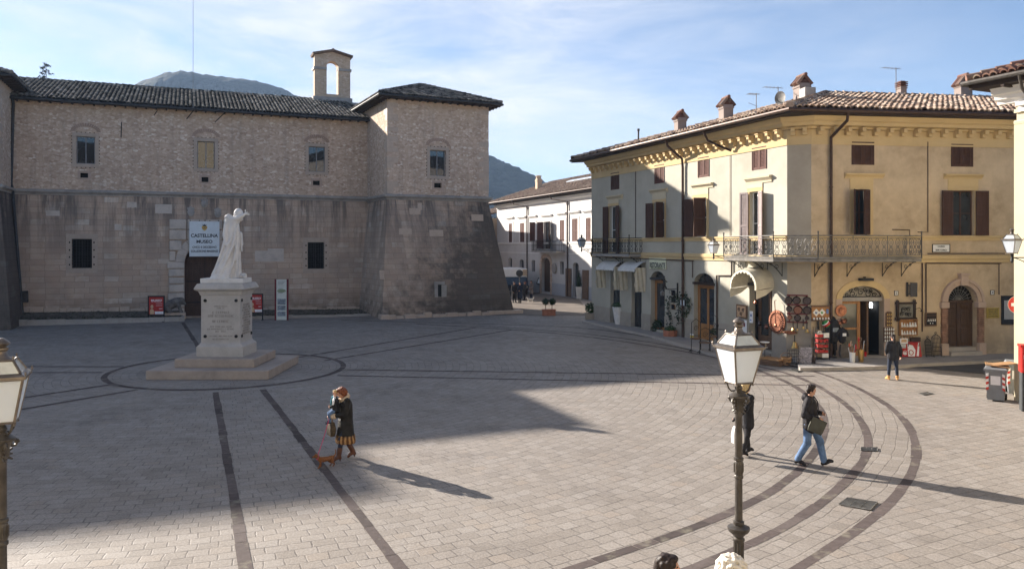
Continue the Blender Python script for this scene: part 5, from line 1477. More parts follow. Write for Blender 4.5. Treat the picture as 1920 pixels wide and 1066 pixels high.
for x0, x1 in ((a-.29,a-.003),(b+.003,b+.29)):
    z = .63; m = MB()
    while z < sp-.3:
        h = .075; e = rnd.uniform(0,.012); m.box(x0+rnd.uniform(0,.02), x1-rnd.uniform(0,.02) if x1 < a else x1, -.10-e, .1, z+.006, z+h); z += h+.006
    m.build('jamb', M['jambbrick'], po)
m = MB(); m.box(a+.0,a+.07,.24,.31,.45,sp); m.box(b-.07,b,.24,.31,.45,sp); m.box(cx-.05,cx+.05,.22,.31,.45,sp)
for x0, x1 in ((a+.07,cx-.05),(cx+.05,b-.07)):
    m.box(x0,x1,.26,.31,.45,sp);
    for z0, z1 in ((.6,1.25),(1.35,2.0),(2.1,sp-.12)): m.bev(x0+.1,x1-.1,.235,.265,z0,z1,.02)
m.box(a,b,.2,.31,sp-.06,sp+.04)
pd = m.build('door', M['door_wood'], house)
m = MB(); archpane(a, b, sp, sp, rs, .28, m); m.build('pane', M['dark'], pd)
m = MB()
for i in range(1, 12):
    t = math.pi*i/12; m.tube([(cx, .22, sp+.04), (cx-(b-a)/2*math.cos(t)*.98, .22, sp+rs*math.sin(t)*.98)], .012, 4)
for k in (.35,.7): m.tube([(cx-(b-a)/2*math.cos(t)*k, .22, sp+rs*math.sin(t)*k) for t in [math.pi*i/10 for i in range(11)]], .011, 4)
m.build('fanlight', M['grey_iron'], pd)
m = MB(); m.box(a-.02,b+.02,-.32,.32,.0,.29); m.box(a+.03,b-.03,-.02,.32,.295,.44); m.build('doorstep', M['kerb'], house)
M['chim'] = m_plaster('chimney plaster', (.27,.225,.205), amt=.5, seed=31)
# chimneys, set on the roof where their feet show
def roofpt(px, py, Y):
    return HWi @ D(px, py, Y)
for (px, ytop, ybase, Y, w_, kind, rp) in ((1275.5,222,252,44,.50,'hood',roofL),(1361,198,232,40.5,.52,'hood',roofL),(1503,158,196,37.5,.52,'hood',roofL),(1690,163,176,42,.34,'cap',roofR),(1806,160,178,41,.66,'hood',roofR)):
    p = roofpt(px, ytop, Y); q = roofpt(px, ybase, Y); chimney(rp, (p.x, p.y, q.z-.4), w_, w_*(1.25 if px < 1800 else .8), p.z-q.z+.4, M['chim'], kind)
p = roofpt(1514,186,36.8); m = MB(); m.bev(p.x-.27,p.x+.27,p.y-.3,p.y+.3,p.z-.35,p.z+.52,.03); m.build('vent_box', M['stone_trim'], roofL)
p = roofpt(1704,192,37.6); m = MB(); m.lathe([(.07,-.4),(.07,.18),(.11,.18),(.11,.26),(.02,.28)],10,(p.x,p.y,p.z)); m.build('flue', M['white'], roofR)
p = roofpt(1197,265,47); m = MB(); m.lathe([(.055,-.5),(.055,.62),(.085,.63),(.085,.75),(.02,.77)],8,(p.x,p.y,p.z)); m.build('flue', M['iron'], roofL)
def antenna(px, ytop, ybase, Y, arm, label, els=5):
    p = D(px, ybase, Y); q = D(px, ytop, Y); h = q.z-p.z+.8
    t = tag(empty('tv_antenna', (p.x,p.y,p.z-.8), YR.rot+.15), label, 'antenna', 'television antennas on the roofs')
    m = MB(); m.tube([(0,0,0),(0,0,h)], .02, 5); m.build('mast', M['grey_iron'], t)
    m = MB(); m.tube([(-arm*.8,0,h-.05),(arm*.3,0,h-.05)], .012, 4)
    for i in range(els):
        x = -arm*.75+arm*1.0*i/els; m.tube([(x,-.22,h-.05),(x,.22,h-.05)], .008, 4)
    if els > 5:
        m.tube([(-.45,0,h-.5),(.05,0,h-.65)], .012, 4); m.tube([(-.35,0,h-.85),(.05,0,h-.95)], .012, 4)
    m.build('aerial', M['grey_iron'], t)
antenna(1418,175,210,39, .6, 'television antenna with three arms standing left of the satellite dish', 7)
antenna(1459,163,200,38.5, 1.0, 'television antenna on a thin mast right above the satellite dish', 5)
antenna(1680,127,166,41.5, 1.1, 'lone television antenna behind the roof ridge of the corner house', 5)
p = D(1464,184,38); t = tag(empty('satellite_dish', (p.x,p.y,p.z), -.9), 'grey satellite dish on the corner house roof beside the tallest left chimney', 'satellite dish')
m = MB(); rs_ = []
for i in range(6):
    r_ = .30*i/5+.001; rs_.append([(r_*math.cos(2*math.pi*j/18), -.02-.25*r_*r_*2, r_*math.sin(2*math.pi*j/18)*1.1) for j in range(18)])
m.rings(rs_, True, False); m.build('dish', M['grey_iron'], t, smooth=True)
m = MB(); m.tube([(0,.02,-.75),(0,.02,.1)], .02, 6); m.tube([(0,0,-.25),(.0,-.35,-.12)], .012, 5); m.cbox((0,-.36,-.1), .06,.08,.06); m.build('mast', M['iron'], t)
# ------------------------------------------------------------------ pale yellow building on the right edge
RB = Facade((15.62, 24.1), u=(.42, -.907))
rb = empty('pale_building', (RB.P0.x, RB.P0.y, 0), RB.rot)
tag(rb, 'sunlit pale yellow building with white moulded cornice at the right edge of the square', 'building')
zr = lambda py: CAMH + (HZ-py)/FPX*24.1
zfr = zr(226); LB = 16
mb = MB(); wall(mb, 0, LB, -.1, zr(170), [(2.6,3.7,.9,3.0,0),(2.6,3.7,5.3,7.2,0)], .3); mb.add([(0,0,-.1),(0,12,-.1),(0,12,zr(170)),(0,0,zr(170))], [(0,1,2,3)]); mb.add([(0,12,-.1),(LB,12,-.1),(LB,12,zr(170)),(0,12,zr(170))], [(0,1,2,3)])
mb.build('wall', M['pale_yel'], rb)
for r in ((2.6,3.7,.9,3.0),(2.6,3.7,5.3,7.2)): window(rb, *r, .2, M['shutter'], M['glass'], 1, .06, 1)
m = MB(); z0 = zfr-.12
for pr in ([(.05,z0),(-.05,z0),(-.06,z0+.08),(-.03,z0+.12),(.05,z0+.12)],):
    m.mold(pr, -.06, LB);
m.box(-.05,.9,-.05,.05,-.05,z0-.01); m.box(-.05,.9,-.06,.05,zr(212),zr(205))
m.build('corner_pilaster', M['pale_yel'], rb)
zc = zr(193); zt = zr(166)
pr = [(.05,zc),(-.16,zc),(-.18,zc+.10),(-.30,zc+.13),(-.34,zc+.24),(-.46,zc+.28),(-.50,zt-.02),(-.55,zt+.02),(.05,zt+.04)]
m = MB(); m.mold(pr, -.5, LB, 0, 0)
m.rings([[(-.5-.0,.05,p[1]) for p in pr][:1]*1 + [(p[0],0,p[1]) for p in pr][:0]] , False, False) if False else None
m.box(-.50,.0,.05,11.5,zc+.25,zt+.02); m.box(-.2,0,.05,11.5,zc,zc+.25)
for i in range(16):
    x = .15+i*.95; m.prism([(x,zc-.30),(x+.30,zc-.30),(x+.30,zc-.01),(x,zc-.01)],-.14,-.01); m.prism([(x,zc-.14),(x+.30,zc-.14),(x+.30,zc-.01),(x,zc-.01)],-.32,-.145)
m.build('cornice', M['white_trim'], rb)
ez = zt+.30; run2 = 5.5; rise2 = 1.9; S2 = math.hypot(run2, rise2)
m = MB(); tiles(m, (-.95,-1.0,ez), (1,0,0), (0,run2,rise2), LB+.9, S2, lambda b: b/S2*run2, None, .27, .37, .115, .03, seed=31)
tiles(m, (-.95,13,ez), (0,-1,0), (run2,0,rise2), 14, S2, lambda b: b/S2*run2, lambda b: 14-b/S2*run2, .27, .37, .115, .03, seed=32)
ridge_tiles(m, (-.95,-1.0,ez+.05), (-.95+run2,-1.0+run2,ez+rise2), .14)
rr_ = m.build('roof', M['red_tile'], rb)
m = MB(); m.box(-.9,LB,-.95,.0,ez-.26,ez-.04); m.box(-.9,-.0,.0,12.5,ez-.26,ez-.04)
for i in range(24): m.box(.1+i*.6,.2+i*.6,-.93,-.2,ez-.34,ez-.26)
m.build('eave_board', M['eave_wood'], rr_)
m = MB(); m.tube([(LB,-1.07,ez-.07),(-1.02,-1.07,ez-.07),(-1.02,12,ez-.07)], .08, 8); m.tube([(.75,-1.07,ez-.1),(.75,-.95,ez-.5),(.85,-.62,ez-.9),(.95,-.6,zc)], .05, 6); m.build('gutter', M['lamp_iron'], rr_)
zl = zr(473); m = MB(); m.mold([(.05,zl-.1),(-.04,zl-.1),(-.06,zl),(.05,zl+.02)], .9, LB); m.build('string_course', M['white_trim'], rb)
# lanterns -----------------------------------------------------------------
def lantern(parent, z0, w0, w1, h, c=(0,0), rot=0, frame=None, hood=.125, orn=True):
    "tapered four-sided lantern: foot w0 at z0, brim w1 at z0+h"
    fm = frame or M['lamp_frame']; cx, cy = c
    def sq(w, z):
        return [Vector((cx + w/2*math.sqrt(2)*math.cos(rot+math.pi/4+math.pi/2*i), cy + w/2*math.sqrt(2)*math.sin(rot+math.pi/4+math.pi/2*i), z)) for i in range(4)]
    A, B = sq(w0, z0), sq(w1, z0+h); t = w1*.04
    m = MB()
    for i in range(4):
        m.tube([A[i], B[i]], t*.8, 5); m.tube([A[i], A[(i+1)%4]], t*.9, 5); m.tube([B[i], B[(i+1)%4]], t*.8, 5)
        m.sphere(A[i]-Vector((0,0,t*1.6)), t*.9, 6, 4)
    b1, b2 = sq(w1*1.14, z0+h+.0), sq(w1*1.14, z0+h+.025); m.rings([sq(w1*.98,z0+h-.008), b1, b2, sq(w1*.9,z0+h+.05)], True, True)
    C = sq(w1*.9, z0+h+.05); hh = hood*w1/.42; Dd = sq(w1*.56, z0+h+.05+hh)
    for i in range(4): m.tube([C[i], Dd[i]], t*.8, 5); m.tube([Dd[i], Dd[(i+1)%4]], t*.8, 5)
    if orn:
        for i in range(4):
            for p_ in (b2[i], Dd[i]):
                k = w1*.03; m.lathe([(k*.7,0),(k*.4,k),(k*1.1,k*2),(k*.3,k*4)], 6, tuple(p_))
    k = w1/.42; zt = z0+h+.05+hh
    m.lathe([(.10*k,0),(.095*k,.015*k),(.06*k,.04*k),(.045*k,.085*k),(.064*k,.105*k),(.064*k,.12*k),(.04*k,.135*k),(.066*k,.15*k),(.078*k,.165*k),(.066*k,.185*k),(.04*k,.205*k),(.02*k,.22*k)], 12, (cx,cy,zt))
    ln = m.build('lantern', fm, parent, smooth='auto')
    g_ = MB()
    for i in range(4):
        a_, b_, c_, d_ = A[i], A[(i+1)%4], B[(i+1)%4], B[i]
        n_ = ((b_-a_).cross(d_-a_)).normalized()*.004
        g_.add([a_-n_, b_-n_, c_-n_, d_-n_, a_+n_, b_+n_, c_+n_, d_+n_], [(0,1,2,3),(7,6,5,4),(0,4,5,1),(1,5,6,2),(2,6,7,3),(3,7,4,0)])
    g_.build('glass_panel', M['lantern_glass'], ln)
    g_ = MB()
    for i in range(4):
        a_, b_, c_, d_ = C[i], C[(i+1)%4], Dd[(i+1)%4], Dd[i]; g_.add([a_,b_,c_,d_], [(0,1,2,3)])
    g_.build('hood_panel', M['hood_glass'], ln)
    g_ = MB(); g_.lathe([(.03*k,z0+.02),(.03*k,z0+h*.15),(.045*k,z0+h*.17),(.045*k,z0+h*.6),(.02*k,z0+h*.66)], 8, (cx,cy,0)); g_.build('bulb', M['white'], ln)
    return ln
M['hood_glass'] = simple('clouded hood glass', (.46,.50,.52), .12, 0, .2, 6, 0, .8)
def lamp_post(name, px, pz, rot, label):
    x = (px-CXP)/FPX*pz
    t = tag(empty(name, (x, pz, 0), 0), label, 'street lamp', 'cast iron lamp posts in front of the viewpoint')
    zb = 3.645; h = .375
    prof = [(.16,0),(.16,.10),(.12,.14),(.09,.30),(.11,.34),(.11,.42),(.062,.50),(.058,1.50),(.066,1.51),(.066,1.535),(.048,1.55),(.075,1.585),(.108,1.61),(.122,1.635),(.122,1.66),(.085,1.675),(.055,1.685),(.060,1.70),(.060,1.725),(.044,1.735)]
    m = MB(); m.lathe(prof[:8], 24, flute=.16); m.lathe(prof[7:], 20)
    m.lathe([(.043,1.735),(.041,2.20),(.052,2.21),(.052,2.235),(.044,2.245),(.049,2.26),(.049,2.39),(.044,2.40),(.054,2.41),(.054,2.435),(.041,2.445),(.039,2.93),(.045,2.94),(.040,2.955)], 20)
    for k in range(8):
        a_ = k*math.pi/4; m.cbox((.050*math.cos(a_),.050*math.sin(a_),2.325), .012,.012,.10)
    m.build('column', M['lamp_iron'], t, smooth='auto')
    m = MB(); m.lathe([(.042,2.955),(.062,2.98),(.060,3.05),(.08,3.09),(.105,3.11),(.108,3.13),(.08,3.15),(.05,3.17),(.035,3.19),(.045,3.21),(.032,3.24)], 20)
    for k in range(4):
        a_ = k*math.pi/2+rot+.4; d = Vector((math.cos(a_), math.sin(a_), 0)); c_ = d*.095+Vector((0,0,3.075))
        m.tube([c_ + d*(.036*(1-.05*j)*math.cos(j*.7)) + Vector((0,0,.036*(1-.05*j)*math.sin(j*.7))) for j in range(12)], .013, 5)
        for j in range(3): m.cap(d*(.055-.004*j)+Vector((.0,0,3.02-.03*j)), d*.078+Vector((0,0,3.03-.045*j)), .014, .009, 6)
    m.build('capital', M['lamp_iron'], t, smooth='auto')
    m = MB()
    for k in range(4):
        a_ = k*math.pi/2+rot+math.pi/4; d = Vector((math.cos(a_), math.sin(a_), 0))
        m.tube([d*.04+Vector((0,0,3.18)), d*.08+Vector((0,0,3.17)), d*.11+Vector((0,0,3.20)), d*.13+Vector((0,0,zb-h-.01)), d*.15+Vector((0,0,zb-h+.01))], .010, 5)
    m.lathe([(.03,3.2),(.026,zb-h-.02),(.05,zb-h)], 10)
    m.build('cradle', M['lamp_iron'], t)
    lantern(t, zb-h+.01, .215, .357, h, (0,0), rot)
    return t
lamp_post('street_lamp', 1385, 8.7, R(20), 'slender cast iron lamp post with frosted lantern in front of the shop corner')
lamp_post('street_lamp', 3, 6.75, R(25), 'cast iron lamp post with square lantern cut by the left edge of the view')
# wall lanterns
def wall_lamp(pw, tow, arm, k, label, dark=False, z0=0):
    t = tag(empty('wall_lantern', tuple(pw), 0), label, 'wall lamp', 'lanterns on wall brackets')
    d = Vector((tow[0], tow[1], 0)).normalized()
    m = MB(); m.tube([Vector((0,0,-.10)), Vector((0,0,-.14)), d*arm+Vector((0,0,-.14))], .018, 5)
    m.tube([d*(arm*(1-j/10))+Vector((0,0,-.14-.34*(1-(j/10))**1.6)) for j in range(11)], .014, 5)
    c_ = d*arm*.62+Vector((0,0,-.24)); m.tube([c_ + d*(.075*(1-.06*j)*math.cos(j*.6)) + Vector((0,0,.075*(1-.06*j)*math.sin(j*.6))) for j in range(13)], .011, 4)
    m.tube([d*arm+Vector((0,0,-.55)), d*arm+Vector((0,0,-.05))], .022, 5)
    m.lathe([(.015,-.30),(.05,-.24),(.03,-.12),(.05,-.06),(.03,-.02)], 10); m.build('bracket', M['iron'], t)
    lantern(t, 0, .20*k, .36*k, .36*k, (0,0), .5, M['iron'] if dark else M['lamp_frame'])
    return t
p = D(1897.5,474,23.4); wall_lamp(p, (1,.1), .72, 1.05, 'white glass wall lantern on a scrolled bracket at the pale building corner')
a, z = YL.at(1338,474,.75); p = W2(YL, a, .75); wall_lamp((p.x,p.y,z), (.9,-.42), .85, 1.0, 'wall lantern at the left end of the long iron balcony')
p = D(1090.5,463,48.8); wall_lamp(p, (1,-.12), .62, 1.1, 'black wall lantern at the far corner of the corner house over the street', True)
# ------------------------------------------------------------------ white building up the side street
WF = Facade((-1.75, 90.2), (6.78, 68.7)); WF.P0 = WF.P0
wb = empty('white_building', (WF.P0.x, WF.P0.y, 0), WF.rot)
tag(wb, 'long white house with maroon shutters along the side street behind the bastion', 'house')
LW = (Vector((6.78,68.7))-WF.P0).length + 7
wr = lambda *r: WF.rect(*r)
up7 = [wr(954.5,419,960.5,454), wr(975.5,418,983.5,453.5), wr(996,416.6,1003.5,452), wr(1020,415.6,1032,466), wr(1050,412.5,1058.5,452), wr(1073,410,1083.5,452), wr(1099,408.5,1108,452)]
def wop(x0,y0,x1,y1,ysp): a,b,c,d = wr(x0,y0,x1,y1); return (a,b,max(c,.05),d,d-WF.at((x0+x1)/2,ysp)[1])
gw = [wop(953.5,483,960,503,487), wop(974.5,486,982,504,491), wop(997,487,1003,509,489), wop(1016,483,1032,547,493), wop(1050,489.5,1057,514,492), wop(1074,492,1085,558,498)]
mb = MB(); wall(mb, 0, LW, 0, 9.7, up7+gw, .3); mb.add([(0,0,0),(0,10,0),(0,10,9.7),(0,0,9.7)], [(0,1,2,3)]); mb.add([(LW,0,0),(LW,10,0),(LW,10,9.7),(LW,0,9.7)], [(3,2,1,0)])
mb.build('wall', M['white_wall'], wb)
m = MB(); m.mold([(.05,8.98),(-.06,8.98),(-.08,9.1),(-.3,9.2),(-.34,9.34),(-.4,9.4),(.05,9.42)], 0, LW); m.mold([(.05,4.95),(-.06,4.95),(-.08,5.1),(.05,5.12)], 0, LW); m.mold([(.05,4.0),(-.03,4.0),(-.03,4.06),(.05,4.07)], 0, LW)
m.build('cornice', M['white_trim'], wb)
m = MB(); s = 0
for r in gw[3:4]+gw[5:6]: m.box(s+.001, r[0]-.001, -.03, .02, 0, 1.15); s = r[1]
m.box(s, LW, -.03, .02, 0, 1.15); m.build('plinth', M['grey_foot'], wb)
for i, r in enumerate(up7):
    window(wb, *r, .2, M['shutter_red'], M['glass'], 1, .06); w_ = (r[1]-r[0])
    m = MB(); m.box(r[0]-.3, r[1]+.3, -.04, .01, r[3]+.02, r[3]+.2); m.mold([(.01,r[3]+.5),(-.08,r[3]+.5),(-.2,r[3]+.62),(-.22,r[3]+.7),(.01,r[3]+.75)], r[0]-.45, r[1]+.45); m.box(r[0]-.3,r[0]-.02,-.03,.01,r[2],r[3]+.02); m.box(r[1]+.02,r[1]+.3,-.03,.01,r[2],r[3]+.02)
    m.build('lintel', M['white_trim'], wb)
    if i == 3:
        shutter(wb, r[0], r[2], w_*.5, r[3]-r[2], 150, M['shutter_red']); shutter(wb, r[1], r[2], w_*.5, r[3]-r[2], 150, M['shutter_red'], hinge='r')
    elif i == 2:
        shutter(wb, r[0], r[2], w_*.5, r[3]-r[2], 0, M['shutter_red'], .04); shutter(wb, r[1], r[2], w_*.5, r[3]-r[2], 80, M['shutter_red'], hinge='r')
    else:
        shutter(wb, r[0]+.01, r[2], w_*.5-.015, r[3]-r[2], 0, M['shutter_red'], .02); shutter(wb, r[0]+w_*.5+.005, r[2], w_*.5-.015, r[3]-r[2], 0, M['shutter_red'], .02)
for i, r in enumerate(gw):
    if i in (3, 5):
        m = MB(); archpane(r[0], r[1], r[2], r[3]-r[4], r[4], .28, m); m.build('door', M['door_wood'] if i == 3 else M['glass'], wb)
    else:
        m = MB(); archpane(r[0], r[1], r[2], r[3]-r[4], r[4], .26, m); m.build('window', M['glass'], wb)
r = gw[3]; m = MB(); archband(m, r[0], r[1], r[3]-r[4], r[4], .4, -.06, .1, 11, .04); m.build('portal', M['rubble'], wb)
for x0, x1 in ((r[0]-.4,r[0]-.01),(r[1]+.01,r[1]+.4)):
    z = 0; m = MB()
    while z < r[3]-r[4]-.1: h = rnd.uniform(.25,.45); m.bev(x0-rnd.uniform(0,.15) if x1 < r[0] else x0, x1, -.06, .1, z+.01, z+h, .02); z += h
    m.build('jamb', M['rubble'], wb)
a0,a1,zb,zt = wr(1062,503,1072,557); m = MB(); m.box(a0,a1,-.1,-.02,.05,zt); m.build('door_leaf', M['old_wood'], wb)
a0,a1,zb,zt = wr(1093.5,506,1104,562); m = MB(); m.box(a0,a1,-.1,-.02,.05,zt); m.build('door_leaf', M['old_wood'], wb)
x, z = WF.at(1040.5,502.5); m = MB(); m.M = Matrix.Translation((x,-.05,z)) @ Matrix.Rotation(R(90),4,'X'); m.lathe([(.50,0),(.50,.08),(.42,.12),(.36,.08),(.30,.10),(.22,.16),(.05,.12)], 20); m.build('round_relief', M['stone_trim'], wb, smooth='auto')
a0, a1 = WF.at(997,465,.9)[0], WF.at(1043,465,.9)[0]
zb_ = WF.at(1020,470)[1]
m = MB(); m.box(a0, a1, -.95, .0, zb_-.15, zb_); b_ = m.build('balcony', M['stone_trim'], wb)
m = MB()
for p_, q_ in (((a0,0),(a0,-.9)),((a0,-.9),(a1,-.9)),((a1,-.9),(a1,0))):
    p3, q3 = Vector((p_[0],p_[1],0)), Vector((q_[0],q_[1],0)); n = max(2, int((q3-p3).length/.16))
    for zz_ in (zb_+.05, zb_+1.05, zb_+.55): m.tube([(p3.x,p3.y,zz_),(q3.x,q3.y,zz_)], .02, 4)
    for i in range(n+1): c_ = p3.lerp(q3,i/n); m.tube([(c_.x,c_.y,zb_),(c_.x,c_.y,zb_+1.05)], .016, 4)
m.build('railing', M['iron'], b_)
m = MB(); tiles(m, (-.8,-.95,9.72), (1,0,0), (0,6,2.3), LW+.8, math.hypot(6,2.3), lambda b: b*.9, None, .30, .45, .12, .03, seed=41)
rw = m.build('roof', M['far_tile'], wb)
m = MB(); m.add([(4,5.05,12.02),(LW,5.05,12.02),(LW,11,9.7),(-.8,11,9.7),(-.8,-.95,9.7)], [(0,1,2,3),(0,3,4)]); m.build('roof', M['far_tile'], wb)
m = MB(); m.box(-.75,LW,-.9,.0,9.5,9.66); m.build('eave_board', M['eave_wood'], rw)
m = MB(); m.tube([(-.8,-1.0,9.66),(LW,-1.0,9.66)], .07, 6)
for px in (990, 1066):
    a, _ = WF.at(px, 430); m.tube([(a-2.2,-1.0,9.62),(a-1.8,-.9,9.2),(a,-.12,8.9),(a,-.12,.1)], .07, 6)
m.build('gutter', M['gutter'], rw)
skyl = simple('roof skylight', (.55,.60,.66), .1, 0, .1, 2, 0, .8)
pln = lambda b: (0+ -.95 + b*6/math.hypot(6,2.3), 9.84 + b*2.3/math.hypot(6,2.3))
for (s0, s1, b0, b1) in ((13.5, 27, 3.6, 4.1), (24, 30, 2.0, 2.5)):
    y0, z0 = pln(b0); y1, z1 = pln(b1); m = MB(); m.rings([[(s0,y0,z0),(s1,y0,z0),(s1,y1,z1),(s0,y1,z1)],[(s0,y0,z0+.1),(s1,y0,z0+.1),(s1,y1,z1+.1),(s0,y1,z1+.1)]]); m.build('skylight', skyl, rw)
WWi = frame(WF).inverted(); p = WWi @ D(1010,345,84); chimney(rw, (p.x,p.y,p.z-1.2), .55, .55, 1.75, M['beige'], 'pot', M['beige'])
# low beige annex behind the bastion corner
an = empty('annex', (-3.6, 92, 0), WF.rot+.0); tag(an, 'low beige annex with a small tiled roof squeezed between bastion and white house', 'annex')
m = MB(); m.box(-6,1.2,-.2,6,0,8.0); m.build('wall', M['beige'], an)
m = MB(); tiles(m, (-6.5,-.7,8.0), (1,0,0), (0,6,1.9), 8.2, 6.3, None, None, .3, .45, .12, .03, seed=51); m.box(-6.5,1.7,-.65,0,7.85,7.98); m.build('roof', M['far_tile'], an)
# conifer behind the fortress
def conifer(loc, h, r, label):
    t = tag(empty('conifer', loc), label, 'tree'); rr = random.Random(4)
    m = MB(); m.tube([(0,0,0),(.05,0,h*.5),(.0,.05,h)], [.22,.13,.02], 7); m.build('trunk', M['bark'], t)
    m = MB()
    for k in range(110):
        z = h*(.55+.445*(k/110)); ln = r*.62*(1-(k/110))**.62*rr.uniform(.45,1.25)+.05; a_ = rr.uniform(0,6.28); d = Vector((math.cos(a_), math.sin(a_), 0))
        e = d*ln + Vector((0,0,-ln*.25+.1))
        for j in range(26):
            q = rr.uniform(.15,1); c_ = e*q+Vector((0,0,z))+Vector((rr.gauss(0,.07),rr.gauss(0,.07),rr.gauss(0,.06))); s_ = rr.uniform(.06,.14)
            x = Vector((rr.gauss(0,1),rr.gauss(0,1),rr.gauss(0,.4))).normalized()*s_; y = Vector((rr.gauss(0,1),rr.gauss(0,1),rr.gauss(0,1))).normalized()*s_*.5
            m.tint = max(0,min(1,rr.gauss(.4,.25))); m.add([c_-x,c_-y,c_+x,c_+y], [(0,1,2,3)])
    m.build('crown', M['needle'], t)
p = D(86,121,85); conifer((p.x,p.y,0), p.z+.25, 6.5, 'sparse dark conifer rising behind the roof at the left of the fortress')
# thin mast cable above the eave
a, z = CF.at(362,206,.55); p = CF.world(a, -.6, 13.7); m = MB(); m.tube([(0,0,0),(0,0,14)], .013, 5); m.lathe([(.05,0),(.05,.3),(.02,.4)], 8); m.lathe([(.03,9.2),(.03,9.5)], 6)
tag(m.build('mast_cable', M['grey_iron'], None, loc=p), 'thin upright mast wire standing at the fortress eave above the portal', 'mast')
M['leaf_ink'] = simple('dull green print', (.16,.19,.08), .8)
# ------------------------------------------------------------------ statue and pedestal
st_rot = R(-4.3)
FRc, BLc = G(503,711.7), G(275,708); us = Vector((1,0,0)); ws = Vector((-us.y, us.x, 0))
SW = 4.4; cst = FRc - us*SW/2 + ws*2.0
ped = empty('monument_pedestal', (cst.x, cst.y, 0), math.atan2(us.y, us.x))
tag(ped, 'stepped pale stone pedestal with engraved inscriptions carrying the white statue', 'pedestal'); ped.scale = (1,.9,1)
def stepblocks(w, z0, z1, name):
    m = MB(); n = 3
    m.bev(-w/2, w/2, -w/2, w/2, z0, z1, .025)
    return m.build(name, M['step'], ped)
stepblocks(SW, 0, .325, 'step'); stepblocks(2.92, .33, .645, 'step')
ww = 1.72
def sqring(w, z): return [(-w/2,-w/2,z),(w/2,-w/2,z),(w/2,w/2,z),(-w/2,w/2,z)]
m = MB(); m.rings([sqring(w,z) for w,z in ((1.74,.645),(1.74,1.0),(1.72,1.03),(1.60,1.09),(1.52,1.13),(1.50,1.17))]); m.build('base', M['ped'], ped)
m = MB(); m.rings([sqring(w,z) for w,z in ((1.47,1.17),(1.47,2.93))]); die = m.build('die', M['ped'], ped)
m = MB(); m.rings([sqring(w,z) for w,z in ((1.50,2.93),(1.55,2.96),(1.56,3.0),(1.60,3.04),(1.64,3.09),(1.80,3.13),(1.88,3.16),(1.88,3.20),(1.70,3.37),(1.5,3.38))]); m.build('cornice', M['ped'], ped)
m = MB()
for sx in (-.58,.58):
    for z in (1.40,2.74):
        for (px, py, ax) in ((sx,-.745,'y'),(.745,sx,'x')):
            m.M = Matrix.Translation((px,py,z)) @ (Matrix.Rotation(R(90),4,'X') if ax == 'y' else Matrix.Rotation(R(90),4,'Y'))
            m.lathe([(.062,-.015),(.062,.02),(.03,.035)], 10)
m.M = None; m.build('boss', M['iron'], die)
eng = simple('engraved letters', (.21,.195,.18), .9)
def glyph_row(parent, mat, w, h, loc, rot, seed):
    "row of worn, unreadable carved characters"
    rr = random.Random(seed); m = MB(); x = -w/2; t = h*.16
    while x < w/2-h*.3:
        k = rr.random(); cw = h*rr.uniform(.45,.75)
        if k < .12: x += h*.5; continue
        m.box(x, x+t, -.002, .002, -h/2, h/2)
        if k < .55: m.box(x+cw-t, x+cw, -.0021, .0021, -h/2, h/2)
        if k > .3: m.box(x+t, x+cw-t*(k < .55), -.0022, .0022, h/2-t, h/2)
        if k > .6: m.box(x+t, x+cw, -.0022, .0022, -h/2, -h/2+t)
        if .4 < k < .8: m.box(x+t, x+cw*.8, -.0023, .0023, -t/2, t/2)
        x += cw+h*.28
    o = m.build('inscription', mat, parent); o.location = loc; o.rotation_euler = rot; return o
z = 2.52
for k, (h_, w_, dz) in enumerate(((.05,.5,.07),(.05,.3,.16),(.085,.62,.13),(.085,.95,.2),(.085,.62,.2),(.055,.8,.09),(.06,1.0,.09),(.055,.4,.17),(.05,.85,.12),(.05,.6,.1))):
    glyph_row(die, eng, w_, h_, (0,-.737,z), (0,0,0), k); z -= dz
z = 2.55
for k in range(12):
    glyph_row(die, eng, .75+.3*((k*7)%3)/2, .075, (.737,0,z), (0,0,R(90)), 50+k); z -= .098
# the monk: heavy robe, cowl, right arm raised
stt = None; k_ = 2.62/2.65
m = MB()
def sx(px): return (px-330)*.00346
def sz(py): return (855-py)*.00346
prof = [(855,88,412,.48),(845,92,413,.47),(800,120,415,.44),(740,147,417,.41),(690,168,419,.38),(640,184,421,.36),(590,200,421,.345),(530,216,421,.33),(470,228,419,.32),(420,240,416,.31),(370,250,412,.305),(320,254,408,.30),(270,254,402,.28),(235,256,392,.25),(210,268,374,.19),(190,290,356,.12)]
rs = []; N = 72
for (py, xl, xr, dp) in prof:
    cx, hw = (sx(xl)+sx(xr))/2, (sx(xr)-sx(xl))/2; zz_ = sz(py); ring_ = []
    t_ = min(1, max(0, (py-190)/665))
    for j in range(N):
        a_ = 2*math.pi*j/N
        f = 1 + t_*(.050*math.sin(9*a_+zz_*1.9) + .035*math.sin(5*a_-zz_*2.6+1) + .02*math.sin(17*a_+zz_*3))
        drag = .10*t_*math.sin(a_*3+zz_*2.2)
        ring_.append((cx + hw*math.cos(a_)*f, dp*math.sin(a_)*(f+drag), zz_))
    rs.append(ring_)
m.rings(rs)
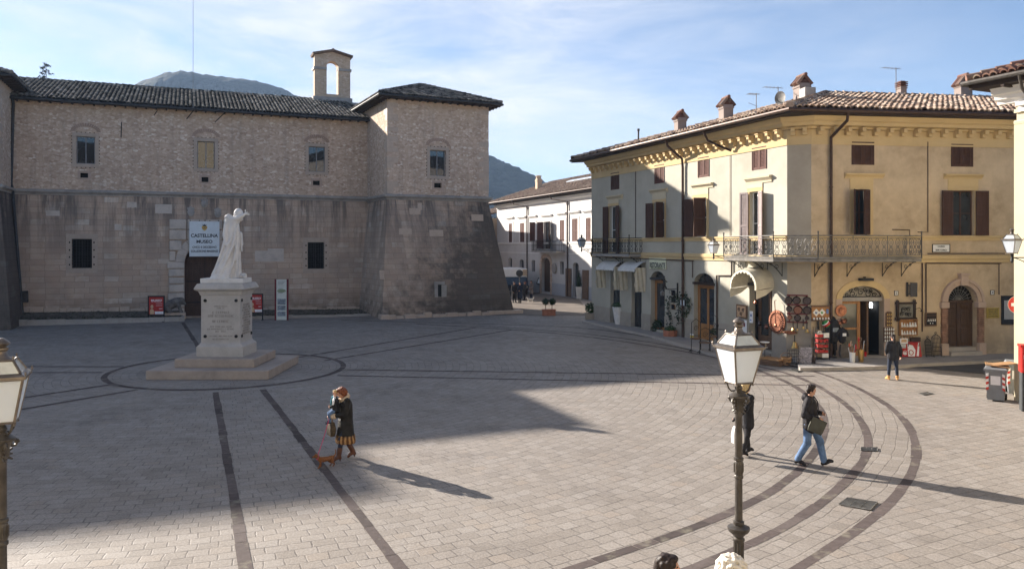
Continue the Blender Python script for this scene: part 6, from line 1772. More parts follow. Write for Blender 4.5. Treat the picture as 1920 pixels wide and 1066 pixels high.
# long diagonal drapery folds sweeping from the right hip to the trailing left hem
for (p0, p1, p2, r_) in (((395,300,-.27),(385,560,-.36),(225,790,-.44),.045),((360,330,-.27),(330,560,-.36),(170,800,-.42),.04),((405,420,-.24),(400,640,-.34),(330,830,-.42),.045),((300,330,-.26),(262,560,-.34),(140,815,-.38),.04),((410,260,-.2),(416,560,-.25),(398,840,-.36),.04),((330,520,-.32),(300,680,-.40),(240,840,-.46),.04)):
    pts = []
    for i in range(15):
        t = i/14; q = [(1-t)**2*a0+2*t*(1-t)*b0+t*t*c0 for a0,b0,c0 in zip(p0,p1,p2)]; pts.append((sx(q[0]), q[2], sz(q[1])))
    m.chain(pts, [r_*(.6+.7*math.sin(math.pi*min(1,.15+i/14))) for i in range(15)], 8)
# shoulders, neck, head and cowl thrown back
m.cap((sx(285),.0,sz(225)), (sx(375),-.02,sz(222)), .17, .15); m.cap((sx(345),0,sz(200)), (sx(385),-.01,sz(165)), .10, .10)
m.sphere((sx(398),-.01,sz(142)), (.175,.165,.205), 18, 12); m.cap((sx(415),-.01,sz(165)), (sx(425),-.01,sz(205)), .10, .075)
m.sphere((sx(449),-.01,sz(150)), (.035,.03,.04), 8, 6); m.sphere((sx(385),-.17,sz(148)), (.03,.02,.05), 8, 6); m.sphere((sx(385),.15,sz(148)), (.03,.02,.05), 8, 6)
for i in range(9): a_ = math.pi*(.1+.9*i/8); m.sphere((sx(310)-.13*math.sin(a_)*.9, .17*math.cos(a_), sz(190)+.05*math.sin(a_)), .085, 10, 7)
m.chain([(sx(262),-.05,sz(215)),(sx(272),-.12,sz(178)),(sx(298),-.13,sz(160)),(sx(335),-.12,sz(175))], [.05,.06,.055,.05])
m.chain([(sx(290),-.10,sz(190)),(sx(285),-.22,sz(250)),(sx(285),-.26,sz(320))], [.07,.06,.04])
# raised right arm with falling sleeve and open hand
m.chain([(sx(325),-.16,sz(225)),(sx(400),-.19,sz(196)),(sx(466),-.17,sz(163))], [.125,.095,.062]); m.chain([(sx(466),-.17,sz(163)),(sx(482),-.17,sz(148))], [.05,.045])
m.chain([(sx(350),-.18,sz(230)),(sx(345),-.23,sz(320)),(sx(335),-.24,sz(430))], [.11,.09,.055]); m.chain([(sx(385),-.17,sz(215)),(sx(365),-.22,sz(310)),(sx(342),-.23,sz(400))], [.07,.07,.05])
m.sphere((sx(490),-.17,sz(146)), (.06,.035,.05), 10, 7)
for (q, r0) in ((((484,135),(487,115),(488,97)),.020),(((495,138),(505,128),(510,121)),.018),(((500,142),(516,140),(528,145)),.018),(((499,148),(517,150),(535,153)),.017),(((497,154),(512,157),(527,162)),.016)):
    m.chain([(sx(a_),-.17,sz(b_)) for a_,b_ in q], [r0,r0*.95,r0*.8], 8)
# left forearm under the scapular, hand gathering the cloth; sleeve end
m.chain([(sx(285),-.20,sz(260)),(sx(275),-.27,sz(380)),(sx(292),-.30,sz(470))], [.10,.10,.075]); m.chain([(sx(270),-.28,sz(470)),(sx(300),-.34,sz(488)),(sx(330),-.33,sz(462))], [.05,.055,.045])
for i in range(4): m.cap((sx(312+5*i),-.36,sz(470-5*i)), (sx(322+4*i),-.385,sz(490-6*i)), .018, .014, 8)
# book held on the far side, snake-wrapped stone by the foot
m.cap((sx(418),.02,sz(360)), (sx(430),-.02,sz(480)), .07, .075); m.cap((sx(432),-.06,sz(470)), (sx(438),-.06,sz(555)), .045, .035)
for i in range(5): m.cap((sx(428+3*i),-.12,sz(520-4*i)), (sx(440),-.13,sz(545-5*i)), .017, .014, 8)
for (a_, b_, r_) in ((430,835,.08),(455,828,.10),(475,838,.08),(446,812,.06),(482,815,.05),(465,808,.05)): m.sphere((sx(a_),-.05+.04*math.sin(a_),sz(b_)), (r_,r_*1.2,r_*.8), 10, 7)
m.cap((sx(128),-.28,sz(850)), (sx(200),-.40,sz(846)), .045, .04)
stt = remeshed(m, 'statue', M['marble'], None, .017, 3, loc=(cst.x+.2, cst.y, 3.38+.17), rotz=math.atan2(us.y,us.x)+.03)
tag(stt, 'white marble statue of a robed monk with one arm raised, on the pedestal', 'statue')
m = MB(); m.bev(sx(30), sx(497), -.52, .52, -.17, .008, .02); m.build('plinth', M['marble'], stt)
# ------------------------------------------------------------------ signs and boards near the fortress
def board(F, x0, y0, x1, y1, off, name, label, cat, mat, th=.04, group=None):
    a0, a1, zb, zt = F.rect(x0, y0, x1, y1, off); p = F.world((a0+a1)/2, -off, (zb+zt)/2)
    t = tag(empty(name, tuple(p), F.rot), label, cat, group); w_, h_ = a1-a0, zt-zb
    if mat: m = MB(); m.bev(-w_/2, w_/2, 0, th, -h_/2, h_/2, .01); m.build('panel', mat, t)
    return t, w_, h_
t, w_, h_ = board(CF, 355, 415, 411.5, 480.5, .32, 'museum_sign', 'big pale blue white sign reading CASTELLINA MUSEO over the fortress portal', 'sign', M['board_white'])
fx = lambda u: -w_/2 + w_*u; fz = lambda v: h_/2 - h_*v
for tx, v, wd, ht in (('CASTELLINA',.405,.90,.105),('MUSEO',.575,.53,.095),('CIVICO E DIOCESANO',.735,.80,.062),('COLLEZIONE MASSENZI',.85,.90,.062)):
    text_mesh('lettering', tx, .3, M['ink'], t, (0,-.004,fz(v)), (R(90),0,0), w_*wd, h_*ht, .003)
m = MB(); m.M = Matrix.Translation((0,-.01,fz(.18))); m.prism([(-.16,.10),(-.17,-.02),(-.10,-.14),(0,-.2),(.10,-.14),(.17,-.02),(.16,.10),(0,.14)], -.004, .004); e_ = m.build('emblem', M['gold'], t)
m = MB(); m.M = Matrix.Translation((0,-.016,fz(.115))); m.prism([(-.10,-.05),(.10,-.05),(.12,.08),(.05,.02),(0,.10),(-.05,.02),(-.12,.08)], -.004, .004); m.box(-.07,.07,-.005,.0,-.19,-.15); m.build('crown_mark', M['ink'], e_)
m = MB()
for u in (.03,.33,.68,.97): m.tube([(fx(u),0,fz(-.025)),(fx(u),.3,fz(-.025))], .03, 6); m.tube([(fx(u),.02,fz(-.025)),(fx(u),.02,fz(.02))], .01, 4)
m.build('hook', M['iron'], t)
def museo(px, pw, ytop, ymid, ybot, label, crop):
    Yg = G(px, ybot); x = Yg.x; s_ = Yg.y/FPX; t = tag(empty('poster_stand', (Yg.x, Yg.y, 0), .12), label, 'poster stand', 'red museum posters on black stands')
    w_ = pw*s_; zt = (ybot-ytop)*s_; zb = (ybot-ymid)*s_; m = MB()
    for sg in (-1, 1): m.box(sg*w_/2-.035, sg*w_/2+.035, -.03, .03, 0, zt+.03); m.box(sg*w_/2-.035, sg*w_/2+.035, -.25, .25, 0, .04)
    m.box(-w_/2, w_/2, -.03, .03, zt-.05, zt+.03); m.box(-w_/2, w_/2, -.03, .03, zb-.03, zb+.03); m.build('frame', M['black'], t)
    m = MB(); m.box(-w_/2+.035, w_/2-.035, -.015, .015, zb+.03, zt-.05); pn = m.build('poster', M['poster_red'], t); hh = zt-zb
    text_mesh('lettering', 'MUSEO', .2, M['white'], pn, (.02,-.018,zt-.22*hh), (R(90),0,0), w_*.70, hh*.10, .002)
    glyph_row(pn, M['paper'], w_*.62, hh*.035, (.02,-.018,zt-.30*hh), (0,0,0), 5)
    m = MB(); m.M = Matrix.Translation((-w_*.27,-.019,zb+hh*.34)); m.prism([(.09*math.cos(a_),.12+.12*math.sin(a_)) for a_ in [i*math.pi/6 for i in range(12)]], -.001, .001); m.prism([(-.12,-.36),(.10,-.36),(.16,-.2),(.06,-.03),(-.06,-.02),(-.12,-.12)], -.003, -.001); m.build('printed_figure', M['skinpic'], pn)
    m = MB(); m.box(-w_*.08, w_*.47, -.022, -.016, zb+.05, zb+.22); m.build('caption_strip', M['paper'], pn)
    m = MB()
    for k in range(3): m.box(-w_*.02, w_*.38, -.020, -.016, zb+hh*(.62-.07*k), zb+hh*(.62-.07*k)+.012)
    m.box(w_*.18, w_*.40, -.020, -.016, zb+hh*.32, zb+hh*.32+.03); m.build('printed_lines', M['paper'], pn)
museo(293, 28, 555, 590, 603, 'red MUSEO poster on a black stand left of the portal beside the stone lion', 0)
museo(480, 24, 551, 586, 600, 'red MUSEO poster stand half hidden behind the statue pedestal', 0)
Yg = G(528, 600); s_ = Yg.y/FPX; t = tag(empty('information_panel', (Yg.x,Yg.y,0), .1), 'tall white information panel with pictures between two maroon posts', 'information panel')
w_, h_ = 22*s_, 77*s_; m = MB()
for sg in (-1,1): m.box(sg*w_/2-.055, sg*w_/2+.055, -.05, .05, 0, h_)
m.build('post', M['maroon'], t)
m = MB(); m.box(-w_/2+.055, w_/2-.055, -.03, .03, .02, h_-.02); pn = m.build('panel', simple('panel white', (.60,.62,.57), .6, 0, .08), t)
m = MB()
for v0, v1, in ((.48,.62),(.64,.76),(.79,.90)): m.box(-w_*.34, w_*.34, -.036, -.03, h_*(1-v1), h_*(1-v0))
m.build('picture', M['grey_pic'], pn)
m = MB()
for k in range(9):
    if k in (3,4): continue
    m.box(-w_*.30, w_*(.30-.1*(k%3)), -.036, -.03, h_*(.94-.035*k), h_*(.94-.035*k)+.018)
m.build('printed_lines', M['ink'], pn)
m = MB(); m.M = Matrix.Translation((0,-.034,h_*.715)); m.prism([(.28*math.cos(a_),.11*math.sin(a_)) for a_ in [i*math.pi/8 for i in range(16)]], -.002, .002); m.build('map', simple('map green', (.30,.36,.22), .7), pn)
# weathered stone lion by the portal
a, z = CF.at(326, 588, 1.3); p = CF.world(a, -1.2, .25); m = MB()
m.chain([(-.42,0,.42),(-.2,0,.55),(.1,0,.72),(.28,0,.80)], [.26,.30,.30,.24]); m.sphere((.42,0,.78), (.24,.22,.25), 14, 10); m.cap((.52,0,.70), (.64,0,.62), .13, .10)
m.chain([(.30,-.16,.55),(.38,-.18,.2),(.48,-.18,.08)], [.13,.10,.09]); m.chain([(.30,.16,.55),(.38,.18,.2),(.48,.18,.08)], [.13,.10,.09]); m.chain([(-.42,-.17,.38),(-.30,-.24,.22),(-.12,-.22,.08)], [.2,.15,.09]); m.chain([(-.42,.17,.38),(-.30,.24,.22),(-.12,.22,.08)], [.2,.15,.09]); m.chain([(-.6,0,.3),(-.7,.1,.12),(-.55,.25,.07)], [.05,.05,.05])
m.cap((.38,-.18,.98), (.36,-.22,1.02), .05, .03); m.cap((.38,.18,.98), (.36,.22,1.02), .05, .03)
li = remeshed(m, 'stone_lion', simple('weathered lion stone', (.155,.145,.135), .95, 0, .45, 4, .4), None, .03, 3, loc=(p.x,p.y,.42), rotz=CF.rot); tag(li, 'worn grey crouching stone lion guarding the left side of the portal', 'stone lion')
m = MB(); m.bev(-.75,.7,-.35,.35,-.35,.05,.03); m.build('plinth', M['quoin'], li)
# street plates and small signs on the corner house
def plate(F, x0,y0,x1,y1, lines_, name, label, cat, back, ink, border=None, off=.03, group=None):
    t, w_, h_ = board(F, x0,y0,x1,y1, off, name, label, cat, back, .03, group)
    if border:
        m = MB(); b = .025
        m.box(-w_/2-b, w_/2+b, -.012, .02, h_/2, h_/2+b); m.box(-w_/2-b, w_/2+b, -.012, .02, -h_/2-b, -h_/2); m.box(-w_/2-b, -w_/2, -.012, .02, -h_/2, h_/2); m.box(w_/2, w_/2+b, -.012, .02, -h_/2, h_/2); m.build('border', border, t)
    n = len(lines_)
    for i, (tx, wf, hf) in enumerate(lines_):
        text_mesh('lettering', tx, .1, ink, t, (0,-.003,h_/2-h_*(i+.5)/n), (R(90),0,0), w_*wf, h_*hf, .002)
    return t, w_, h_
plate(YR, 1749,458.5,1780.5,472, [('CORSO',.42,.24),('SERTORIO',.66,.24)], 'street_plate', 'white street name plate CORSO SERTORIO with a dark rim on the ochre wall', 'street sign', M['paper'], M['ink'], M['iron'])
plate(YR, 1678,545.5,1683.5,553, [('2',.4,.6)], 'house_number', 'small white house number plate right of the shop arch', 'house number', M['paper'], M['ink'], M['grey_iron'], group='house numbers on the corner house')
plate(YR, 1858,544.5,1863.5,551.5, [('4',.45,.6)], 'house_number', 'small white house number plate right of the stone portal', 'house number', M['paper'], M['ink'], M['grey_iron'], group='house numbers on the corner house')
t, w_, h_ = plate(YL, 1217,487,1248.5,507, [('RISTORANTE',.92,.50)], 'restaurant_sign', 'pale green RISTORANTE sign board above the arched door', 'sign', simple('sign pale green', (.66,.67,.48), .7, 0, .12), M['ink'], None, .06)
t.children[1].location.z += h_*.17; glyph_row(t, M['leaf_ink'], w_*.7, h_*.2, (0,-.004,-h_*.27), (0,0,0), 9)
tq, w_, h_ = plate(YR, 1850,576.5,1874,596, [], 'brass_plaque', 'dull yellow plaque with dark lettering beside the stone portal', 'plaque', simple('yellow plaque', (.36,.27,.06), .5, 0, .2), M['ink'])
for k in range(4): glyph_row(tq, M['ink'], w_*(.8-.1*(k%2)), h_*.11, (0,-.004,h_*(.33-.21*k)), (0,0,0), 20+k)
t, w_, h_ = board(YR, 1878.5,554,1908,608, .06, 'notice_board', 'black framed glass notice board on the ochre wall near the right edge', 'notice board', M['black'], .06)
m = MB(); m.box(-w_*.36,w_*.36,-.01,.0,-h_*.32,h_*.34); m.build('notice', M['grey_foot'], t)
t, w_, h_ = board(YR, 1708,529.5,1719,556, .28, 'hanging_sign', 'dark upright sign box on a bracket right of the shop arch', 'sign', M['car_dark'], .05)
t.rotation_euler.z -= .5
m = MB(); m.tube([(-.02,.02,h_*.3),(-.22,.15,h_*.3)], .02, 5); m.tube([(-.02,.02,-h_*.3),(-.22,.15,-h_*.3)], .02, 5); m.box(-.27,-.2,.1,.2,-h_*.5,h_*.5); m.build('bracket', M['iron'], t)
t, w_, h_ = board(YL, 1274,560.5,1284.5,573.5, .10, 'menu_box', 'lit looking white menu case on the wall among the ivy', 'menu case', M['black'], .08)
m = MB(); m.box(-w_*.38,w_*.38,-.01,.0,-h_*.38,h_*.38); m.build('menu', M['board_white'], t)
for k, (y0, y1, nm) in enumerate(((543.5,554,'topmost'),(556.5,566.5,'middle'),(570,580,'lowest'))):
    t, w_, h_ = board(YL, 1258.5,y0,1265.5,y1, .05, 'menu_slate', nm+' of the three dark menu slates hung left of the downpipe', 'menu slate', M['orange_wood'] if k == 2 else M['black'], .03, 'menu slates by the restaurant door')
    m = MB(); m.box(-w_*.42,w_*.42,-.008,.0,-h_*.42,h_*.42); m.build('slate', M['car_dark'], t)
# ------------------------------------------------------------------ shop goods and street furniture
def at3(F, px, py, off): a, z = F.at(px, py, off); return F.world(a, -off, z)
def thing_on(F, px, py, off, name, label, cat, group=None): return tag(empty(name, tuple(at3(F,px,py,off)), F.rot), label, cat, group)
SP = 32.2/FPX        # metres per photo pixel at the shop front
RX = Matrix.Rotation(R(90), 4, 'X')
# pans on the corner
t = thing_on(YC, 1497, 580, .04, 'pan_rack', 'dark wooden rack of four bars on the corner wall holding the pans', 'rack')
m = MB()
for py in (553, 571, 588, 604): m.box(-21*SP*1.0, 17*SP, -.03, .02, (580-py)*SP-.025, (580-py)*SP+.025)
m.build('bar', M['maroon'], t)
m = MB()
for px in (-16, 14): m.box(px*SP-.02, px*SP+.02, 0, .03, (580-606)*SP, (580-552)*SP)
m.build('upright', M['maroon'], t)
pans = [(1478,563,7.2,'leftmost pan in the top row of the corner rack','pan'),(1493.5,563,7.2,'middle pan in the top row, dull reddish black','pan'),(1513,564,7.8,'rightmost and largest pan in the top row','pan'),
 (1479,579,5.6,'small dark pan at the left of the middle row','pan'),(1496,581,8.2,'big reddish copper pan in the middle of the rack','copper_dark'),(1513.5,582,7.6,'wide grey pan at the right of the middle row','pan'),
 (1480.5,594.5,4.6,'little copper pan at the left of the lowest row','copper_dark'),(1495,596,6.2,'dark round pan in the middle of the lowest row','pan'),(1513,596.5,3.8,'narrow small pan at the right of the lowest row','pan')]
for px, py, r_, lb, mt in pans:
    t = thing_on(YC, px, py, .10, 'hanging_pan', lb, 'pan', 'pans hung on the corner of the shop'); r_ *= SP
    m = MB(); m.M = RX; m.lathe([(r_*.8,0),(r_*.85,.01),(r_,-.05),(r_*1.03,-.06),(r_*.98,-.055),(r_*.82,-.005)], 20); m.build('bowl', M[mt], t, smooth='auto')
    m = MB(); m.tube([(0,.05,r_*.95),(0,.06,r_*1.25)], .018, 5); m.tube([(.025*math.cos(a_),.06,r_*1.25+.025*math.sin(a_)) for a_ in [k*math.pi/4 for k in range(9)]], .007, 4); m.build('handle', M['iron'], t)
t = thing_on(YC, 1481, 623, .12, 'copper_tray', 'long oval hammered copper pan below the pan rack', 'pan')
m = MB(); m.M = RX @ Matrix.Diagonal((1,.28,1,1)); r_ = 12.5*SP; m.lathe([(r_*.86,0),(r_*.9,.02),(r_,-.06),(r_*.97,-.06),(r_*.84,0)], 24); m.build('bowl', M['copper'], t, smooth='auto')
m = MB()
for sg in (-1,1): m.tube([(sg*r_*.98,0,-.03),(sg*(r_+.05),-.02,0),(sg*r_*.98,0,.03)], .012, 5)
m.build('handle', M['brass'], t)
for px, py, s_, lb in ((1487,616,1.0,'brass bell hanging furthest left under the pan rack'),(1495,617,.7,'tiny brass bell between the two larger ones under the rack'),(1506,613,.9,'shiny bell high under the right side of the rack'),(1513,619,1.15,'brass bell on a black strap near the pipe'),(1490,645,1.9,'large coppery bell low on the corner wall')):
    t = thing_on(YC, px, py, .13, 'hanging_bell', lb, 'bell', 'bells hung on the shop corner')
    m = MB(); k = .075*s_; m.lathe([(k*1.1,-k*1.1),(k,-k),(k*.7,-k*.3),(k*.55,k*.5),(k*.2,k*.8)], 14); m.build('bell', M['brass'], t, smooth='auto')
    m = MB(); m.box(-.018,.018,-.01,.01,k*.7,k*.7+.28); m.build('strap', M['black'], t)
# big copper platter and ladle on the sunlit wall by the arch
t = thing_on(YL, 1456, 603, .10, 'copper_platter', 'big embossed copper platter on the sunlit wall beside the arched shop door', 'platter')
r_ = 1.02*.5; m = MB(); m.M = RX; m.lathe([(.02,.015),(r_*.45,.02),(r_*.52,-.02),(r_*.56,-.03),(r_*.62,.0),(r_*.92,-.03),(r_*.98,-.05),(r_*1.0,-.05),(r_*1.0,.0)], 36, flute=.03); m.build('dish', M['copper'], t, smooth='auto')
m = MB()
for k in range(26): a_ = 2*math.pi*k/26; m.sphere((r_*.78*math.cos(a_),-.02,r_*.78*math.sin(a_)), .038, 8, 5)
m.build('embossing', M['copper'], t, smooth=True)
t = thing_on(YL, 1453.5, 591, .22, 'copper_ladle', 'long copper ladle hanging in front of the big copper platter', 'ladle')
m = MB(); m.tube([(-.04,0,.62),(0,0,.2),(.05,-.02,-.35)], [.02,.018,.03], 6); m.sphere((.06,-.02,-.42), (.08,.06,.08), 12, 8); m.tube([(-.04,0,.60),(-.05,.1,.66)], .012, 5); m.build('ladle', M['copper'], t, smooth='auto')
# board with tiles, ball, utensils on the right face
t, w_, h_ = board(YR, 1522,573.5,1556,600, .09, 'display_board', 'orange brown wooden board showing two white diamond tiles beside the pans', 'display board', M['orange_wood'], .05)
m = MB(); m.box(-w_/2-.03,w_/2+.03,-.06,.02,h_/2-.03,h_/2+.03); m.box(-w_/2-.03,w_/2+.03,-.10,.02,-h_/2-.02,-h_/2+.03); m.build('shelf_edge', M['old_wood'], t)
for k, (u, cl) in enumerate(((-.26,'blue'),(.06,'green'))):
    m = MB(); m.M = Matrix.Translation((u*w_,-.012,.03)) @ Matrix.Rotation(R(45),4,'Y'); m.box(-.11,.11,-.008,.008,-.11,.11); q = m.build('tile', M['ceramic'], t)
    m = MB(); m.M = Matrix.Translation((u*w_,-.024,.03)); m.prism([(-.05,-.05),(.05,-.05),(.02,.0),(.05,.06),(0,.02),(-.05,.05)], -.002, .002); m.build('motif', M[cl], q)
m = MB(); m.box(w_*.30,w_*.42,-.03,.0,-.02,.17); m.build('card', M['blue'], t)
m = MB()
for k in range(6): m.lathe([(.02,0),(.04,.03),(.035,.08),(.02,.1)], 8, (-w_*.42+k*w_*.16,-.07,-h_*.46))
m.build('small_jar', M['ceramic'], t)
for px, py, lb, c1_, c2_ in ((1549,607,'green white and red ball hanging left of the black jacket','green','red'),):
    t = thing_on(YR, px, py, .16, 'hanging_ball', lb, 'ball'); m = MB(); m.sphere((0,0,0), .16, 16, 10); o = m.build('ball', M[c1_], t, smooth=True)
    m = MB(); rs = []
    for zz_, k in ((-.05,.97),(0,1),(.05,.97)): rs.append([(.165*k*math.cos(a_), .165*k*math.sin(a_), zz_) for a_ in [2*math.pi*j/18 for j in range(18)]])
    m.M = Matrix.Rotation(R(-40),4,'Y'); m.rings(rs, False, False); m.build('stripe', M['salmon'], o)
    m = MB(); m.M = Matrix.Rotation(R(-40),4,'Y'); m.rings([[(.168*k*math.cos(a_), .168*k*math.sin(a_), zz_) for a_ in [2*math.pi*j/18 for j in range(18)]] for zz_, k in ((.05,.96),(.085,.86))], False, False); m.build('white_stripe', M['white'], o)
t = thing_on(YR, 1534, 606, .10, 'leather_strap', 'dark leather strap hanging under the tile board', 'strap'); m = MB(); m.box(-.035,.035,-.02,.02,-.22,.22); m.lathe([(.03,0),(.05,.02),(.03,.05)],8,(0,0,-.26)); m.build('strap', M['black'], t)
# plates and pots hung by the entrance
t = thing_on(YR, 1577.5, 582, .10, 'copper_plate', 'round embossed copper plate hanging left of the shop entrance', 'plate')
r_ = 11.3*SP; m = MB(); m.M = RX; m.lathe([(.01,.0),(r_*.5,.02),(r_*.58,-.02),(r_*.72,.0),(r_*.95,-.03),(r_,-.04),(r_,.0)], 30, flute=.025); m.build('plate', M['copper'], t, smooth='auto')
for px, py, s_, lb in ((1574,604,.10,'left one of two small copper pots under the copper plate'),(1582,601,.12,'right one of two small copper pots under the copper plate')):
    t = thing_on(YR, px, py, .16, 'copper_pot', lb, 'pot', 'small copper pots by the entrance'); m = MB(); m.lathe([(s_*.7,-s_),(s_,-s_*.6),(s_*.9,s_*.2),(s_*1.1,s_*.6),(s_*.95,s_*.6),(s_*.8,s_*.2)], 14); m.build('pot', M['copper'], t, smooth='auto')
    m = MB(); m.tube([(-s_,0,s_*.5),(-s_*.6,0,s_*1.5),(s_*.6,0,s_*1.5),(s_,0,s_*.5)], .01, 5); m.build('handle', M['iron'], t)
# red shelf stand
p = G(1540, 679); t = tag(empty('shelf_stand', (p.x, p.y, .13), YR.rot), 'wire shelf stand of red boxes and white crockery at the shop corner', 'shelf stand')
W_, Hh = 25*SP, 60*SP; m = MB()
for sx_ in (-W_/2, W_/2):
    for y in (-.15, .15): m.tube([(sx_,y,0),(sx_,y,Hh)], .014, 5)
for k in range(6): m.box(-W_/2,W_/2,-.15,.15,.05+Hh*.16*k,.065+Hh*.16*k)
for k in range(7): m.tube([(-W_/2+W_*k/6,.16,Hh*.6),(-W_/2+W_*k/6,.16,Hh)], .007, 4)
m.build('frame', M['iron'], t)
m = MB()
for k, n in ((3,3),(2,4),(1,3),(4,2)):
    for i in range(n):
        x = -W_*.42+W_*.84*(i+.5)/n; w2 = W_*.36/n*1.1; h2 = Hh*rnd.uniform(.07,.11); z = .07+Hh*.16*k; m.box(x-w2,x+w2,-.13,.1,z,z+h2)
m.build('box', M['poster_red'], t)
m = MB(); m.M = Matrix.Translation((-W_*.2,-.1,Hh*.78)) @ RX; m.lathe([(.01,0),(.13,0),(.14,-.02)], 16); m.M = None; m.box(.02,W_*.46,-.16,-.1,Hh*.68,Hh*.83); m.box(-W_*.1,W_*.4,-.17,-.15,.09,.26); m.build('crockery', M['ceramic'], t)
m = MB()
for i in range(3): m.lathe([(.05,0),(.07,.05),(.03,.09)], 9, (-W_*.3+W_*.3*i,-.08,.07+Hh*.48))
m.build('bowl', M['black'], t)
# clothes on a stand
p = G(1562, 676); t = tag(empty('clothes_dummy', (p.x, p.y, .13), YR.rot), 'black jacket displayed on a pole stand left of the shop entrance', 'clothes stand')
m = MB(); m.tube([(0,.1,0),(0,.1,1.5)], .022, 6); m.lathe([(.2,0),(.2,.03),(.04,.05)], 14, (0,.1,0)); m.build('pole', M['iron'], t)
m = MB(); m.chain([(0,0,.78),(0,0,1.1),(0,0,1.42)], [.21,.20,.22]); m.chain([(-.16,0,1.42),(-.27,-.02,1.15),(-.26,-.05,.8)], [.10,.09,.07]); m.chain([(.16,0,1.42),(.27,-.02,1.15),(.26,-.05,.8)], [.10,.09,.07]); m.cap((0,0,1.52),(0,.02,1.62),.12,.11)
jk = remeshed(m, 'jacket', M['black_cloth'], t, .025, 2)
m = MB(); m.box(-.13,.12,-.225,-.205,1.10,1.26); m.build('print', M['grey_pic'], jk)
m = MB(); m.cap((.05,.0,.75),(.07,.0,.15),.07,.06); m.cap((.12,0,.7),(.13,0,.35),.05,.05); m.build('scarf', M['black_cloth'], t, smooth=True)
t = thing_on(YR, 1579, 628, .35, 'hanging_shirt', 'black T shirt hanging between the jacket and the shop window', 'shirt')
m = MB(); m.chain([(0,0,-.2),(0,0,.15)], [.15,.17]); m.cap((-.13,0,.18),(-.25,0,.0),.08,.07); m.cap((.13,0,.18),(.25,0,.0),.08,.07); sh = remeshed(m, 'shirt', M['black_cloth'], t, .025, 2)
m = MB(); m.box(-.08,.08,-.18,-.16,-.02,.10); m.build('print', M['paper'], sh); m = MB(); m.tube([(0,0,.3),(0,.1,.42),(0,.35,.42)], .012, 5); m.build('hook', M['iron'], t)
t = thing_on(YR, 1584, 656, .25, 'hanging_bag', 'grey brown cloth bag hanging low beside the broom bucket', 'bag')
m = MB(); m.rings([[(-.20,-.05,-.30),(.20,-.05,-.30),(.20,.05,-.30),(-.20,.05,-.30)],[(-.24,-.09,-.1),(.24,-.09,-.1),(.24,.07,-.1),(-.24,.07,-.1)],[(-.19,-.05,.25),(.19,-.05,.25),(.19,.04,.25),(-.19,.04,.25)]]); m.build('bag', simple('taupe cloth', (.13,.11,.09), .9, 0, .3), t); m = MB(); m.tube([(-.12,-.02,.25),(-.08,0,.42),(.08,0,.42),(.12,-.02,.25)], .012, 5); m.build('handle', M['black'], t)
# buckets with brooms and sticks
for px, py, r_, h_, mt, lb, n in ((1598,678.5,.115,.40,'pot_white','cream bucket of brooms and flags at the shop door',11),(1614.5,678,.12,.50,'brass','brass umbrella bucket with wooden sticks beside the cream one',6)):
    p = G(px, py, .13); t = tag(empty('stick_bucket', tuple(p)), lb, 'bucket', 'buckets by the shop door'); m = MB(); m.lathe([(r_*.75,0),(r_*.8,.02),(r_,h_),(r_*.93,h_),(r_*.7,.05)], 16); m.build('bucket', M[mt], t, smooth='auto')
    for k in range(n):
        a_ = rnd.uniform(0,6.28); e = Vector((math.cos(a_)*r_*1.3, math.sin(a_)*r_*1.3, h_+rnd.uniform(.15,.42))); m = MB(); m.tube([(e.x*.2,e.y*.2,.06), e], .010, 5)
        if k % 2: m.cap(e, e+Vector((0,0,.09)), .035, .02, 7)
        m.build('stick', M[('orange_wood','red','paper','old_wood')[k % 4]], t)
p = G(1621, 668, .13); t = tag(empty('red_pail', tuple(p)), 'little red pail on the shop doorstep beside the brass bucket', 'pail'); m = MB(); m.lathe([(.07,0),(.09,.2),(.08,.2),(.06,.03)], 12); m.build('pail', M['red'], t, smooth='auto'); m = MB(); m.tube([(-.09,0,.19),(0,0,.3),(.09,0,.19)], .008, 4); m.build('handle', M['iron'], t)
# racks right of the entrance
t, w_, h_ = board(YR, 1661,586,1673,612, .08, 'bell_rack', 'narrow carved wooden rack of tiny bells right of the shop entrance', 'rack', M['old_wood'], .04)
m = MB()
for i in range(3):
    for j in range(4): m.lathe([(.03,-.03),(.02,.03),(.005,.05)], 7, (-w_*.3+w_*.3*i,-.04,-h_*.38+h_*.25*j))
m.build('bell', M['brass'], t)
m = MB(); m.cap((-w_*.2,0,h_*.5),(w_*.2,0,h_*.5),.06); m.build('carved_top', M['old_wood'], t)
t, w_, h_ = board(YR, 1657,613,1676,641, .08, 'bottle_rack', 'low wooden rack with rows of little white bottles beside the bell rack', 'rack', None)
m = MB()
for k in range(4): m.box(-w_/2,w_/2,-.09,.03,-h_/2+h_*.25*k,-h_/2+h_*.25*k+.02)
m.box(-w_/2,w_/2,.0,.03,-h_/2,h_/2); m.build('shelf', M['old_wood'], t)
m = MB()
for k in range(4):
    for i in range(5): m.lathe([(.025,0),(.03,.06),(.012,.09),(.012,.12)], 7, (-w_*.42+w_*.21*i,-.05,-h_/2+h_*.25*k+.02))
m.build('bottle', M['ceramic'], t)
t, w_, h_ = board(YR, 1683,566,1714,597, .10, 'carved_mirror', 'dark carved wooden frame holding wrought iron pieces above the ceramics shelf', 'frame', None)
m = MB()
for x0, x1, z0, z1 in ((-w_/2-.06,-w_/2+.05,-h_/2-.1,h_/2+.06),(w_/2-.05,w_/2+.06,-h_/2-.1,h_/2+.06),(-w_/2-.1,w_/2+.1,h_/2-.08,h_/2),(-w_/2-.12,w_/2+.12,-h_/2-.06,-h_/2+.05)): m.bev(x0,x1,-.06,.03,z0,z1,.015)
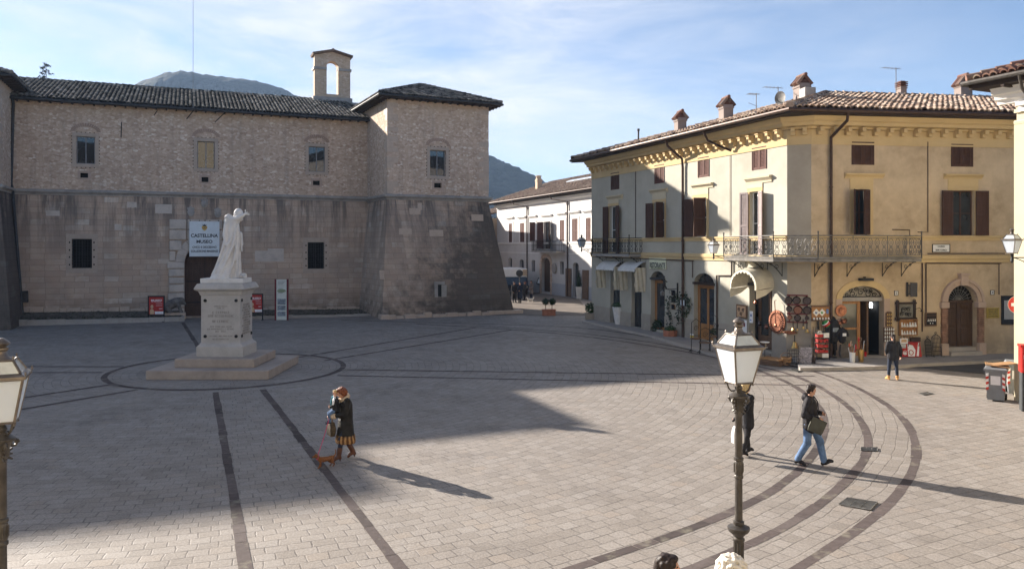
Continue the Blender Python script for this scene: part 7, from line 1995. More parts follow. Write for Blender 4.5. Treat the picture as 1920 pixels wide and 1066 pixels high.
for sg in (-1,1): m.tube(spiral((sg*w_/2,h_/2+.06),.07,1.2,0,0,14,sg), .014, 5)
m.build('frame', M['eave_wood'], t)
m = MB(); m.box(-w_/2+.05,w_/2-.05,.0,.02,-h_/2+.05,h_/2-.08); m.build('backing', simple('grey glass', (.20,.19,.165), .25, 0, .3, 4), t)
m = MB()
for c_, r_ in (((-.12,.02),.13),((.1,.05),.11),((-.2,-.15),.10),((.15,-.18),.1),((0,-.15),.08)): m.tube(spiral(c_, r_, 1.5, .5, -.03, 18), .014, 5)
m.build('ironwork', M['iron'], t)
p = at3(YR, 1719, 584, .1); t = tag(empty('iron_lamp', tuple(p), YR.rot), 'small black curled iron lamp arm right of the carved frame', 'lamp'); m = MB(); m.tube([(-.1,0,-.1),(-.08,-.05,.12),(.05,-.1,.18),(.14,-.12,.08)], .012, 5); m.lathe([(.07,-.03),(.03,.03),(.01,.05)], 10, (.14,-.12,.04)); m.build('arm', M['iron'], t)
t, w_, h_ = board(YR, 1687,598,1717,628, .10, 'ceramics_shelf', 'red brown wall shelf with two rows of white and blue ceramics', 'shelf', None)
m = MB()
for z in (-h_/2, -h_*.02, h_/2-.03): m.box(-w_/2-.03,w_/2+.03,-.12,.03,z,z+.03)
m.box(-w_/2,w_/2,.0,.03,-h_/2,h_/2); m.box(-w_/2-.03,-w_/2,-.1,.03,-h_/2,h_/2); m.box(w_/2,w_/2+.03,-.1,.03,-h_/2,h_/2); m.build('shelf', M['orange_wood'], t)
m = MB()
for z in (-h_/2+.03, -h_*.02+.03):
    for i in range(6): s_ = rnd.uniform(.8,1.2); m.lathe([(.04*s_,0),(.05*s_,.05),(.025*s_,.12*s_),(.03*s_,.17*s_)], 9, (-w_*.42+w_*.168*i,-.06,z))
m.build('vase', M['ceramic'], t, smooth='auto')
m = MB()
for i in range(5): m.lathe([(.03,0),(.04,.04),(.03,.1),(.01,.12)], 8, (-w_*.36+w_*.18*i,-.03,-h_/2-.16)); m.tube([(-w_*.36+w_*.18*i,-.03,-h_/2-.05),(-w_*.36+w_*.18*i,-.03,-h_/2)], .006, 4)
m.build('hanging_cup', M['skinpic'], t)
t, w_, h_ = board(YR, 1735,585.5,1757,611, .09, 'knife_case', 'small brown wall case with two rows of white handled goods left of the portal', 'wall case', M['old_wood'], .04)
m = MB(); m.box(-w_*.40,w_*.40,-.012,.0,-h_*.40,h_*.40); m.build('backing', M['black'], t)
m = MB()
for i in range(5): m.cap((-w_*.3+w_*.15*i,-.025,-h_*.12),(-w_*.3+w_*.15*i+.02,-.025,.0),.022,.014,6)
for i in range(2): m.cap((-w_*.1+w_*.2*i,-.025,-h_*.3),(-w_*.1+w_*.2*i,-.025,-h_*.25),.02,.012,6)
m.build('goods', M['ceramic'], t); m = MB(); m.box(-w_*.42,w_*.42,-.05,.0,.02,.05); m.box(-w_*.42,w_*.42,-.05,.0,h_*.24,h_*.24+.03); m.build('rail', M['old_wood'], t)
# red posters standing on the pavement
p = G(1694, 668.5, .13); t = tag(empty('display_case', tuple(p), YR.rot-.05), 'red box on legs topped by a white picture card beside the woman in black', 'display case')
m = MB(); m.box(-.17,.17,-.12,.12,.02,.36); m.build('box', M['red'], t); m = MB(); m.box(-.18,.16,-.06,-.03,.38,.78); c_ = m.build('card', M['paper'], t); m = MB(); m.box(-.13,.1,-.067,-.06,.62,.74); m.build('picture', M['skinpic'], c_)
m = MB(); m.box(-.14,.1,-.067,-.06,.42,.44); m.box(-.14,.1,-.067,-.06,.48,.50); m.box(-.14,.1,-.067,-.06,.54,.56); m.build('printed_lines', M['ink'], c_); m = MB(); m.box(-.09,.06,-.128,-.12,.12,.22); m.tube([(.09*math.cos(a_),-.125,.19+.09*math.sin(a_)) for a_ in [i*math.pi/6 for i in range(13)]], .01, 4); m.build('mark', M['paper'], t)
p = G(1716, 669.5, .13); t = tag(empty('red_banner', tuple(p), YR.rot-.1), 'slanted red and white poster board leaning beside the red box', 'poster board')
m = MB(); m.M = Matrix.Rotation(R(-14),4,'X'); m.box(-.33,.28,-.02,.02,.02,.66); pn = m.build('board', M['poster_red'], t)
m = MB(); m.M = Matrix.Rotation(R(-14),4,'X'); m.prism([(-.30,.04),(-.02,.04),(.04,.3),(-.05,.5),(-.28,.55)], -.026, -.021); m.prism([(.05,.05),(.15,.05),(.25,.6),(.2,.62)], -.026, -.021); m.build('white_shape', M['paper'], pn)
m = MB(); m.M = Matrix.Rotation(R(-14),4,'X'); m.tube([(-.16+.09*math.cos(a_),-.03,.2+.10*math.sin(a_)) for a_ in [i*math.pi/7 for i in range(15)]], .016, 5); m.box(-.12,.2,-.025,-.021,.52,.60); m.build('red_ring', M['red'], pn)
m = MB(); m.box(-.2,.22,-.03,.06,.66,.84); m.build('dark_top', M['eave_wood'], t); m = MB(); m.tube([(-.25,.02,.6),(-.25,.3,0)], .015, 4); m.tube([(.2,.02,.6),(.2,.3,0)], .015, 4); m.build('prop', M['iron'], t)
# wrought iron fire screens leaning left of the portal
for px, wd, ht, lb in ((1742,12,34,'narrow black iron grille leaning on the wall left of the taller one'),(1758,17,42,'taller arched iron grille leaning beside the stone portal')):
    p = G(px, 668, .13); t = tag(empty('iron_grille', tuple(p), YR.rot-.06), lb, 'iron grille', 'iron grilles leaning by the portal'); w_, h_ = wd*SP, ht*SP; m = MB(); m.M = Matrix.Rotation(R(-8),4,'X')
    for i in range(7): u = i/6; m.tube([(-w_/2+w_*u,0,.02),(-w_/2+w_*u,0,h_*(.86+.14*math.sin(math.pi*u)))], .011, 4)
    for k in range(5): m.tube([(-w_/2,0,.05+h_*.19*k),(w_/2,0,.05+h_*.19*k)], .010, 4)
    m.tube([(-w_/2+w_*i/10,0,h_*(.86+.14*math.sin(math.pi*i/10))) for i in range(11)], .016, 5)
    m.build('grille', M['iron'], t); m = MB(); m.M = Matrix.Rotation(R(-8),4,'X')
    for sg in (-1,1): m.tube([(sg*w_/2,0,h_*.86),(sg*w_/2,0,0),(sg*(w_/2+.04),-.12,0)], .016, 5)
    m.tube(spiral((0,h_+.05),.06,1.2,0,0,12), .012, 4); m.build('frame', M['iron'], t)
# low goods along the corner
p = G(1508, 681, .12); t = tag(empty('folded_trolley', tuple(p), YC.rot), 'patterned grey cloth shopping bags leaning at the shop corner', 'shopping bag')
for k in range(3):
    m = MB(); x = -.2+.19*k; m.M = Matrix.Translation((x,0,0)) @ Matrix.Rotation(R(12-4*k),4,'Y'); m.rings([[(-.08,-.09,.03),(.08,-.09,.03),(.08,.09,.03),(-.08,.09,.03)],[(-.09,-.1,.3),(.09,-.1,.3),(.09,.08,.3),(-.09,.08,.3)],[(-.07,-.04,.64),(.07,-.04,.64),(.07,.04,.64),(-.07,.04,.64)]]); m.build('bag', M['stripecloth'] if 'stripecloth' in M else simple('patterned cloth', (.30,.27,.28), .9, 0, .7, 16), t)
m = MB(); m.tube([(-.25,.1,0),(-.22,.06,.7),(.2,.06,.72),(.25,.1,0)], .012, 5); m.build('frame', M['iron'], t)
p = G(1487, 681, .12); t = tag(empty('wire_stand', tuple(p), YC.rot), 'low black wire stand on the pavement beside the shopping bags', 'wire stand'); m = MB()
for i in range(6): m.tube([(-.22+.088*i,0,0),(-.22+.088*i,.0,.55)], .008, 4)
for k in range(5): m.tube([(-.22,0,.06+.12*k),(.22,0,.06+.12*k)], .008, 4); m.tube([(-.22,0,.06+.12*k),(-.22,-.2,.04+.12*k),(.22,-.2,.04+.12*k),(.22,0,.06+.12*k)], .008, 4)
m.build('stand', M['iron'], t); m = MB(); m.box(-.24,.24,-.25,.05,.0,.03); m.build('base', M['iron'], t)
p = G(1447, 684, .0); t = tag(empty('crate_stack', tuple(p), YL.rot+.4), 'flat pile of brown wooden trays on the ground before the arched door', 'tray pile')
for k in range(4):
    m = MB(); m.M = Matrix.Translation((rnd.uniform(-.05,.05),rnd.uniform(-.03,.03),.02+.07*k)) @ Matrix.Rotation(rnd.uniform(-.12,.12),4,'Z'); m.box(-.42,.42,-.28,.28,0,.02); m.box(-.42,-.40,-.28,.28,.02,.06); m.box(.40,.42,-.28,.28,.02,.06); m.box(-.4,.4,-.28,-.26,.02,.06); m.box(-.4,.4,.26,.28,.02,.06); m.build('tray', M['cardboard'] if k == 3 else M['old_wood'], t)
p = G(1434, 676, .05); t = tag(empty('plate_stand', tuple(p), 0), 'thin stand with a white dish on top beside the arched door', 'plate stand'); m = MB(); m.tube([(0,0,0),(0,0,.72)], .013, 5)
for k in range(3): a_ = k*2.1; m.tube([(0,0,.12),(.18*math.cos(a_),.18*math.sin(a_),0)], .012, 5)
m.build('stand', M['iron'], t); m = MB(); m.lathe([(.02,.72),(.17,.75),(.19,.78),(.16,.76)], 18); m.lathe([(.02,.52),(.12,.54),(.13,.56),(.1,.55)], 16); m.build('dish', M['ceramic'], t, smooth='auto')
p = G(1462, 664, .1); t = tag(empty('copper_cauldron', tuple(p), 0), 'round copper cauldron on a dark stool under the copper platter', 'cauldron'); m = MB(); m.lathe([(.1,.45),(.2,.5),(.24,.6),(.2,.7),(.22,.72),(.18,.7)], 18); m.build('pot', M['copper_dark'], t, smooth='auto'); m = MB()
for k in range(4): a_ = k*math.pi/2+.4; m.tube([(.12*math.cos(a_),.12*math.sin(a_),.45),(.2*math.cos(a_),.2*math.sin(a_),0)], .018, 5)
m.lathe([(.18,.42),(.18,.45)], 14); m.build('stool', M['iron'], t)
# framed ironwork and white sheets by the arched door
t, w_, h_ = board(YL, 1380,571,1400,596, .07, 'framed_display', 'brown framed board of small iron pieces left of the arched shop door', 'framed board', M['old_wood'], .05)
m = MB(); m.box(-w_*.4,w_*.4,-.008,.0,-h_*.4,h_*.4); m.build('backing', M['skinpic'], t); m = MB()
for c_, r_ in (((-.15,.08),.1),((.15,.06),.1),((0,-.12),.1)): m.tube(spiral(c_, r_, 1.5, .5, -.02, 14), .014, 4)
m.build('ironwork', M['iron'], t)
t, w_, h_ = board(YL, 1380,599,1400,630, .07, 'paper_notice', 'white printed notice board below the framed iron pieces', 'notice', M['paper'], .03)
m = MB(); m.tube([(.12*math.cos(a_),-.006,h_*.25+.12*math.sin(a_)) for a_ in [i*math.pi/6 for i in range(13)]], .012, 4); m.box(-w_*.35,-w_*.2,-.006,0,h_*.1,h_*.35); m.box(w_*.2,w_*.35,-.006,0,h_*.1,h_*.35); m.build('mark', M['maroon'], t)
t, w_, h_ = board(YL, 1405,583,1411.5,605, .12, 'hanging_card', 'narrow white card hanging at the left jamb of the arched door', 'card', M['paper'], .02)
m = MB(); m.box(-w_*.2,w_*.2,-.006,0,h_*.05,h_*.25); m.box(-w_*.3,w_*.1,-.006,0,-h_*.3,-h_*.2); m.build('printed_marks', M['blue'], t)
# awnings ----------------------------------------------------------
def awning(x0,x1,yt,yb,ydrape,label):
    a0,a1,zb,zt = YL.rect(x0,yt,x1,yb,.35); p = YL.world((a0+a1)/2, 0, 0); w_ = (a1-a0); zd = YL.at((x0+x1)/2, ydrape, .3)[1]
    t = tag(empty('awning', tuple(p), YL.rot), label, 'awning', 'cloth awnings over the restaurant windows'); m = MB(); n = 14
    top = [[(-w_/2+w_*i/n, -.72*k+0, zt-(zt-zb)*(k**1.7)) for i in range(n+1)] for k in (0,.35,.7,1)]
    m.rings(top, False, False, False); m.rings([[(q[0],q[1],q[2]+.012) for q in r_] for r_ in top][::-1], False, False, False)
    val = [(-w_/2+w_*i/28, -.725, zb-.10-.045*abs(math.sin(math.pi*i/4))) for i in range(29)]; m.rings([[(q[0],q[1],zb) for q in val], val], False, False, False)
    m.build('canopy', M['awning_w'], t)
    for sg in (-1, 1):
        m = MB()
        for lay in range(2):
            rows = []
            for j in range(8):
                z = zb+.1+(zd-zb-.1)*j/7; rows.append([(sg*(w_/2+.02+.03*math.sin(i*1.9+j*.5)), -.06-.66*i/8+(.05*math.sin(j*2.2) if i == 8 else 0), z) for i in range(9)])
            if lay: rows = [[(q[0]+sg*.015,q[1],q[2]) for q in r_] for r_ in rows][::-1]
            m.rings(rows, False, False, False)
        m.build('drape', M['awning'], t)
M['awning_w'] = simple('pale awning cloth', (.66,.66,.65), .9, 0, .1, 3, .2)
awning(1128,1161,488,502,541,'white topped awning with hanging cream drapes over the left restaurant window')
awning(1169,1201,490,504,545,'white topped awning with hanging cream drapes over the right restaurant window')
# arched scalloped awning over the shop's side door
a, b, c, d, rs = g5; cx = (a+b)/2; t = tag(empty('arched_awning', tuple(YL.world(cx,0,0)), YL.rot), 'sunlit cream arched awning with a scalloped edge over the side door', 'awning')
R0 = (b-a)/2+.10; spz = d-rs+.05; rows = []; n = 24
for k in range(6):
    u = k/5; row = []
    for i in range(n+1):
        th = math.pi*(i/n)*1.12-.06*math.pi; rr_a = R0*(1+.0*u)
        row.append((-rr_a*math.cos(th)*(1+.04*u), -.95*u, spz+(rs+.12)*math.sin(th)-(.10*u*u)-(.35 if math.sin(th) < 0 else 0)*0-.0))
    rows.append(row)
m = MB(); m.rings(rows, False, False, False); m.rings([[(q[0]*1.02,q[1],q[2]+.02) for q in r_] for r_ in rows][::-1], False, False, False)
edge = [((q[0]*(.90+.035*math.sin(i*math.pi)) , q[1]-.01, spz+(q[2]-spz)*(.88-.05*abs(math.sin(i*math.pi/2*1.0)))-.05*(i%2)) ) for i, q in enumerate(rows[-1])]
m.rings([rows[-1], edge], False, False, False)
for e in (0, n):
    q = rows[-1][e]; m.add([rows[0][e], q, (q[0],q[1],q[2]-.38), (rows[0][e][0],-.4,rows[0][e][2]-.30), (rows[0][e][0],rows[0][e][1],rows[0][e][2]-.05)], [(0,1,2,3,4)])
m.build('canopy', M['awning'], t, smooth='auto')
m = MB(); m.box(-R0*.35,R0*.75,.02,.10,spz-.12,spz+.02); m.build('sign_light', M['white'], t)
# planters and pots ------------------------------------------------
def planter(kind, px, py, label, group=None, z=0):
    p = G(px, py, z); k = p.y/FPX; t = tag(empty('planter', (p.x,p.y,z)), label, 'planter', group); return t, k
t, k = planter('trough', 1109, 601, 'stone trough with a bushy green shrub at the far corner of the corner house', z=.0)
m = MB(); m.rings([[(-.36,-.3,0),(.36,-.3,0),(.36,.3,0),(-.36,.3,0)],[(-.42,-.34,.5),(.42,-.34,.5),(.42,.34,.5),(-.42,.34,.5)],[(-.34,-.26,.5),(.34,-.26,.5),(.34,.26,.5),(-.34,.26,.5)],[(-.34,-.26,.44),(.34,-.26,.44),(.34,.26,.44),(-.34,.26,.44)]]); m.build('trough', M['stone_pot'], t)
m = MB(); leafball(m, (0,0,.80), (.40,.35,.36), 620, .06, 3, .25); leafball(m, (.2,0,.98), (.2,.2,.22), 160, .05, 4, .2); leafball(m, (-.22,0,.95), (.2,.2,.2), 160, .05, 5, .2); m.build('shrub', M['leaf'], t)
t, k = planter('ball', 1029, 591, 'terracotta box with two clipped round topiary heads at the street mouth')
m = MB(); m.bev(-.45,.45,-.28,.28,0,.40,.02); m.box(-.48,.48,-.31,.31,.36,.42); m.build('box', M['terracotta'], t)
m = MB(); m.tube([(-.22,0,.4),(-.22,0,.8)], .025, 6); m.tube([(.22,0,.4),(.22,0,.8)], .025, 6); m.build('stem', M['bark'], t)
m = MB(); leafball(m, (-.22,0,.95), (.24,.24,.23), 700, .035, 6, .7); leafball(m, (.24,0,.95), (.24,.24,.23), 700, .035, 7, .7); m.sphere((-.22,0,.95), .18, 10, 7); m.sphere((.24,0,.95), .18, 10, 7); m.build('topiary', M['leaf_d'], t)
for px, py, s_, lb in ((1056,553.5,1.0,'white tapered pot with a slim dark cypress left of the street door'),(1085.5,560,1.0,'white tapered pot with a slim dark cypress close to the corner house')):
    t, k = planter('tall', px, py, lb, 'white pots with small cypresses'); w_ = 11.5*k/2; h_ = 23*k
    m = MB(); m.rings([[(-w_*.7,-w_*.7,0),(w_*.7,-w_*.7,0),(w_*.7,w_*.7,0),(-w_*.7,w_*.7,0)],[(-w_,-w_,h_),(w_,-w_,h_),(w_,w_,h_),(-w_,w_,h_)],[(-w_*.85,-w_*.85,h_),(w_*.85,-w_*.85,h_),(w_*.85,w_*.85,h_),(-w_*.85,w_*.85,h_)],[(-w_*.85,-w_*.85,h_-.08),(w_*.85,-w_*.85,h_-.08),(w_*.85,w_*.85,h_-.08),(-w_*.85,w_*.85,h_-.08)]]); m.build('pot', M['pot_white'], t)
    m = MB(); leafball(m, (0,0,h_+.25), (w_*.9,w_*.9,.45), 420, .05, 8, .5); leafball(m, (0,0,h_+.75), (w_*.6,w_*.6,.5), 300, .05, 9, .5); leafball(m, (.02,0,h_+1.2), (w_*.3,w_*.3,.3), 120, .04, 10, .4); m.sphere((0,0,h_+.4), (w_*.6,w_*.6,.6), 8, 6); m.build('cypress', M['leaf_d'], t)
t, k = planter('cone', 1160, 607.5, 'tall white conical pot with low green plants before the restaurant windows', z=.10)
w_ = 12*k; h_ = 33*k; m = MB(); m.lathe([(w_*.55,0),(w_*.58,.02),(w_*1.0,h_-.03),(w_*1.05,h_),(w_*.92,h_),(w_*.88,h_-.08)], 24); m.build('pot', M['pot_white'], t, smooth='auto'); m = MB(); leafball(m, (0,0,h_+.08), (w_*1.15,w_*1.1,.18), 520, .05, 11, .2); m.build('plant', M['leaf'], t)
t, k = planter('mound', 1236, 620.5, 'dense dark green shrub growing at the arched restaurant door', z=.10)
m = MB(); leafball(m, (0,0,.30), (.38,.34,.34), 900, .055, 12, .2); leafball(m, (-.1,0,.1), (.42,.3,.2), 400, .05, 13, .2); m.build('shrub', M['leaf_d'], t); m = MB(); m.lathe([(.2,0),(.26,.22),(.22,.22)], 14); m.build('pot', M['terracotta'], t)
t, k = planter('brick', 1256.5, 629.5, 'octagonal red brick planter with a climbing ivy at the downpipe', z=.10)
m = MB(); m.lathe([(.36,0),(.36,.09),(.345,.10),(.36,.11),(.36,.19),(.345,.20),(.36,.21),(.36,.30),(.30,.30),(.30,.24)], 8, rot=.39); m.build('planter_box', M['terracotta'], t)
m = MB(); leafball(m, (0,0,.38), (.3,.3,.16), 260, .05, 14, .2); m.build('low_plant', M['leaf'], t)
m = MB(); st_ = MB(); b0 = YL.rot; base = Vector((p.x,p.y,.4)) if False else None
def ivy_on(pxs, seed, n, spread):
    rr = random.Random(seed); pts = [at3(YL, a_, b_, .12) - t.location for a_, b_ in pxs]; st_.tube(pts, .014, 5)
    for i in range(len(pts)-1):
        for _ in range(n):
            q = pts[i].lerp(pts[i+1], rr.random()) + Vector((rr.gauss(0,spread),rr.gauss(0,spread*.8),rr.gauss(0,spread))); s_ = rr.uniform(.03,.065)
            x = Vector((rr.gauss(0,1),rr.gauss(0,1),rr.gauss(0,.6))).normalized()*s_; y = Vector((rr.gauss(0,.5),rr.gauss(0,.5),rr.gauss(0,1))).normalized()*s_; m.tint = max(0,min(1,rr.gauss(.45,.25))); m.add([q-x,q-y,q+x,q+y], [(0,1,2,3)])
ivy_on([(1256,612),(1257,596),(1253,586),(1251,572),(1256,561),(1264,558),(1272,557)], 21, 34, .09)
ivy_on([(1272,608),(1272,590),(1272,572),(1274,560),(1283,554),(1290,560),(1293,572),(1288,582),(1282,590),(1279,600)], 22, 40, .10)
m.build('ivy', M['leaf_d'], t); st_.build('ivy_stem', M['bark'], t)
# wrought iron furniture standing before the wooden door
def ironstand(px, py, h_, w_, label, top=None):
    p = G(px, py); t = tag(empty('iron_stand', (p.x,p.y,0), .2), label, 'iron stand', 'wrought iron stands outside the wooden door'); m = MB()
    for sg in (-1,1):
        m.tube([(sg*w_/2,-.1,0),(sg*w_/2.4,0,.12),(sg*w_/2.6,0,h_*.9)], .017, 5); m.tube([(sg*w_/2,.16,0),(sg*w_/2.4,.02,.14)], .015, 5)
        m.tube([(sg*w_/2+.06*math.cos(j*.6)*(1-.06*j), -.1+.0*j, .06+.06*math.sin(j*.6)*(1-.06*j)) for j in range(10)], .010, 4)
    m.tube([(-w_/2.6,0,h_*.5),(w_/2.6,0,h_*.5)], .014, 5); m.tube([(-w_/2.6,0,h_*.9),(0,0,h_),(w_/2.6,0,h_*.9)], .014, 5); m.tube(spiral((0,h_*.72),w_*.22,1.4,0,0,16), .010, 4); m.build('frame', M['iron'], t)
    m = MB(); m.lathe([(w_*.45,h_*.40),(w_*.48,h_*.42),(w_*.4,h_*.44)], 16); m.build('shelf', M['old_wood'], t)
    if top: m = MB(); leafball(m, (0,0,h_*.55), (w_*.4,.15,.18), 120, .05, 33, .2); m.build('dried_plant', M[top], t)
ironstand(1305,660,1.5,.55,'leftmost tall wrought iron stand with a round shelf on the paving')
ironstand(1322,662,1.15,.6,'low wrought iron table between the two taller stands')
ironstand(1338,660,1.7,.5,'tallest wrought iron stand close behind the lamp post','leaf_d')
t, w_, h_ = board(YL, 1294,625.5,1301,634, .9, 'yellow_card', 'small yellow and white card on the leftmost iron stand', 'card', M['yellow'], .015); m = MB(); m.box(-w_*.5,w_*.5,-.006,.0,h_*.2,h_*.5); m.build('white_top', M['paper'], t)
p = G(1352, 668, .1); t = tag(empty('log_basket', tuple(p)), 'basket of twigs and dry plants behind the street lamp', 'basket'); m = MB(); m.lathe([(.18,0),(.24,.28),(.2,.28),(.15,.03)], 14); m.build('basket', M['cardboard'], t)
m = MB()
for k in range(26): a_ = rnd.uniform(0,6.28); m.tube([(0,0,.1),(.28*math.cos(a_)*rnd.random(),.28*math.sin(a_)*rnd.random(),rnd.uniform(.35,.7))], .012, 4)
m.build('twigs', M['terracotta'], t); m = MB(); leafball(m, (0,0,.55), (.2,.2,.25), 120, .05, 44, .2); m.build('dry_leaves', M['leaf_d'], t)
p = G(1345,663,.1); t = tag(empty('water_pump', tuple(p)), 'slim black iron post with a cross arm beside the brown pipe', 'iron post'); m = MB(); m.lathe([(.07,0),(.05,.05),(.035,.1),(.03,1.1),(.05,1.15),(.03,1.22)], 10); m.tube([(-.25,0,1.08),(.3,0,1.05)], .013, 5); m.build('post', M['iron'], t); m = MB(); m.lathe([(.06,0),(.05,.08),(.02,.1)], 10, (0,0,1.2)); m.build('finial', M['iron'], t)
# restaurant's wrought iron hanging sign
p = at3(YL, 1270, 541, .05); t = tag(empty('hanging_figure_sign', tuple(p), YL.rot), 'black wrought iron bracket sign with a cut out figure and a small lantern', 'hanging sign'); m = MB(); m.tube([(0,0,0),(0,-.95,0)], .016, 5); m.tube([(0,-.05,-.45),(0,-.35,-.1),(0,-.6,-.02)], .012, 5); m.tube([(0,-.4+.12*math.cos(j*.6)*(1-.05*j),-.16+.12*math.sin(j*.6)*(1-.05*j)) for j in range(14)], .010, 4); m.box(-.03,.03,-.02,.03,-.5,.3); m.build('bracket', M['iron'], t)
m = MB(); m.cap((0,-.78,.25),(0,-.80,.48),.07,.06); m.sphere((0,-.82,.62), .07, 8, 6); m.cap((0,-.76,.2),(0,-.66,.02),.045,.035); m.cap((0,-.80,.2),(0,-.90,.02),.045,.035); m.cap((0,-.78,.45),(0,-.62,.36),.035,.025); m.cap((0,-.8,.45),(0,-.98,.5),.035,.025); m.build('figure', M['iron'], t)
m = MB(); m.tube([(0,-.9,0),(0,-.9,-.12)], .01, 4); m.rings([[(-.06,-.96,-.34),(.06,-.96,-.34),(.06,-.84,-.34),(-.06,-.84,-.34)],[(-.09,-.99,-.16),(.09,-.99,-.16),(.09,-.81,-.16),(-.09,-.81,-.16)],[(-.01,-.91,-.08),(.01,-.91,-.08),(.01,-.89,-.08),(-.01,-.89,-.08)]]); m.build('lantern', M['grey_iron'], t)
# bins, post box, no entry sign at the right edge
def wheelie(p, rot, label, card):
    t = tag(empty('wheelie_bin', tuple(p), rot), label, 'wheelie bin', 'grey wheelie bins at the kerb'); m = MB()
    m.rings([[(-.22,-.26,.05),(.22,-.26,.05),(.22,.24,.05),(-.22,.24,.05)],[(-.25,-.31,.55),(.25,-.31,.55),(.25,.29,.55),(-.25,.29,.55)],[(-.28,-.35,.94),(.28,-.35,.94),(.28,.33,.94),(-.28,.33,.94)]]); m.build('body', M['bin_grey'], t)
    m = MB(); m.rings([[(-.31,-.39,.94),(.31,-.39,.94),(.31,.36,.94),(-.31,.36,.94)],[(-.31,-.39,1.0),(.31,-.39,1.0),(.31,.36,1.0),(-.31,.36,1.0)],[(-.27,-.33,1.04),(.27,-.33,1.04),(.27,.36,1.06),(-.27,.36,1.06)]]); m.tube([(-.2,.42,1.0),(.2,.42,1.0)], .018, 6); m.build('lid', M['bin_grey'], t)
    for sg in (-1,1):
        m = MB(); m.M = Matrix.Translation((sg*.24,.27,.10)) @ Matrix.Rotation(R(90),4,'Y'); m.lathe([(.04,-.03),(.10,-.03),(.10,.03),(.04,.03)], 16); w_ = m.build('wheel', M['rubber'], t); m = MB(); m.M = Matrix.Translation((sg*.24,.27,.10)) @ Matrix.Rotation(R(90),4,'Y'); m.lathe([(.045,-.035),(.045,.035)], 10); m.build('hub', M['chrome'], w_)
    m = MB(); m.rings([[(-.13,-.300,.52),(.13,-.300,.52),(.13,-.34,.80),(-.13,-.34,.80)],[(-.13,-.308,.52),(.13,-.308,.52),(.13,-.348,.80),(-.13,-.348,.80)]]); m.build('label_sheet', M['paper'], t)
    for sg in (-1,1):
        m = MB(); x0 = sg*.215; red_ = MB()
        for k in range(6):
            z0 = .34+.085*k; y0 = -.278-.036*(z0-.3)/.25*.5-.012
            mm = m if k % 2 else red_; mm.rings([[(x0-.035,y0-.012-.03*k*.33,z0+(.03 if sg>0 else .0)),(x0+.035,y0-.012-.03*k*.33,z0+(.0 if sg>0 else .03)),(x0+.035,y0-.012-.03*(k+1)*.33,z0+.085+(.0 if sg>0 else .03)),(x0-.035,y0-.012-.03*(k+1)*.33,z0+.085+(.03 if sg>0 else .0))],[(x0-.035,y0+.02-.03*k*.33,z0+(.03 if sg>0 else .0)),(x0+.035,y0+.02-.03*k*.33,z0+(.0 if sg>0 else .03)),(x0+.035,y0+.02-.03*(k+1)*.33,z0+.085+(.0 if sg>0 else .03)),(x0-.035,y0+.02-.03*(k+1)*.33,z0+.085+(.03 if sg>0 else .0))]])
        s1 = m.build('warning_strip', M['white'], t); red_.build('red_stripes', M['salmon'], s1)
    return t
p = G(1868, 750); wheelie(p, -.62, 'grey wheelie bin with red and white warning strips and cardboard on its lid', True)
t = tag(empty('cardboard_pile', (p.x+.02,p.y+.03,1.045), -.5), 'flattened brown cardboard lying on the grey wheelie bin', 'cardboard'); m = MB(); m.M = Matrix.Rotation(.1,4,'Y'); m.box(-.3,.34,-.30,.36,.03,.05); m.build('sheet', M['cardboard'], t); m = MB(); m.M = Matrix.Translation((.1,.05,.075)) @ Matrix.Rotation(.35,4,'Z') @ Matrix.Rotation(-.12,4,'Y'); m.box(-.32,.40,-.22,.24,-.005,.015); m.build('folded_sheet', M['cardboard'], t)
p = G(1905, 738); wheelie(p, -.5, 'second grey wheelie bin half hidden behind the red post box', False)
p = G(1932, 770); t = tag(empty('post_box', (p.x,p.y,0), RB.rot+.75), 'red post box on a dark pedestal at the right edge', 'post box')
m = MB(); m.bev(-.27,.27,-.2,.2,1.12,1.88,.03); m.box(-.29,.29,-.22,.2,1.86,1.93); bx = m.build('box', M['mail_red'], t); m = MB(); m.box(-.19,.19,-.215,-.19,1.70,1.75); m.build('slot', M['black'], bx); m = MB(); m.box(-.2,.2,-.208,-.2,1.52,1.64); m.build('notice', M['paper'], bx)
m = MB(); m.bev(-.25,.25,-.17,.17,.0,1.11,.02); m.build('pedestal', M['bin_dark'], t)
p = Vector(((1909.5-CXP)/FPX*26.6, 26.6, 0)); t = tag(empty('no_entry_sign', tuple(p), -.5), 'round red and white no entry sign on a pole at the pale building corner', 'road sign')
zc = D(1905, 571, p.y).z; m = MB(); m.tube([(0,.04,0),(0,.04,zc+.3)], .03, 8); m.build('pole', M['chrome'], t); m = MB(); m.M = Matrix.Translation((0,0,zc)) @ RX; m.lathe([(.30,-.006),(.30,.012)], 28); d_ = m.build('disc', M['salmon'], t); m = MB(); m.box(-.21,.21,-.018,-.013,zc-.055,zc+.055); m.build('bar', M['white'], d_); m = MB(); m.M = Matrix.Translation((0,-.013,zc)) @ RX; m.rings([[(r_*math.cos(2*math.pi*j/28), r_*math.sin(2*math.pi*j/28), z_) for j in range(28)] for r_, z_ in ((.27,-.004),(.30,-.006),(.31,.004))], False, False); m.build('rim', M['white'], d_)
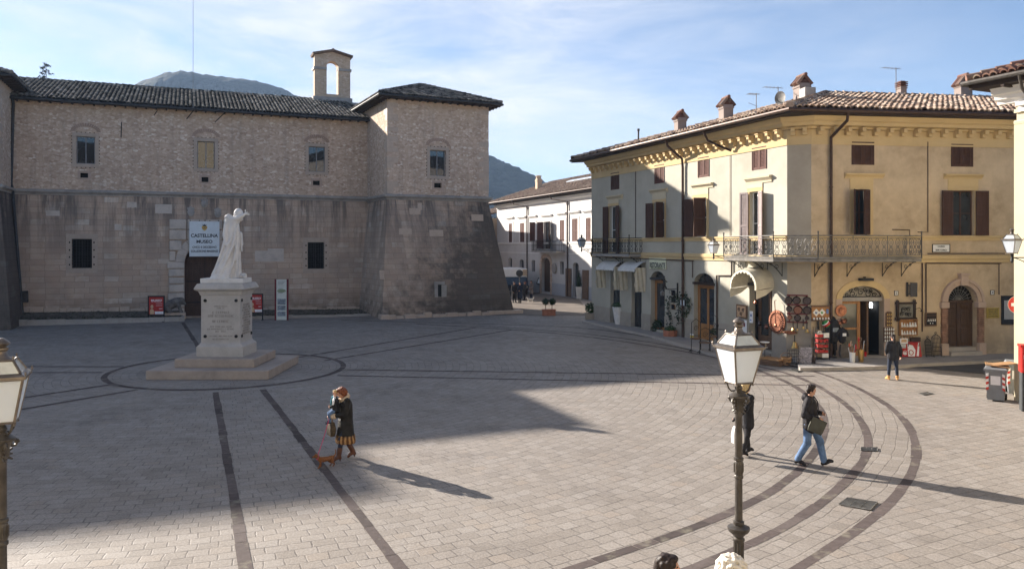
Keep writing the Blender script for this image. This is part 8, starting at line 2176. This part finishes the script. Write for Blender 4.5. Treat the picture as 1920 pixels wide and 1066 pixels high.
# things up the side street
p = G(1012, 549); t = tag(empty('menu_stand', (p.x,p.y,0), WF.rot*.2), 'black menu stand with a lit white card outside the dark street doorway', 'menu stand'); m = MB(); m.lathe([(.3,0),(.3,.04),(.06,.07),(.05,.9)], 12); m.build('stand', M['black'], t); m = MB(); m.M = Matrix.Translation((.1,0,1.15)) @ Matrix.Rotation(.25,4,'Y') @ Matrix.Rotation(-.5,4,'X'); m.box(-.38,.38,-.04,.04,-.35,.35); q = m.build('case', M['black'], t); m = MB(); m.M = Matrix.Translation((.1,0,1.15)) @ Matrix.Rotation(.25,4,'Y') @ Matrix.Rotation(-.5,4,'X'); m.box(-.28,.28,-.05,-.041,-.26,.26); m.build('menu', M['board_white'], q)
p = G(974, 566); p2_ = D(974, 512, 66.5); t = tag(empty('road_sign', (p2_.x,66.5,0), 0), 'round road sign seen from behind at the bastion corner', 'road sign'); m = MB(); m.tube([(0,0,0),(0,0,p2_.z+.3)], .035, 6); m.build('pole', M['grey_iron'], t); m = MB(); m.M = Matrix.Translation((0,-.05,p2_.z)) @ RX; m.lathe([(.30,-.01),(.30,.01)], 22); m.tube([(-.22,0,0),(.22,0,0)], .02, 4); m.build('disc', M['bin_dark'], t)
vp = Vector(((966-CXP)/FPX*77, 77, 0)); t = tag(empty('white_van', tuple(vp), .18), 'white box van parked beyond the bastion corner with a dark front', 'van')
m = MB(); m.bev(-1.9,1.0,-1.0,3.6,.95,2.55,.06); m.build('box', M['van_white'], t)
m = MB(); m.rings([[(-1.9,-1.9,.45),(1.0,-1.9,.45),(1.0,3.5,.45),(-1.9,3.5,.45)],[(-1.9,-1.95,.94),(1.0,-1.95,.94),(1.0,3.5,.94),(-1.9,3.5,.94)]]); m.rings([[(-1.85,-1.95,.95),(.95,-1.95,.95),(.95,-1.01,.95),(-1.85,-1.01,.95)],[(-1.75,-1.5,1.75),(.85,-1.5,1.75),(.85,-1.01,1.75),(-1.75,-1.01,1.75)]]); m.build('cab', M['car_dark'], t)
m = MB(); m.rings([[(-1.7,-1.93,1.05),(.8,-1.93,1.05),(.75,-1.56,1.68),(-1.65,-1.56,1.68)],[(-1.7,-1.9,1.05),(.8,-1.9,1.05),(.75,-1.52,1.68),(-1.65,-1.52,1.68)]]); m.build('windscreen', M['glass'], t)
for x in (-1.7,.8):
    for y in (-1.2,2.6):
        m = MB(); m.M = Matrix.Translation((x,y,.38)) @ Matrix.Rotation(R(90),4,'Y'); m.lathe([(.2,-.1),(.38,-.1),(.38,.1),(.2,.1)], 16); w_ = m.build('wheel', M['rubber'], t); m = MB(); m.M = Matrix.Translation((x,y,.38)) @ Matrix.Rotation(R(90),4,'Y'); m.lathe([(.2,-.08),(.2,.08)], 12); m.build('rim', M['chrome'], w_)
for x in (-1.6,.7): m = MB(); m.bev(x-.14,x+.14,-1.98,-1.93,.72,.88,.02); m.build('headlight', M['ceramic'], t)
m = MB(); m.box(.55,.98,-1.04,-1.005,1.85,2.45); m.build('side_panel', M['beige'], t)
# clutter of wares round the shop corner
for px, py, z, r_, h_, mt, lb in ((1474,683,.05,.22,.30,'cardboard','round wicker basket on the pavement below the long oval copper pan'),(1418,672,.05,.20,.38,'old_wood','tall brown wicker basket at the left jamb of the arched shop door'),(1404,668,.05,.24,.24,'cardboard','wide low straw basket left of the arched shop door'),(1523,684,.05,.15,.34,'pan','black iron pot standing beside the red shelf stand')):
    p = G(px, py, z); t = tag(empty('ware_basket', (p.x,p.y,z)), lb, 'basket', 'baskets and pots round the shop corner'); m = MB(); m.lathe([(r_*.75,0),(r_*.95,h_*.4),(r_,h_),(r_*.9,h_),(r_*.8,h_*.4)], 18, flute=.06); m.build('basket', M[mt], t, smooth='auto')
    m = MB(); m.tube([(r_*math.cos(a_),0,h_+r_*.8*math.sin(a_)) for a_ in [k*math.pi/8 for k in range(9)]], .016, 5); m.build('handle', M['old_wood'], t)
for px, py, lb, mt, s_ in ((1417,566,'small copper jug hanging inside the arched doorway','copper',.09),(1424,606,'dark kettle hanging on the left jamb of the arched door','pan',.10),(1437,612,'copper jug hanging low inside the arched doorway','copper_dark',.11)):
    t = thing_on(YL, px, py, .02, 'hanging_jug', lb, 'jug', 'jugs hung in the arched doorway'); m = MB(); m.lathe([(s_*.6,-s_),(s_,-s_*.3),(s_*.6,s_*.7),(s_*.75,s_),(s_*.5,s_)], 14); m.build('jug', M[mt], t, smooth='auto'); m = MB(); m.tube([(s_*.6,0,s_*.8),(s_*1.4,0,s_*.4),(s_*.9,0,-s_*.3)], .012, 5); m.build('handle', M['iron'], t)
# ------------------------------------------------------------------ people and dogs
def person(px, py, rot, H, label, joints=None, wear=None, yaw=0, tilt=0, voxel=.012, hair='hair_d', style='short', group=None, loc=None, hands=(True, True), skin='skin'):
    k = H/1.75; J = dict(pel=(0,0,.93), wai=(0,.01,1.09), che=(0,.01,1.30), nek=(0,.01,1.475), hed=(0,-.015,1.625),
        shL=(.175,.01,1.41), elL=(.225,.03,1.14), wrL=(.22,-.03,.90), hipL=(.09,0,.92), knL=(.10,-.02,.50), anL=(.10,.02,.09), toL=(.115,-.15,.035),
        shR=(-.175,.01,1.41), elR=(-.225,.03,1.14), wrR=(-.22,-.03,.90), hipR=(-.09,0,.92), knR=(-.10,-.02,.50), anR=(-.10,.02,.09), toR=(-.115,-.15,.035))
    if joints: J.update(joints)
    V = {a: Vector(b)*k for a, b in J.items()}
    root = loc if loc is not None else G(px, py)
    wear = wear or {}
    m = MB()
    for sg in (-.055, .055):
        o_ = Vector((sg*k,0,0)); m.chain([V['pel']+o_, V['wai']+o_*.8, V['che']+o_*1.1], [.105*k,.095*k,.105*k])
    m.cap(V['che'], V['nek'], .08*k, .055*k); m.cap(V['nek'], V['hed']-Vector((0,0,.05*k)), .052*k, .05*k); m.cap(V['shL'], V['shR'], .06*k)
    for s in 'LR':
        m.chain([V['sh'+s], V['el'+s], V['wr'+s]], [.050*k,.040*k,.028*k]); m.chain([V['hip'+s], V['kn'+s], V['an'+s]], [.085*k,.055*k,.038*k]); m.cap(V['an'+s]-Vector((0,0,.03*k)), V['to'+s], .034*k, .028*k)
    # head
    Hm = Matrix.Rotation(yaw, 3, 'Z') @ Matrix.Rotation(tilt, 3, 'X'); hc = V['hed']
    hp = lambda x, y, z: hc + Hm @ (Vector((x,y,z))*k)
    m.sphere(hp(0,.01,.015), (.074*k,.092*k,.098*k), 16, 10, Hm); m.sphere(hp(0,-.025,-.05), (.056*k,.062*k,.062*k), 12, 8, Hm); m.cap(hp(0,-.045,-.085), hp(0,-.06,-.092), .024*k, .018*k)
    m.cap(hp(0,-.085,.018), hp(0,-.105,-.018), .009*k, .014*k, 8); m.cap(hp(-.03,-.078,.035), hp(.03,-.078,.035), .012*k, .012*k, 8)
    for sg in (-1,1): m.sphere(hp(sg*.076,.012,.0), (.010*k,.022*k,.030*k), 8, 6, Hm)
    m.cap(hp(-.02,-.076,-.048), hp(.02,-.076,-.048), .009*k, .009*k, 8)
    # hands with separate fingers
    for s, on in zip('LR', hands):
        d = (V['wr'+s]-V['el'+s]).normalized(); sd = 1 if s == 'L' else -1
        n_ = Vector((-sd,0,0)) - d*Vector((-sd,0,0)).dot(d)
        n_ = n_.normalized() if n_.length > .2 else Vector((0,0,-1)); b = d.cross(n_)
        w0 = V['wr'+s]; c_ = w0 + d*.045*k
        fm = Matrix((b, d, n_)).transposed(); m.sphere(c_, (.040*k,.050*k,.018*k), 10, 8, fm)
        fr_ = 1 if b.y < 0 else -1
        for i, ln in enumerate((.062,.074,.068,.052)):
            x = (-.030+.020*i)*fr_*-1; p0 = c_ + b*x*k + d*.040*k; p1 = p0 + (d*.85+n_*.5)*ln*.5*k; p2 = p1 + (d*.45+n_*.9)*ln*.5*k
            m.chain([p0,p1,p2], [.0095*k,.009*k,.008*k], 7)
        t0 = c_ - d*.012*k + b*.036*fr_*k; t1 = t0 + (b*fr_*.7+d*.8+n_*.3).normalized()*.034*k; t2 = t1 + (b*fr_*.1+d*.9+n_*.5).normalized()*.028*k; m.chain([t0,t1,t2], [.012*k,.0105*k,.009*k], 7)
    body = remeshed(m, 'person', M[skin], None, voxel*k, 2, loc=tuple(root), rotz=rot); tag(body, label, 'person', group)
    for sg in (-1,1):
        m = MB(); m.sphere(hp(sg*.030,-.080,.018), (.012*k,.008*k,.008*k), 8, 5); m.build('eye', M['eye'], body, smooth=True)
    m = MB(); m.sphere(hp(0,-.086,-.047), (.022*k,.006*k,.007*k), 8, 5); m.build('lips', M['lips'], body, smooth=True)
    vx = max(.011, voxel*1.1)*k
    # hair
    m = MB()
    m.sphere(hp(0,.030,.040), (.086*k,.092*k,.094*k), 14, 9, Hm); m.sphere(hp(0,-.030,.085), (.070*k,.062*k,.040*k), 12, 7, Hm)
    for i in range(10):
        a_ = i*.63; m.sphere(hp(.06*math.cos(a_),.03+.06*math.sin(a_),.085+.012*math.sin(i*2.1)), .030*k, 8, 6)
    if style == 'short':
        for sg in (-1,1): m.cap(hp(sg*.074,.02,.03), hp(sg*.072,.03,-.02), .020*k, .012*k)
        m.cap(hp(0,.085,.0), hp(0,.072,-.055), .05*k, .035*k)
    if style == 'bob':
        for sg in (-1,1): m.chain([hp(sg*.072,-.005,.04), hp(sg*.082,.02,-.02), hp(sg*.072,.03,-.085)], [.036*k,.040*k,.028*k])
        m.chain([hp(0,.08,.03), hp(0,.095,-.03), hp(0,.08,-.09)], [.07*k,.068*k,.05*k])
        for i in range(9): m.sphere(hp(.08*math.cos(i*.7),.03+.075*math.sin(i*.7),.05+.02*math.sin(i*3)), .038*k, 8, 6)
    if style == 'long':
        m.chain([hp(0,.08,.03), hp(0,.10,-.06), hp(.01,.115,-.20), hp(0,.12,-.27)], [.075*k,.075*k,.065*k,.03*k])
        for sg in (-1,1): m.chain([hp(sg*.07,.02,.03), hp(sg*.08,.05,-.07), hp(sg*.06,.08,-.17)], [.034*k,.04*k,.03*k])
    if style == 'pony':
        m.chain([hp(0,.10,.03), hp(0,.14,-.02), hp(.01,.14,-.14), hp(.01,.12,-.22)], [.045*k,.045*k,.04*k,.015*k])
    remeshed(m, 'hair', M[hair], body, vx*.85, 2)
    # clothes
    if 'top' in wear:
        mat, hem, fat, cuff = wear['top']; m = MB(); f = fat
        zb = hem
        for sg in (-.06, .06):
            o_ = Vector((sg*k,0,0)); m.chain([Vector((V['pel'].x,V['pel'].y,zb*k))+o_*1.15, V['wai']+o_, V['che']+o_*1.15, V['che']+o_*.9+Vector((0,0,.10*k))], [(.118+f)*k,(.112+f)*k,(.120+f)*k,(.085+f*.6)*k])
        m.cap(V['shL'], V['shR'], (.066+f*.5)*k); m.cap(V['che']+Vector((0,0,.1*k)), V['nek']-Vector((0,0,.02*k)), .09*k, (.066+f*.25)*k)
        for s in 'LR':
            e = V['el'+s]; w_ = V['wr'+s]; w2 = e.lerp(w_, cuff); m.chain([V['sh'+s], e, w2], [(.064+f*.6)*k,(.052+f*.6)*k,(.041+f*.5)*k])
            mid = V['sh'+s].lerp(e,.55); m.sphere(mid, (.062+f*.7)*k, 9, 6)
        if wear.get('hood'):
            for i in range(7): a_ = math.pi*i/6; m.sphere((.105*k*math.cos(a_), V['nek'].y+.03*k+.075*k*math.sin(a_), V['nek'].z+.005*k+.03*k*math.sin(a_)), .045*k, 9, 6)
            m.sphere((V['nek'].x, V['nek'].y+.10*k, V['nek'].z-.03*k), .075*k, 10, 7)
        if wear.get('skirt'):
            zs, ze, w0, w1 = wear['skirt']; rs_ = []
            for i in range(5):
                t = i/4; z = zs+(ze-zs)*t; r_ = (w0+(w1-w0)*t)*k; rs_.append([(V['pel'].x+r_*math.cos(a_)*(1+.03*math.sin(5*a_)), V['pel'].y+r_*.82*math.sin(a_)*(1+.03*math.sin(5*a_)), z*k) for a_ in [2*math.pi*j/24 for j in range(24)]])
            m.rings(rs_[::-1])
        remeshed(m, 'jacket', M[mat], body, vx*1.15, 2)
    if 'legs' in wear:
        mat, fl = wear['legs']; m = MB()
        m.cap(V['pel']+Vector((.05*k,0,.04*k)), V['hipL'], .125*k, .108*k); m.cap(V['pel']+Vector((-.05*k,0,.04*k)), V['hipR'], .125*k, .108*k)
        for s in 'LR':
            a_ = V['an'+s]; kn = V['kn'+s]; m.chain([V['hip'+s], V['hip'+s].lerp(kn,.5), kn, kn.lerp(a_,.5), a_.lerp(kn,.06)], [.105*k,.092*k,(.070+fl)*k,(.064+fl)*k,(.055+fl*1.2)*k])
            m.sphere(kn+Vector((0,-.012*k,0)), (.072+fl)*k, 9, 6); m.sphere(a_.lerp(kn,.16), (.062+fl*1.2)*k, 9, 6)
        remeshed(m, 'trousers', M[mat], body, vx*1.1, 2)
    if 'shoes' in wear:
        mat, hgt, heel = wear['shoes']
        for s in 'LR':
            m = MB(); a_ = V['an'+s]; t_ = V['to'+s]; d = (t_-a_); d.z = 0; d = d.normalized() if d.length else Vector((0,-1,0))
            if hgt: m.cap(a_, a_.lerp(V['kn'+s], hgt), .058*k, .066*k)
            h0 = Vector((a_.x,a_.y,a_.z-.045*k))-d*.035*k
            m.chain([h0, a_-Vector((0,0,.02*k))+d*.02*k, t_.lerp(a_,.35)+Vector((0,0,.012*k)), t_], [.040*k,.052*k,.046*k,.034*k])
            if heel: m.cap(h0+Vector((0,0,-.005*k)), Vector((h0.x,h0.y,h0.z-heel*k)), .022*k, .014*k)
            sh = remeshed(m, 'shoe', M[mat], body, vx*.9, 2)
    return body, V, k
# 1 the man striding to the right
man, V, k = person(1519, 872.5, R(62), 1.78, 'man in a black hooded jacket and blue jeans striding right with a shoulder bag',
    dict(pel=(0,0,.92), anL=(.09,-.27,.10), toL=(.10,-.43,.13), knL=(.10,-.18,.52), anR=(-.09,.25,.12), toR=(-.10,.10,.035), knR=(-.09,.05,.50), hipL=(.09,-.03,.91), hipR=(-.09,.03,.91),
         elL=(.26,.06,1.14), wrL=(.13,-.20,1.12), elR=(-.27,.09,1.12), wrR=(-.15,-.17,1.05), hed=(.0,-.03,1.62)),
    dict(top=('puffer',.84,.028,.96), hood=True, legs=('jeans',.012), shoes=('black_cloth',0,0)), yaw=R(45), tilt=R(6), voxel=.010)
t = tag(empty('shoulder_bag', tuple(man.location), R(62)), 'flat grey green shoulder bag hanging at the front of the striding man', 'bag')
MB_ = Matrix.Translation((-.225*k,-.17*k,.93*k)) @ Matrix.Rotation(R(-76),4,'Z') @ Matrix.Rotation(R(22),4,'Y')
m = MB(); m.M = MB_; m.rings([[(x*a_, y*b_, z) for x,y in ((-1,-1),(1,-1),(1,1),(-1,1))] for z, a_, b_ in ((-.17,.14,.025),(-.1,.155,.04),(.14,.15,.028))]); m.build('bag', M['bagm'], t)
m = MB(); m.M = MB_; m.rings([[(x*.153, y, z) for x,y in ((-1,-.05),(1,-.05),(1,-.042),(-1,-.042))] for z in (-.05,.145)]); m.build('flap', M['bagm'], t)
m = MB(); m.tube([MB_ @ Vector((.0,-.0,.13)), Vector((-.17,-.165,1.14))*k, Vector((-.10,-.175,1.25))*k, Vector((.01,-.15,1.38))*k, Vector((.085,-.07,1.475))*k, Vector((.10,.05,1.48))*k], .014, 5); m.build('strap', M['black_cloth'], t)
# 2 the woman carrying a child, 3 the child
wom, V, k = person(648, 861, R(-58), 1.67, 'auburn haired woman in a fur hemmed dark coat carrying a child',
    dict(pel=(0,.0,.93), anL=(.09,-.20,.13), toL=(.10,-.33,.04), knL=(.10,-.14,.52), anR=(-.09,.22,.14), toR=(-.10,.10,.04), knR=(-.09,.02,.50), che=(0,-.01,1.29), nek=(0,-.04,1.46), hed=(.01,-.12,1.585),
         shL=(.175,-.02,1.40), shR=(-.175,-.02,1.40), elL=(.25,-.10,1.14), wrL=(.08,-.34,1.06), elR=(-.25,-.10,1.14), wrR=(-.06,-.36,1.06)),
    dict(top=('puffer_b',.80,.030,.90), skirt=(.95,.55,.20,.245), legs=('navy',-.005), shoes=('leather',.45,.07)), yaw=R(-8), tilt=R(24), hair='hair_r', style='bob', voxel=.010)
m = MB(); rs_ = []
for i, (z, r_) in enumerate(((.57,.235),(.60,.25),(.53,.262),(.46,.275),(.41,.268),(.405,.24))): rs_.append([(r_*k*math.cos(a_)*(1+.03*math.sin(7*a_+i)), r_*.84*k*math.sin(a_)*(1+.03*math.sin(7*a_+i)), z*k) for a_ in [2*math.pi*j/36 for j in range(36)]])
m.rings(rs_[::-1]); m.build('fur_hem', M['fur_s'], wom, smooth=True)
m = MB()
for i in range(12): a_ = 2*math.pi*i/12; m.sphere((.105*k*math.cos(a_), (-.035+.09*math.sin(a_))*k, (1.455+.05*math.sin(a_))*k), .052*k, 9, 6)
remeshed(m, 'fur_collar', M['fur_l'], wom, .014, 2)
for s in 'LR':
    m = MB(); m.cap(V['el'+s].lerp(V['wr'+s],.82), V['el'+s].lerp(V['wr'+s],.98), .064*k, .062*k); m.build('fur_cuff', M['fur_l'], wom, smooth=True)
WM = Matrix.Translation(wom.location) @ Matrix.Rotation(R(-58),4,'Z')
cl = WM @ Vector((.0,-.235,.80));
chd, Vc, kc = person(0, 0, R(-75), .86, 'small child in a dark jacket with pale shoulder stripes held by the auburn haired woman',
    dict(hed=(0,-.02,1.60), nek=(0,0,1.40), che=(0,0,1.2), shL=(.20,0,1.32), shR=(-.20,0,1.32), elL=(.30,-.05,1.08), wrL=(.20,-.22,1.0), elR=(-.30,-.05,1.08), wrR=(-.20,-.22,1.0), wai=(0,0,1.0), pel=(0,0,.84), hipL=(.11,-.03,.82), hipR=(-.11,-.03,.82), knL=(.15,-.28,.66), knR=(-.15,-.28,.66), anL=(.14,-.26,.32), anR=(-.14,-.26,.32), toL=(.14,-.42,.24), toR=(-.14,-.42,.24)),
    dict(top=('black_cloth',.84,.045,.95), legs=('jeans',.01), shoes=('navy',0,0)), yaw=R(25), tilt=R(10), hair='hair_b', style='short', voxel=.011, loc=(cl.x, cl.y, .74))
m = MB()
for sg in (-1,1): m.cap((sg*.20*kc,-.05*kc,1.38*kc),(sg*.30*kc,-.10*kc,1.14*kc),.065*kc,.055*kc)
m.build('shoulder_stripe', M['paper'], chd, smooth=True)
m = MB(); m.cap((.02*kc,-.19*kc,1.3*kc),(.03*kc,-.20*kc,1.0*kc),.035*kc,.03*kc); m.cap((-.08*kc,-.12*kc,1.38*kc),(.08*kc,-.12*kc,1.38*kc),.06*kc); m.build('scarf', simple('teal scarf', (.04,.20,.26), .9), chd, smooth=True)
hb = WM @ Vector((-.10,-.30,.72)); t = tag(empty('handbag', tuple(hb), R(-60)), 'dark patterned handbag hanging in front of the woman with the child', 'handbag')
m = MB(); m.rings([[(-.13,-.05,-.16),(.13,-.05,-.16),(.13,.05,-.16),(-.13,.05,-.16)],[(-.16,-.07,0),(.16,-.07,0),(.16,.07,0),(-.16,.07,0)],[(-.12,-.04,.15),(.12,-.04,.15),(.12,.04,.15),(-.12,.04,.15)]]); m.build('bag', simple('spotted brown', (.055,.038,.02), .7, 0, .9, 22), t, smooth='auto'); m = MB(); m.tube([(-.09,0,.15),(-.05,0,.30),(.05,0,.30),(.09,0,.15)], .012, 5); m.build('handle', M['leather'], t)
# 4 the little dog
dp = G(610, 875); t_d = Matrix.Translation(dp) @ Matrix.Rotation(R(-62),4,'Z')
def dog(loc, rot, s, mat, label, voxel):
    "faces -y; long low body, tail up"
    m = MB()
    m.chain([(0,.16,.200),(0,.06,.190),(0,-.06,.188),(0,-.13,.200)], [.058,.056,.066,.060]); m.cap((0,-.15,.225),(0,-.20,.275),.048,.042); m.sphere((0,-.225,.295),(.044,.052,.044),12,8); m.cap((0,-.26,.285),(0,-.305,.275),.028,.018)
    for sg in (-1,1):
        m.chain([(sg*.035,-.235+.02,.335),(sg*.062,-.20,.305),(sg*.062,-.20,.265)], [.014,.016,.012]);
        fy = -.02*sg
        m.chain([(sg*.042,-.125,.17),(sg*.045,-.115+fy,.095),(sg*.045,-.125+fy*2,.025),(sg*.045,-.150+fy*2,.014)], [.036,.021,.015,.016])
        m.chain([(sg*.042,.155,.18),(sg*.046,.125-fy,.115),(sg*.046,.185-fy,.070),(sg*.046,.170-fy,.022),(sg*.046,.148-fy,.013)], [.044,.030,.017,.014,.015])
    m.chain([(0,.205,.225),(0,.250,.275),(0,.255,.345),(0,.235,.395)], [.022,.016,.013,.009])
    m.v = [tuple(c*s for c in v) for v in m.v]
    d = remeshed(m, 'dog', mat, None, voxel, 2, loc=loc, rotz=rot); tag(d, label, 'dog')
    for sg in (-1,1): m = MB(); m.sphere((sg*.024*s,-.262*s,.308*s), .007*s, 6, 4); m.build('eye', M['eye'], d)
    m = MB(); m.sphere((0,-.318*s,.280*s), .012*s, 8, 5); m.build('nose', M['black'], d)
    return d
dg_ = dog(tuple(dp), R(-58), .92, M['dogfur'], 'small reddish brown dog with its tail up walking on a pink leash', .008)
m = MB(); m.tube([(.045*math.cos(a_),-.172+.02*math.sin(a_),.235+.045*math.sin(a_)) for a_ in [i*math.pi/6 for i in range(13)]], .008, 5); m.build('collar', M['lead'], dg_)
hd = WM @ (V['wrL'] + (V['wrL']-V['elL']).normalized()*.07); de = Matrix.Translation(dp) @ Matrix.Rotation(R(-58),4,'Z') @ Vector((0,-.17,.275))
m = MB(); m.tube([hd+Vector((0,0,.02)), hd.lerp(de,.5)+Vector((0,0,-.03)), de], .0085, 6)
lo = m.build('dog_leash', M['lead'], None); tag(lo, 'pink leash running from the woman\'s hand down to the small dog', 'leash')
# 5 the blonde woman behind the lamp post
bl_, V, k = person(1399, 852, R(118), 1.66, 'blond woman in a black coat walking behind the street lamp with a white bag',
    dict(anL=(.09,-.16,.10), toL=(.10,-.32,.06), knL=(.10,-.10,.51), anR=(-.09,.20,.12), toR=(-.10,.06,.035), knR=(-.09,.05,.50), elL=(.25,.02,1.13), wrL=(.24,-.09,.90), elR=(-.25,.25,1.18), wrR=(-.17,.44,1.00)),
    dict(top=('black_cloth',.74,.028,.97), legs=('black_cloth',.002), shoes=('black_cloth',.3,0)), yaw=R(-14), hair='hair_b', style='long', voxel=.011)
for s in 'LR':
    d = (V['wr'+s]-V['el'+s]).normalized(); m = MB(); m.cap(V['wr'+s], V['wr'+s]+d*.09*k, .045*k, .042*k); m.cap(V['wr'+s]+d*.09*k, V['wr'+s]+d*.15*k, .04*k,.025*k); m.build('glove', M['black_cloth'], bl_, smooth=True)
hp_ = Matrix.Translation(bl_.location) @ Matrix.Rotation(R(118),4,'Z') @ (V['wrR'] + Vector((0,0,-.10)))
p = hp_ - Vector((0,0,.27)); t = tag(empty('carrier_bag', (p.x, p.y, p.z), .2), 'white carrier bag held by the blond woman beside the lamp post', 'bag')
m = MB(); m.rings([[(x*.125*s_, y*.06*s_, z) for x,y in ((-1,-1),(1,-1),(1,1),(-1,1))] for z, s_ in ((-.22,.9),(-.2,1.0),(-.05,1.02),(.10,.85),(.16,.6))]); m.build('bag', M['plastic_bag'], t, smooth='auto')
m = MB();
dh = Vector((hp_.x-p.x, hp_.y-p.y, hp_.z-p.z)); dh.rotate(Matrix.Rotation(-.2,3,'Z')); m.tube([(-.05,0,.15), dh*.95, (.05,0,.15)], .010, 5); m.build('handle', M['plastic_bag'], t)
# 6 the woman seen from behind
wb_, V, k = person(1674.5, 711.5, R(176), 1.63, 'woman in black seen from behind, in tan boots, standing before the shop',
    dict(anL=(.17,.0,.09), toL=(.21,-.15,.035), knL=(.14,-.01,.5), anR=(-.15,.02,.09), toR=(-.19,-.13,.035), knR=(-.13,.0,.5), elR=(-.27,.05,1.14), wrR=(-.30,-.03,.90), elL=(.25,.0,1.13), wrL=(.17,-.13,.98)),
    dict(top=('black_cloth',.86,.030,.97), legs=('navy',-.002), shoes=('tan',.12,0)), hair='hair_d', style='pony', voxel=.013, tilt=R(-4))
# 7 people far up the street
far = [(964,567.5,R(40),1.78,'tall person in a long dark coat standing closest to the bastion corner','black_cloth','hair_d','short',.45,'black_cloth'),
       (975,568,R(-30),1.75,'dark clothed person standing second from the bastion corner','navy','hair_d','short',.5,'black_cloth'),
       (984,563,R(-60),1.66,'person with reddish hair and dark jacket at the right of the dark group','black_cloth','hair_r','bob',.78,'black_cloth'),
       (996,561,R(-50),1.68,'woman in a grey coat with long hair beside the white dog up the street','greycoat','hair_d','long',.62,'navy')]
M['greycoat'] = simple('mottled grey coat', (.15,.125,.115), .9, 0, .5, 8)
for px, py, r_, H, lb, tm, hm, stl, hem, lm_ in far:
    person(px, py, r_, H, lb, dict(elL=(.24,-.02,1.12), wrL=(.12,-.20,1.05), wrR=(-.2,-.10,.92), anL=(.10,-.06,.09), toL=(.11,-.22,.035)), dict(top=(tm,hem,.03,.95), legs=(lm_,0), shoes=('black_cloth',0,0)), hair=hm, style=stl, voxel=.02)
dog(tuple(G(994,566)), R(-90), 1.25, simple('white dog fur', (.66,.62,.55), .95, 0, .2, 20), 'little white dog standing at the feet of the woman in the grey coat', .012)
# 8 heads at the bottom edge
p = Vector((1.545, 7.72, 0)); person(0,0,R(75),1.745,'dark haired person passing just below the viewpoint, only the hair in view',None,dict(top=('grey_cloth',.8,.03,.96), legs=('jeans',.005), shoes=('black_cloth',0,0)), hair='hair_d', style='bob', voxel=.012, loc=tuple(p))
p = Vector((2.20, 7.80, 0)); hat, V, k = person(0,0,R(150),1.66,'person in a big white chunky knitted hat below the foot of the lamp post',None,dict(top=('grey_cloth',.7,.04,.96), legs=('black_cloth',0), shoes=('leather',.2,0)), hair='hair_d', style='long', voxel=.012, loc=tuple(p))
m = MB(); hc = V['hed']+Vector((0,.02,.03)); rr = random.Random(12)
m.sphere(hc, (.122,.128,.115), 18, 12)
for ring_, (el, n) in enumerate(((80,3),(55,8),(30,11),(5,13),(-20,13))):
    for i in range(n):
        a_ = 2*math.pi*(i+.5*(ring_%2))/n; e = R(el); d = Vector((math.cos(e)*math.cos(a_), math.cos(e)*math.sin(a_), math.sin(e))); c_ = hc + Vector((d.x*.138,d.y*.142,d.z*.125))
        tg = Vector((-math.sin(a_), math.cos(a_), 0)); up_ = d.cross(tg); x = (tg*rr.uniform(.4,1)+up_*rr.uniform(-.9,.9)).normalized()
        m.cap(c_-x*.026, c_+x*.026, .019, .022, 9); m.cap(c_-x*.024+up_*.018, c_+x*.02-up_*.014+d*.012, .015, .017, 9)
remeshed(m, 'knitted_hat', M['wool'], hat, .0065, 1)
# town hall behind the viewpoint: its sunlit front lights the square and shows in the panes
th = empty('town_hall', (-16, -2.6, 0), 0); tag(th, 'cream fronted town hall behind the viewpoint with tall windows', 'building')
mb = MB(); ops = []
for i in range(9):
    ops += [(2.2+4.1*i, 3.6+4.1*i, .1, 3.3, .7), (2.2+4.1*i, 3.6+4.1*i, 5.0, 7.6, 0), (2.3+4.1*i, 3.5+4.1*i, 9.2, 10.8, 0)]
wall(mb, 0, 38, 0, 12.6, ops, .3); o = mb.build('wall', M['cream_light'], th); o.rotation_euler = (0,0,R(180)); o.location = (38,0,0)
m = MB()
for a_, b_, c_, d_, *r_ in ops: m.box(38-b_, 38-a_, -.3, -.26, c_, d_)
m.build('window', M['glass'], th)
m = MB(); m.box(-.3,38.3,-.4,.5,12.6,13.0); m.box(0,38,-.05,.15,4.1,4.4); m.build('cornice', M['white_trim'], th)
m = MB(); m.box(12,27,-12,-.6,13.0,19.5); m.build('attic_storey', M['cream_light'], th)
m = MB(); m.rings([[(-1,.9,13),(39,.9,13),(39,-11,13),(-1,-11,13)][::-1],[(1,-7.5,18.6),(37,-7.5,18.6),(37,-8.5,18.6),(1,-8.5,18.6)][::-1]]); m.build('roof', M['castle_tile'], th)
bs = empty('basilica', (26, -6, 0), 0); tag(bs, 'grey stone basilica standing behind the viewpoint to the right of the town hall', 'church')
m = MB(); m.box(0, 46, -20, 0, 0, 19); m.build('wall', M['stone_trim'], bs); m = MB(); m.rings([[(-.6,.6,19),(46.6,.6,19),(46.6,-20.6,19),(-.6,-20.6,19)][::-1],[(9,-10,23),(37,-10,23),(37,-10.5,23),(9,-10.5,23)][::-1]]); m.build('roof', M['castle_tile'], bs)  # stone kept dark, standing in for a shaded front mirrored in the panes
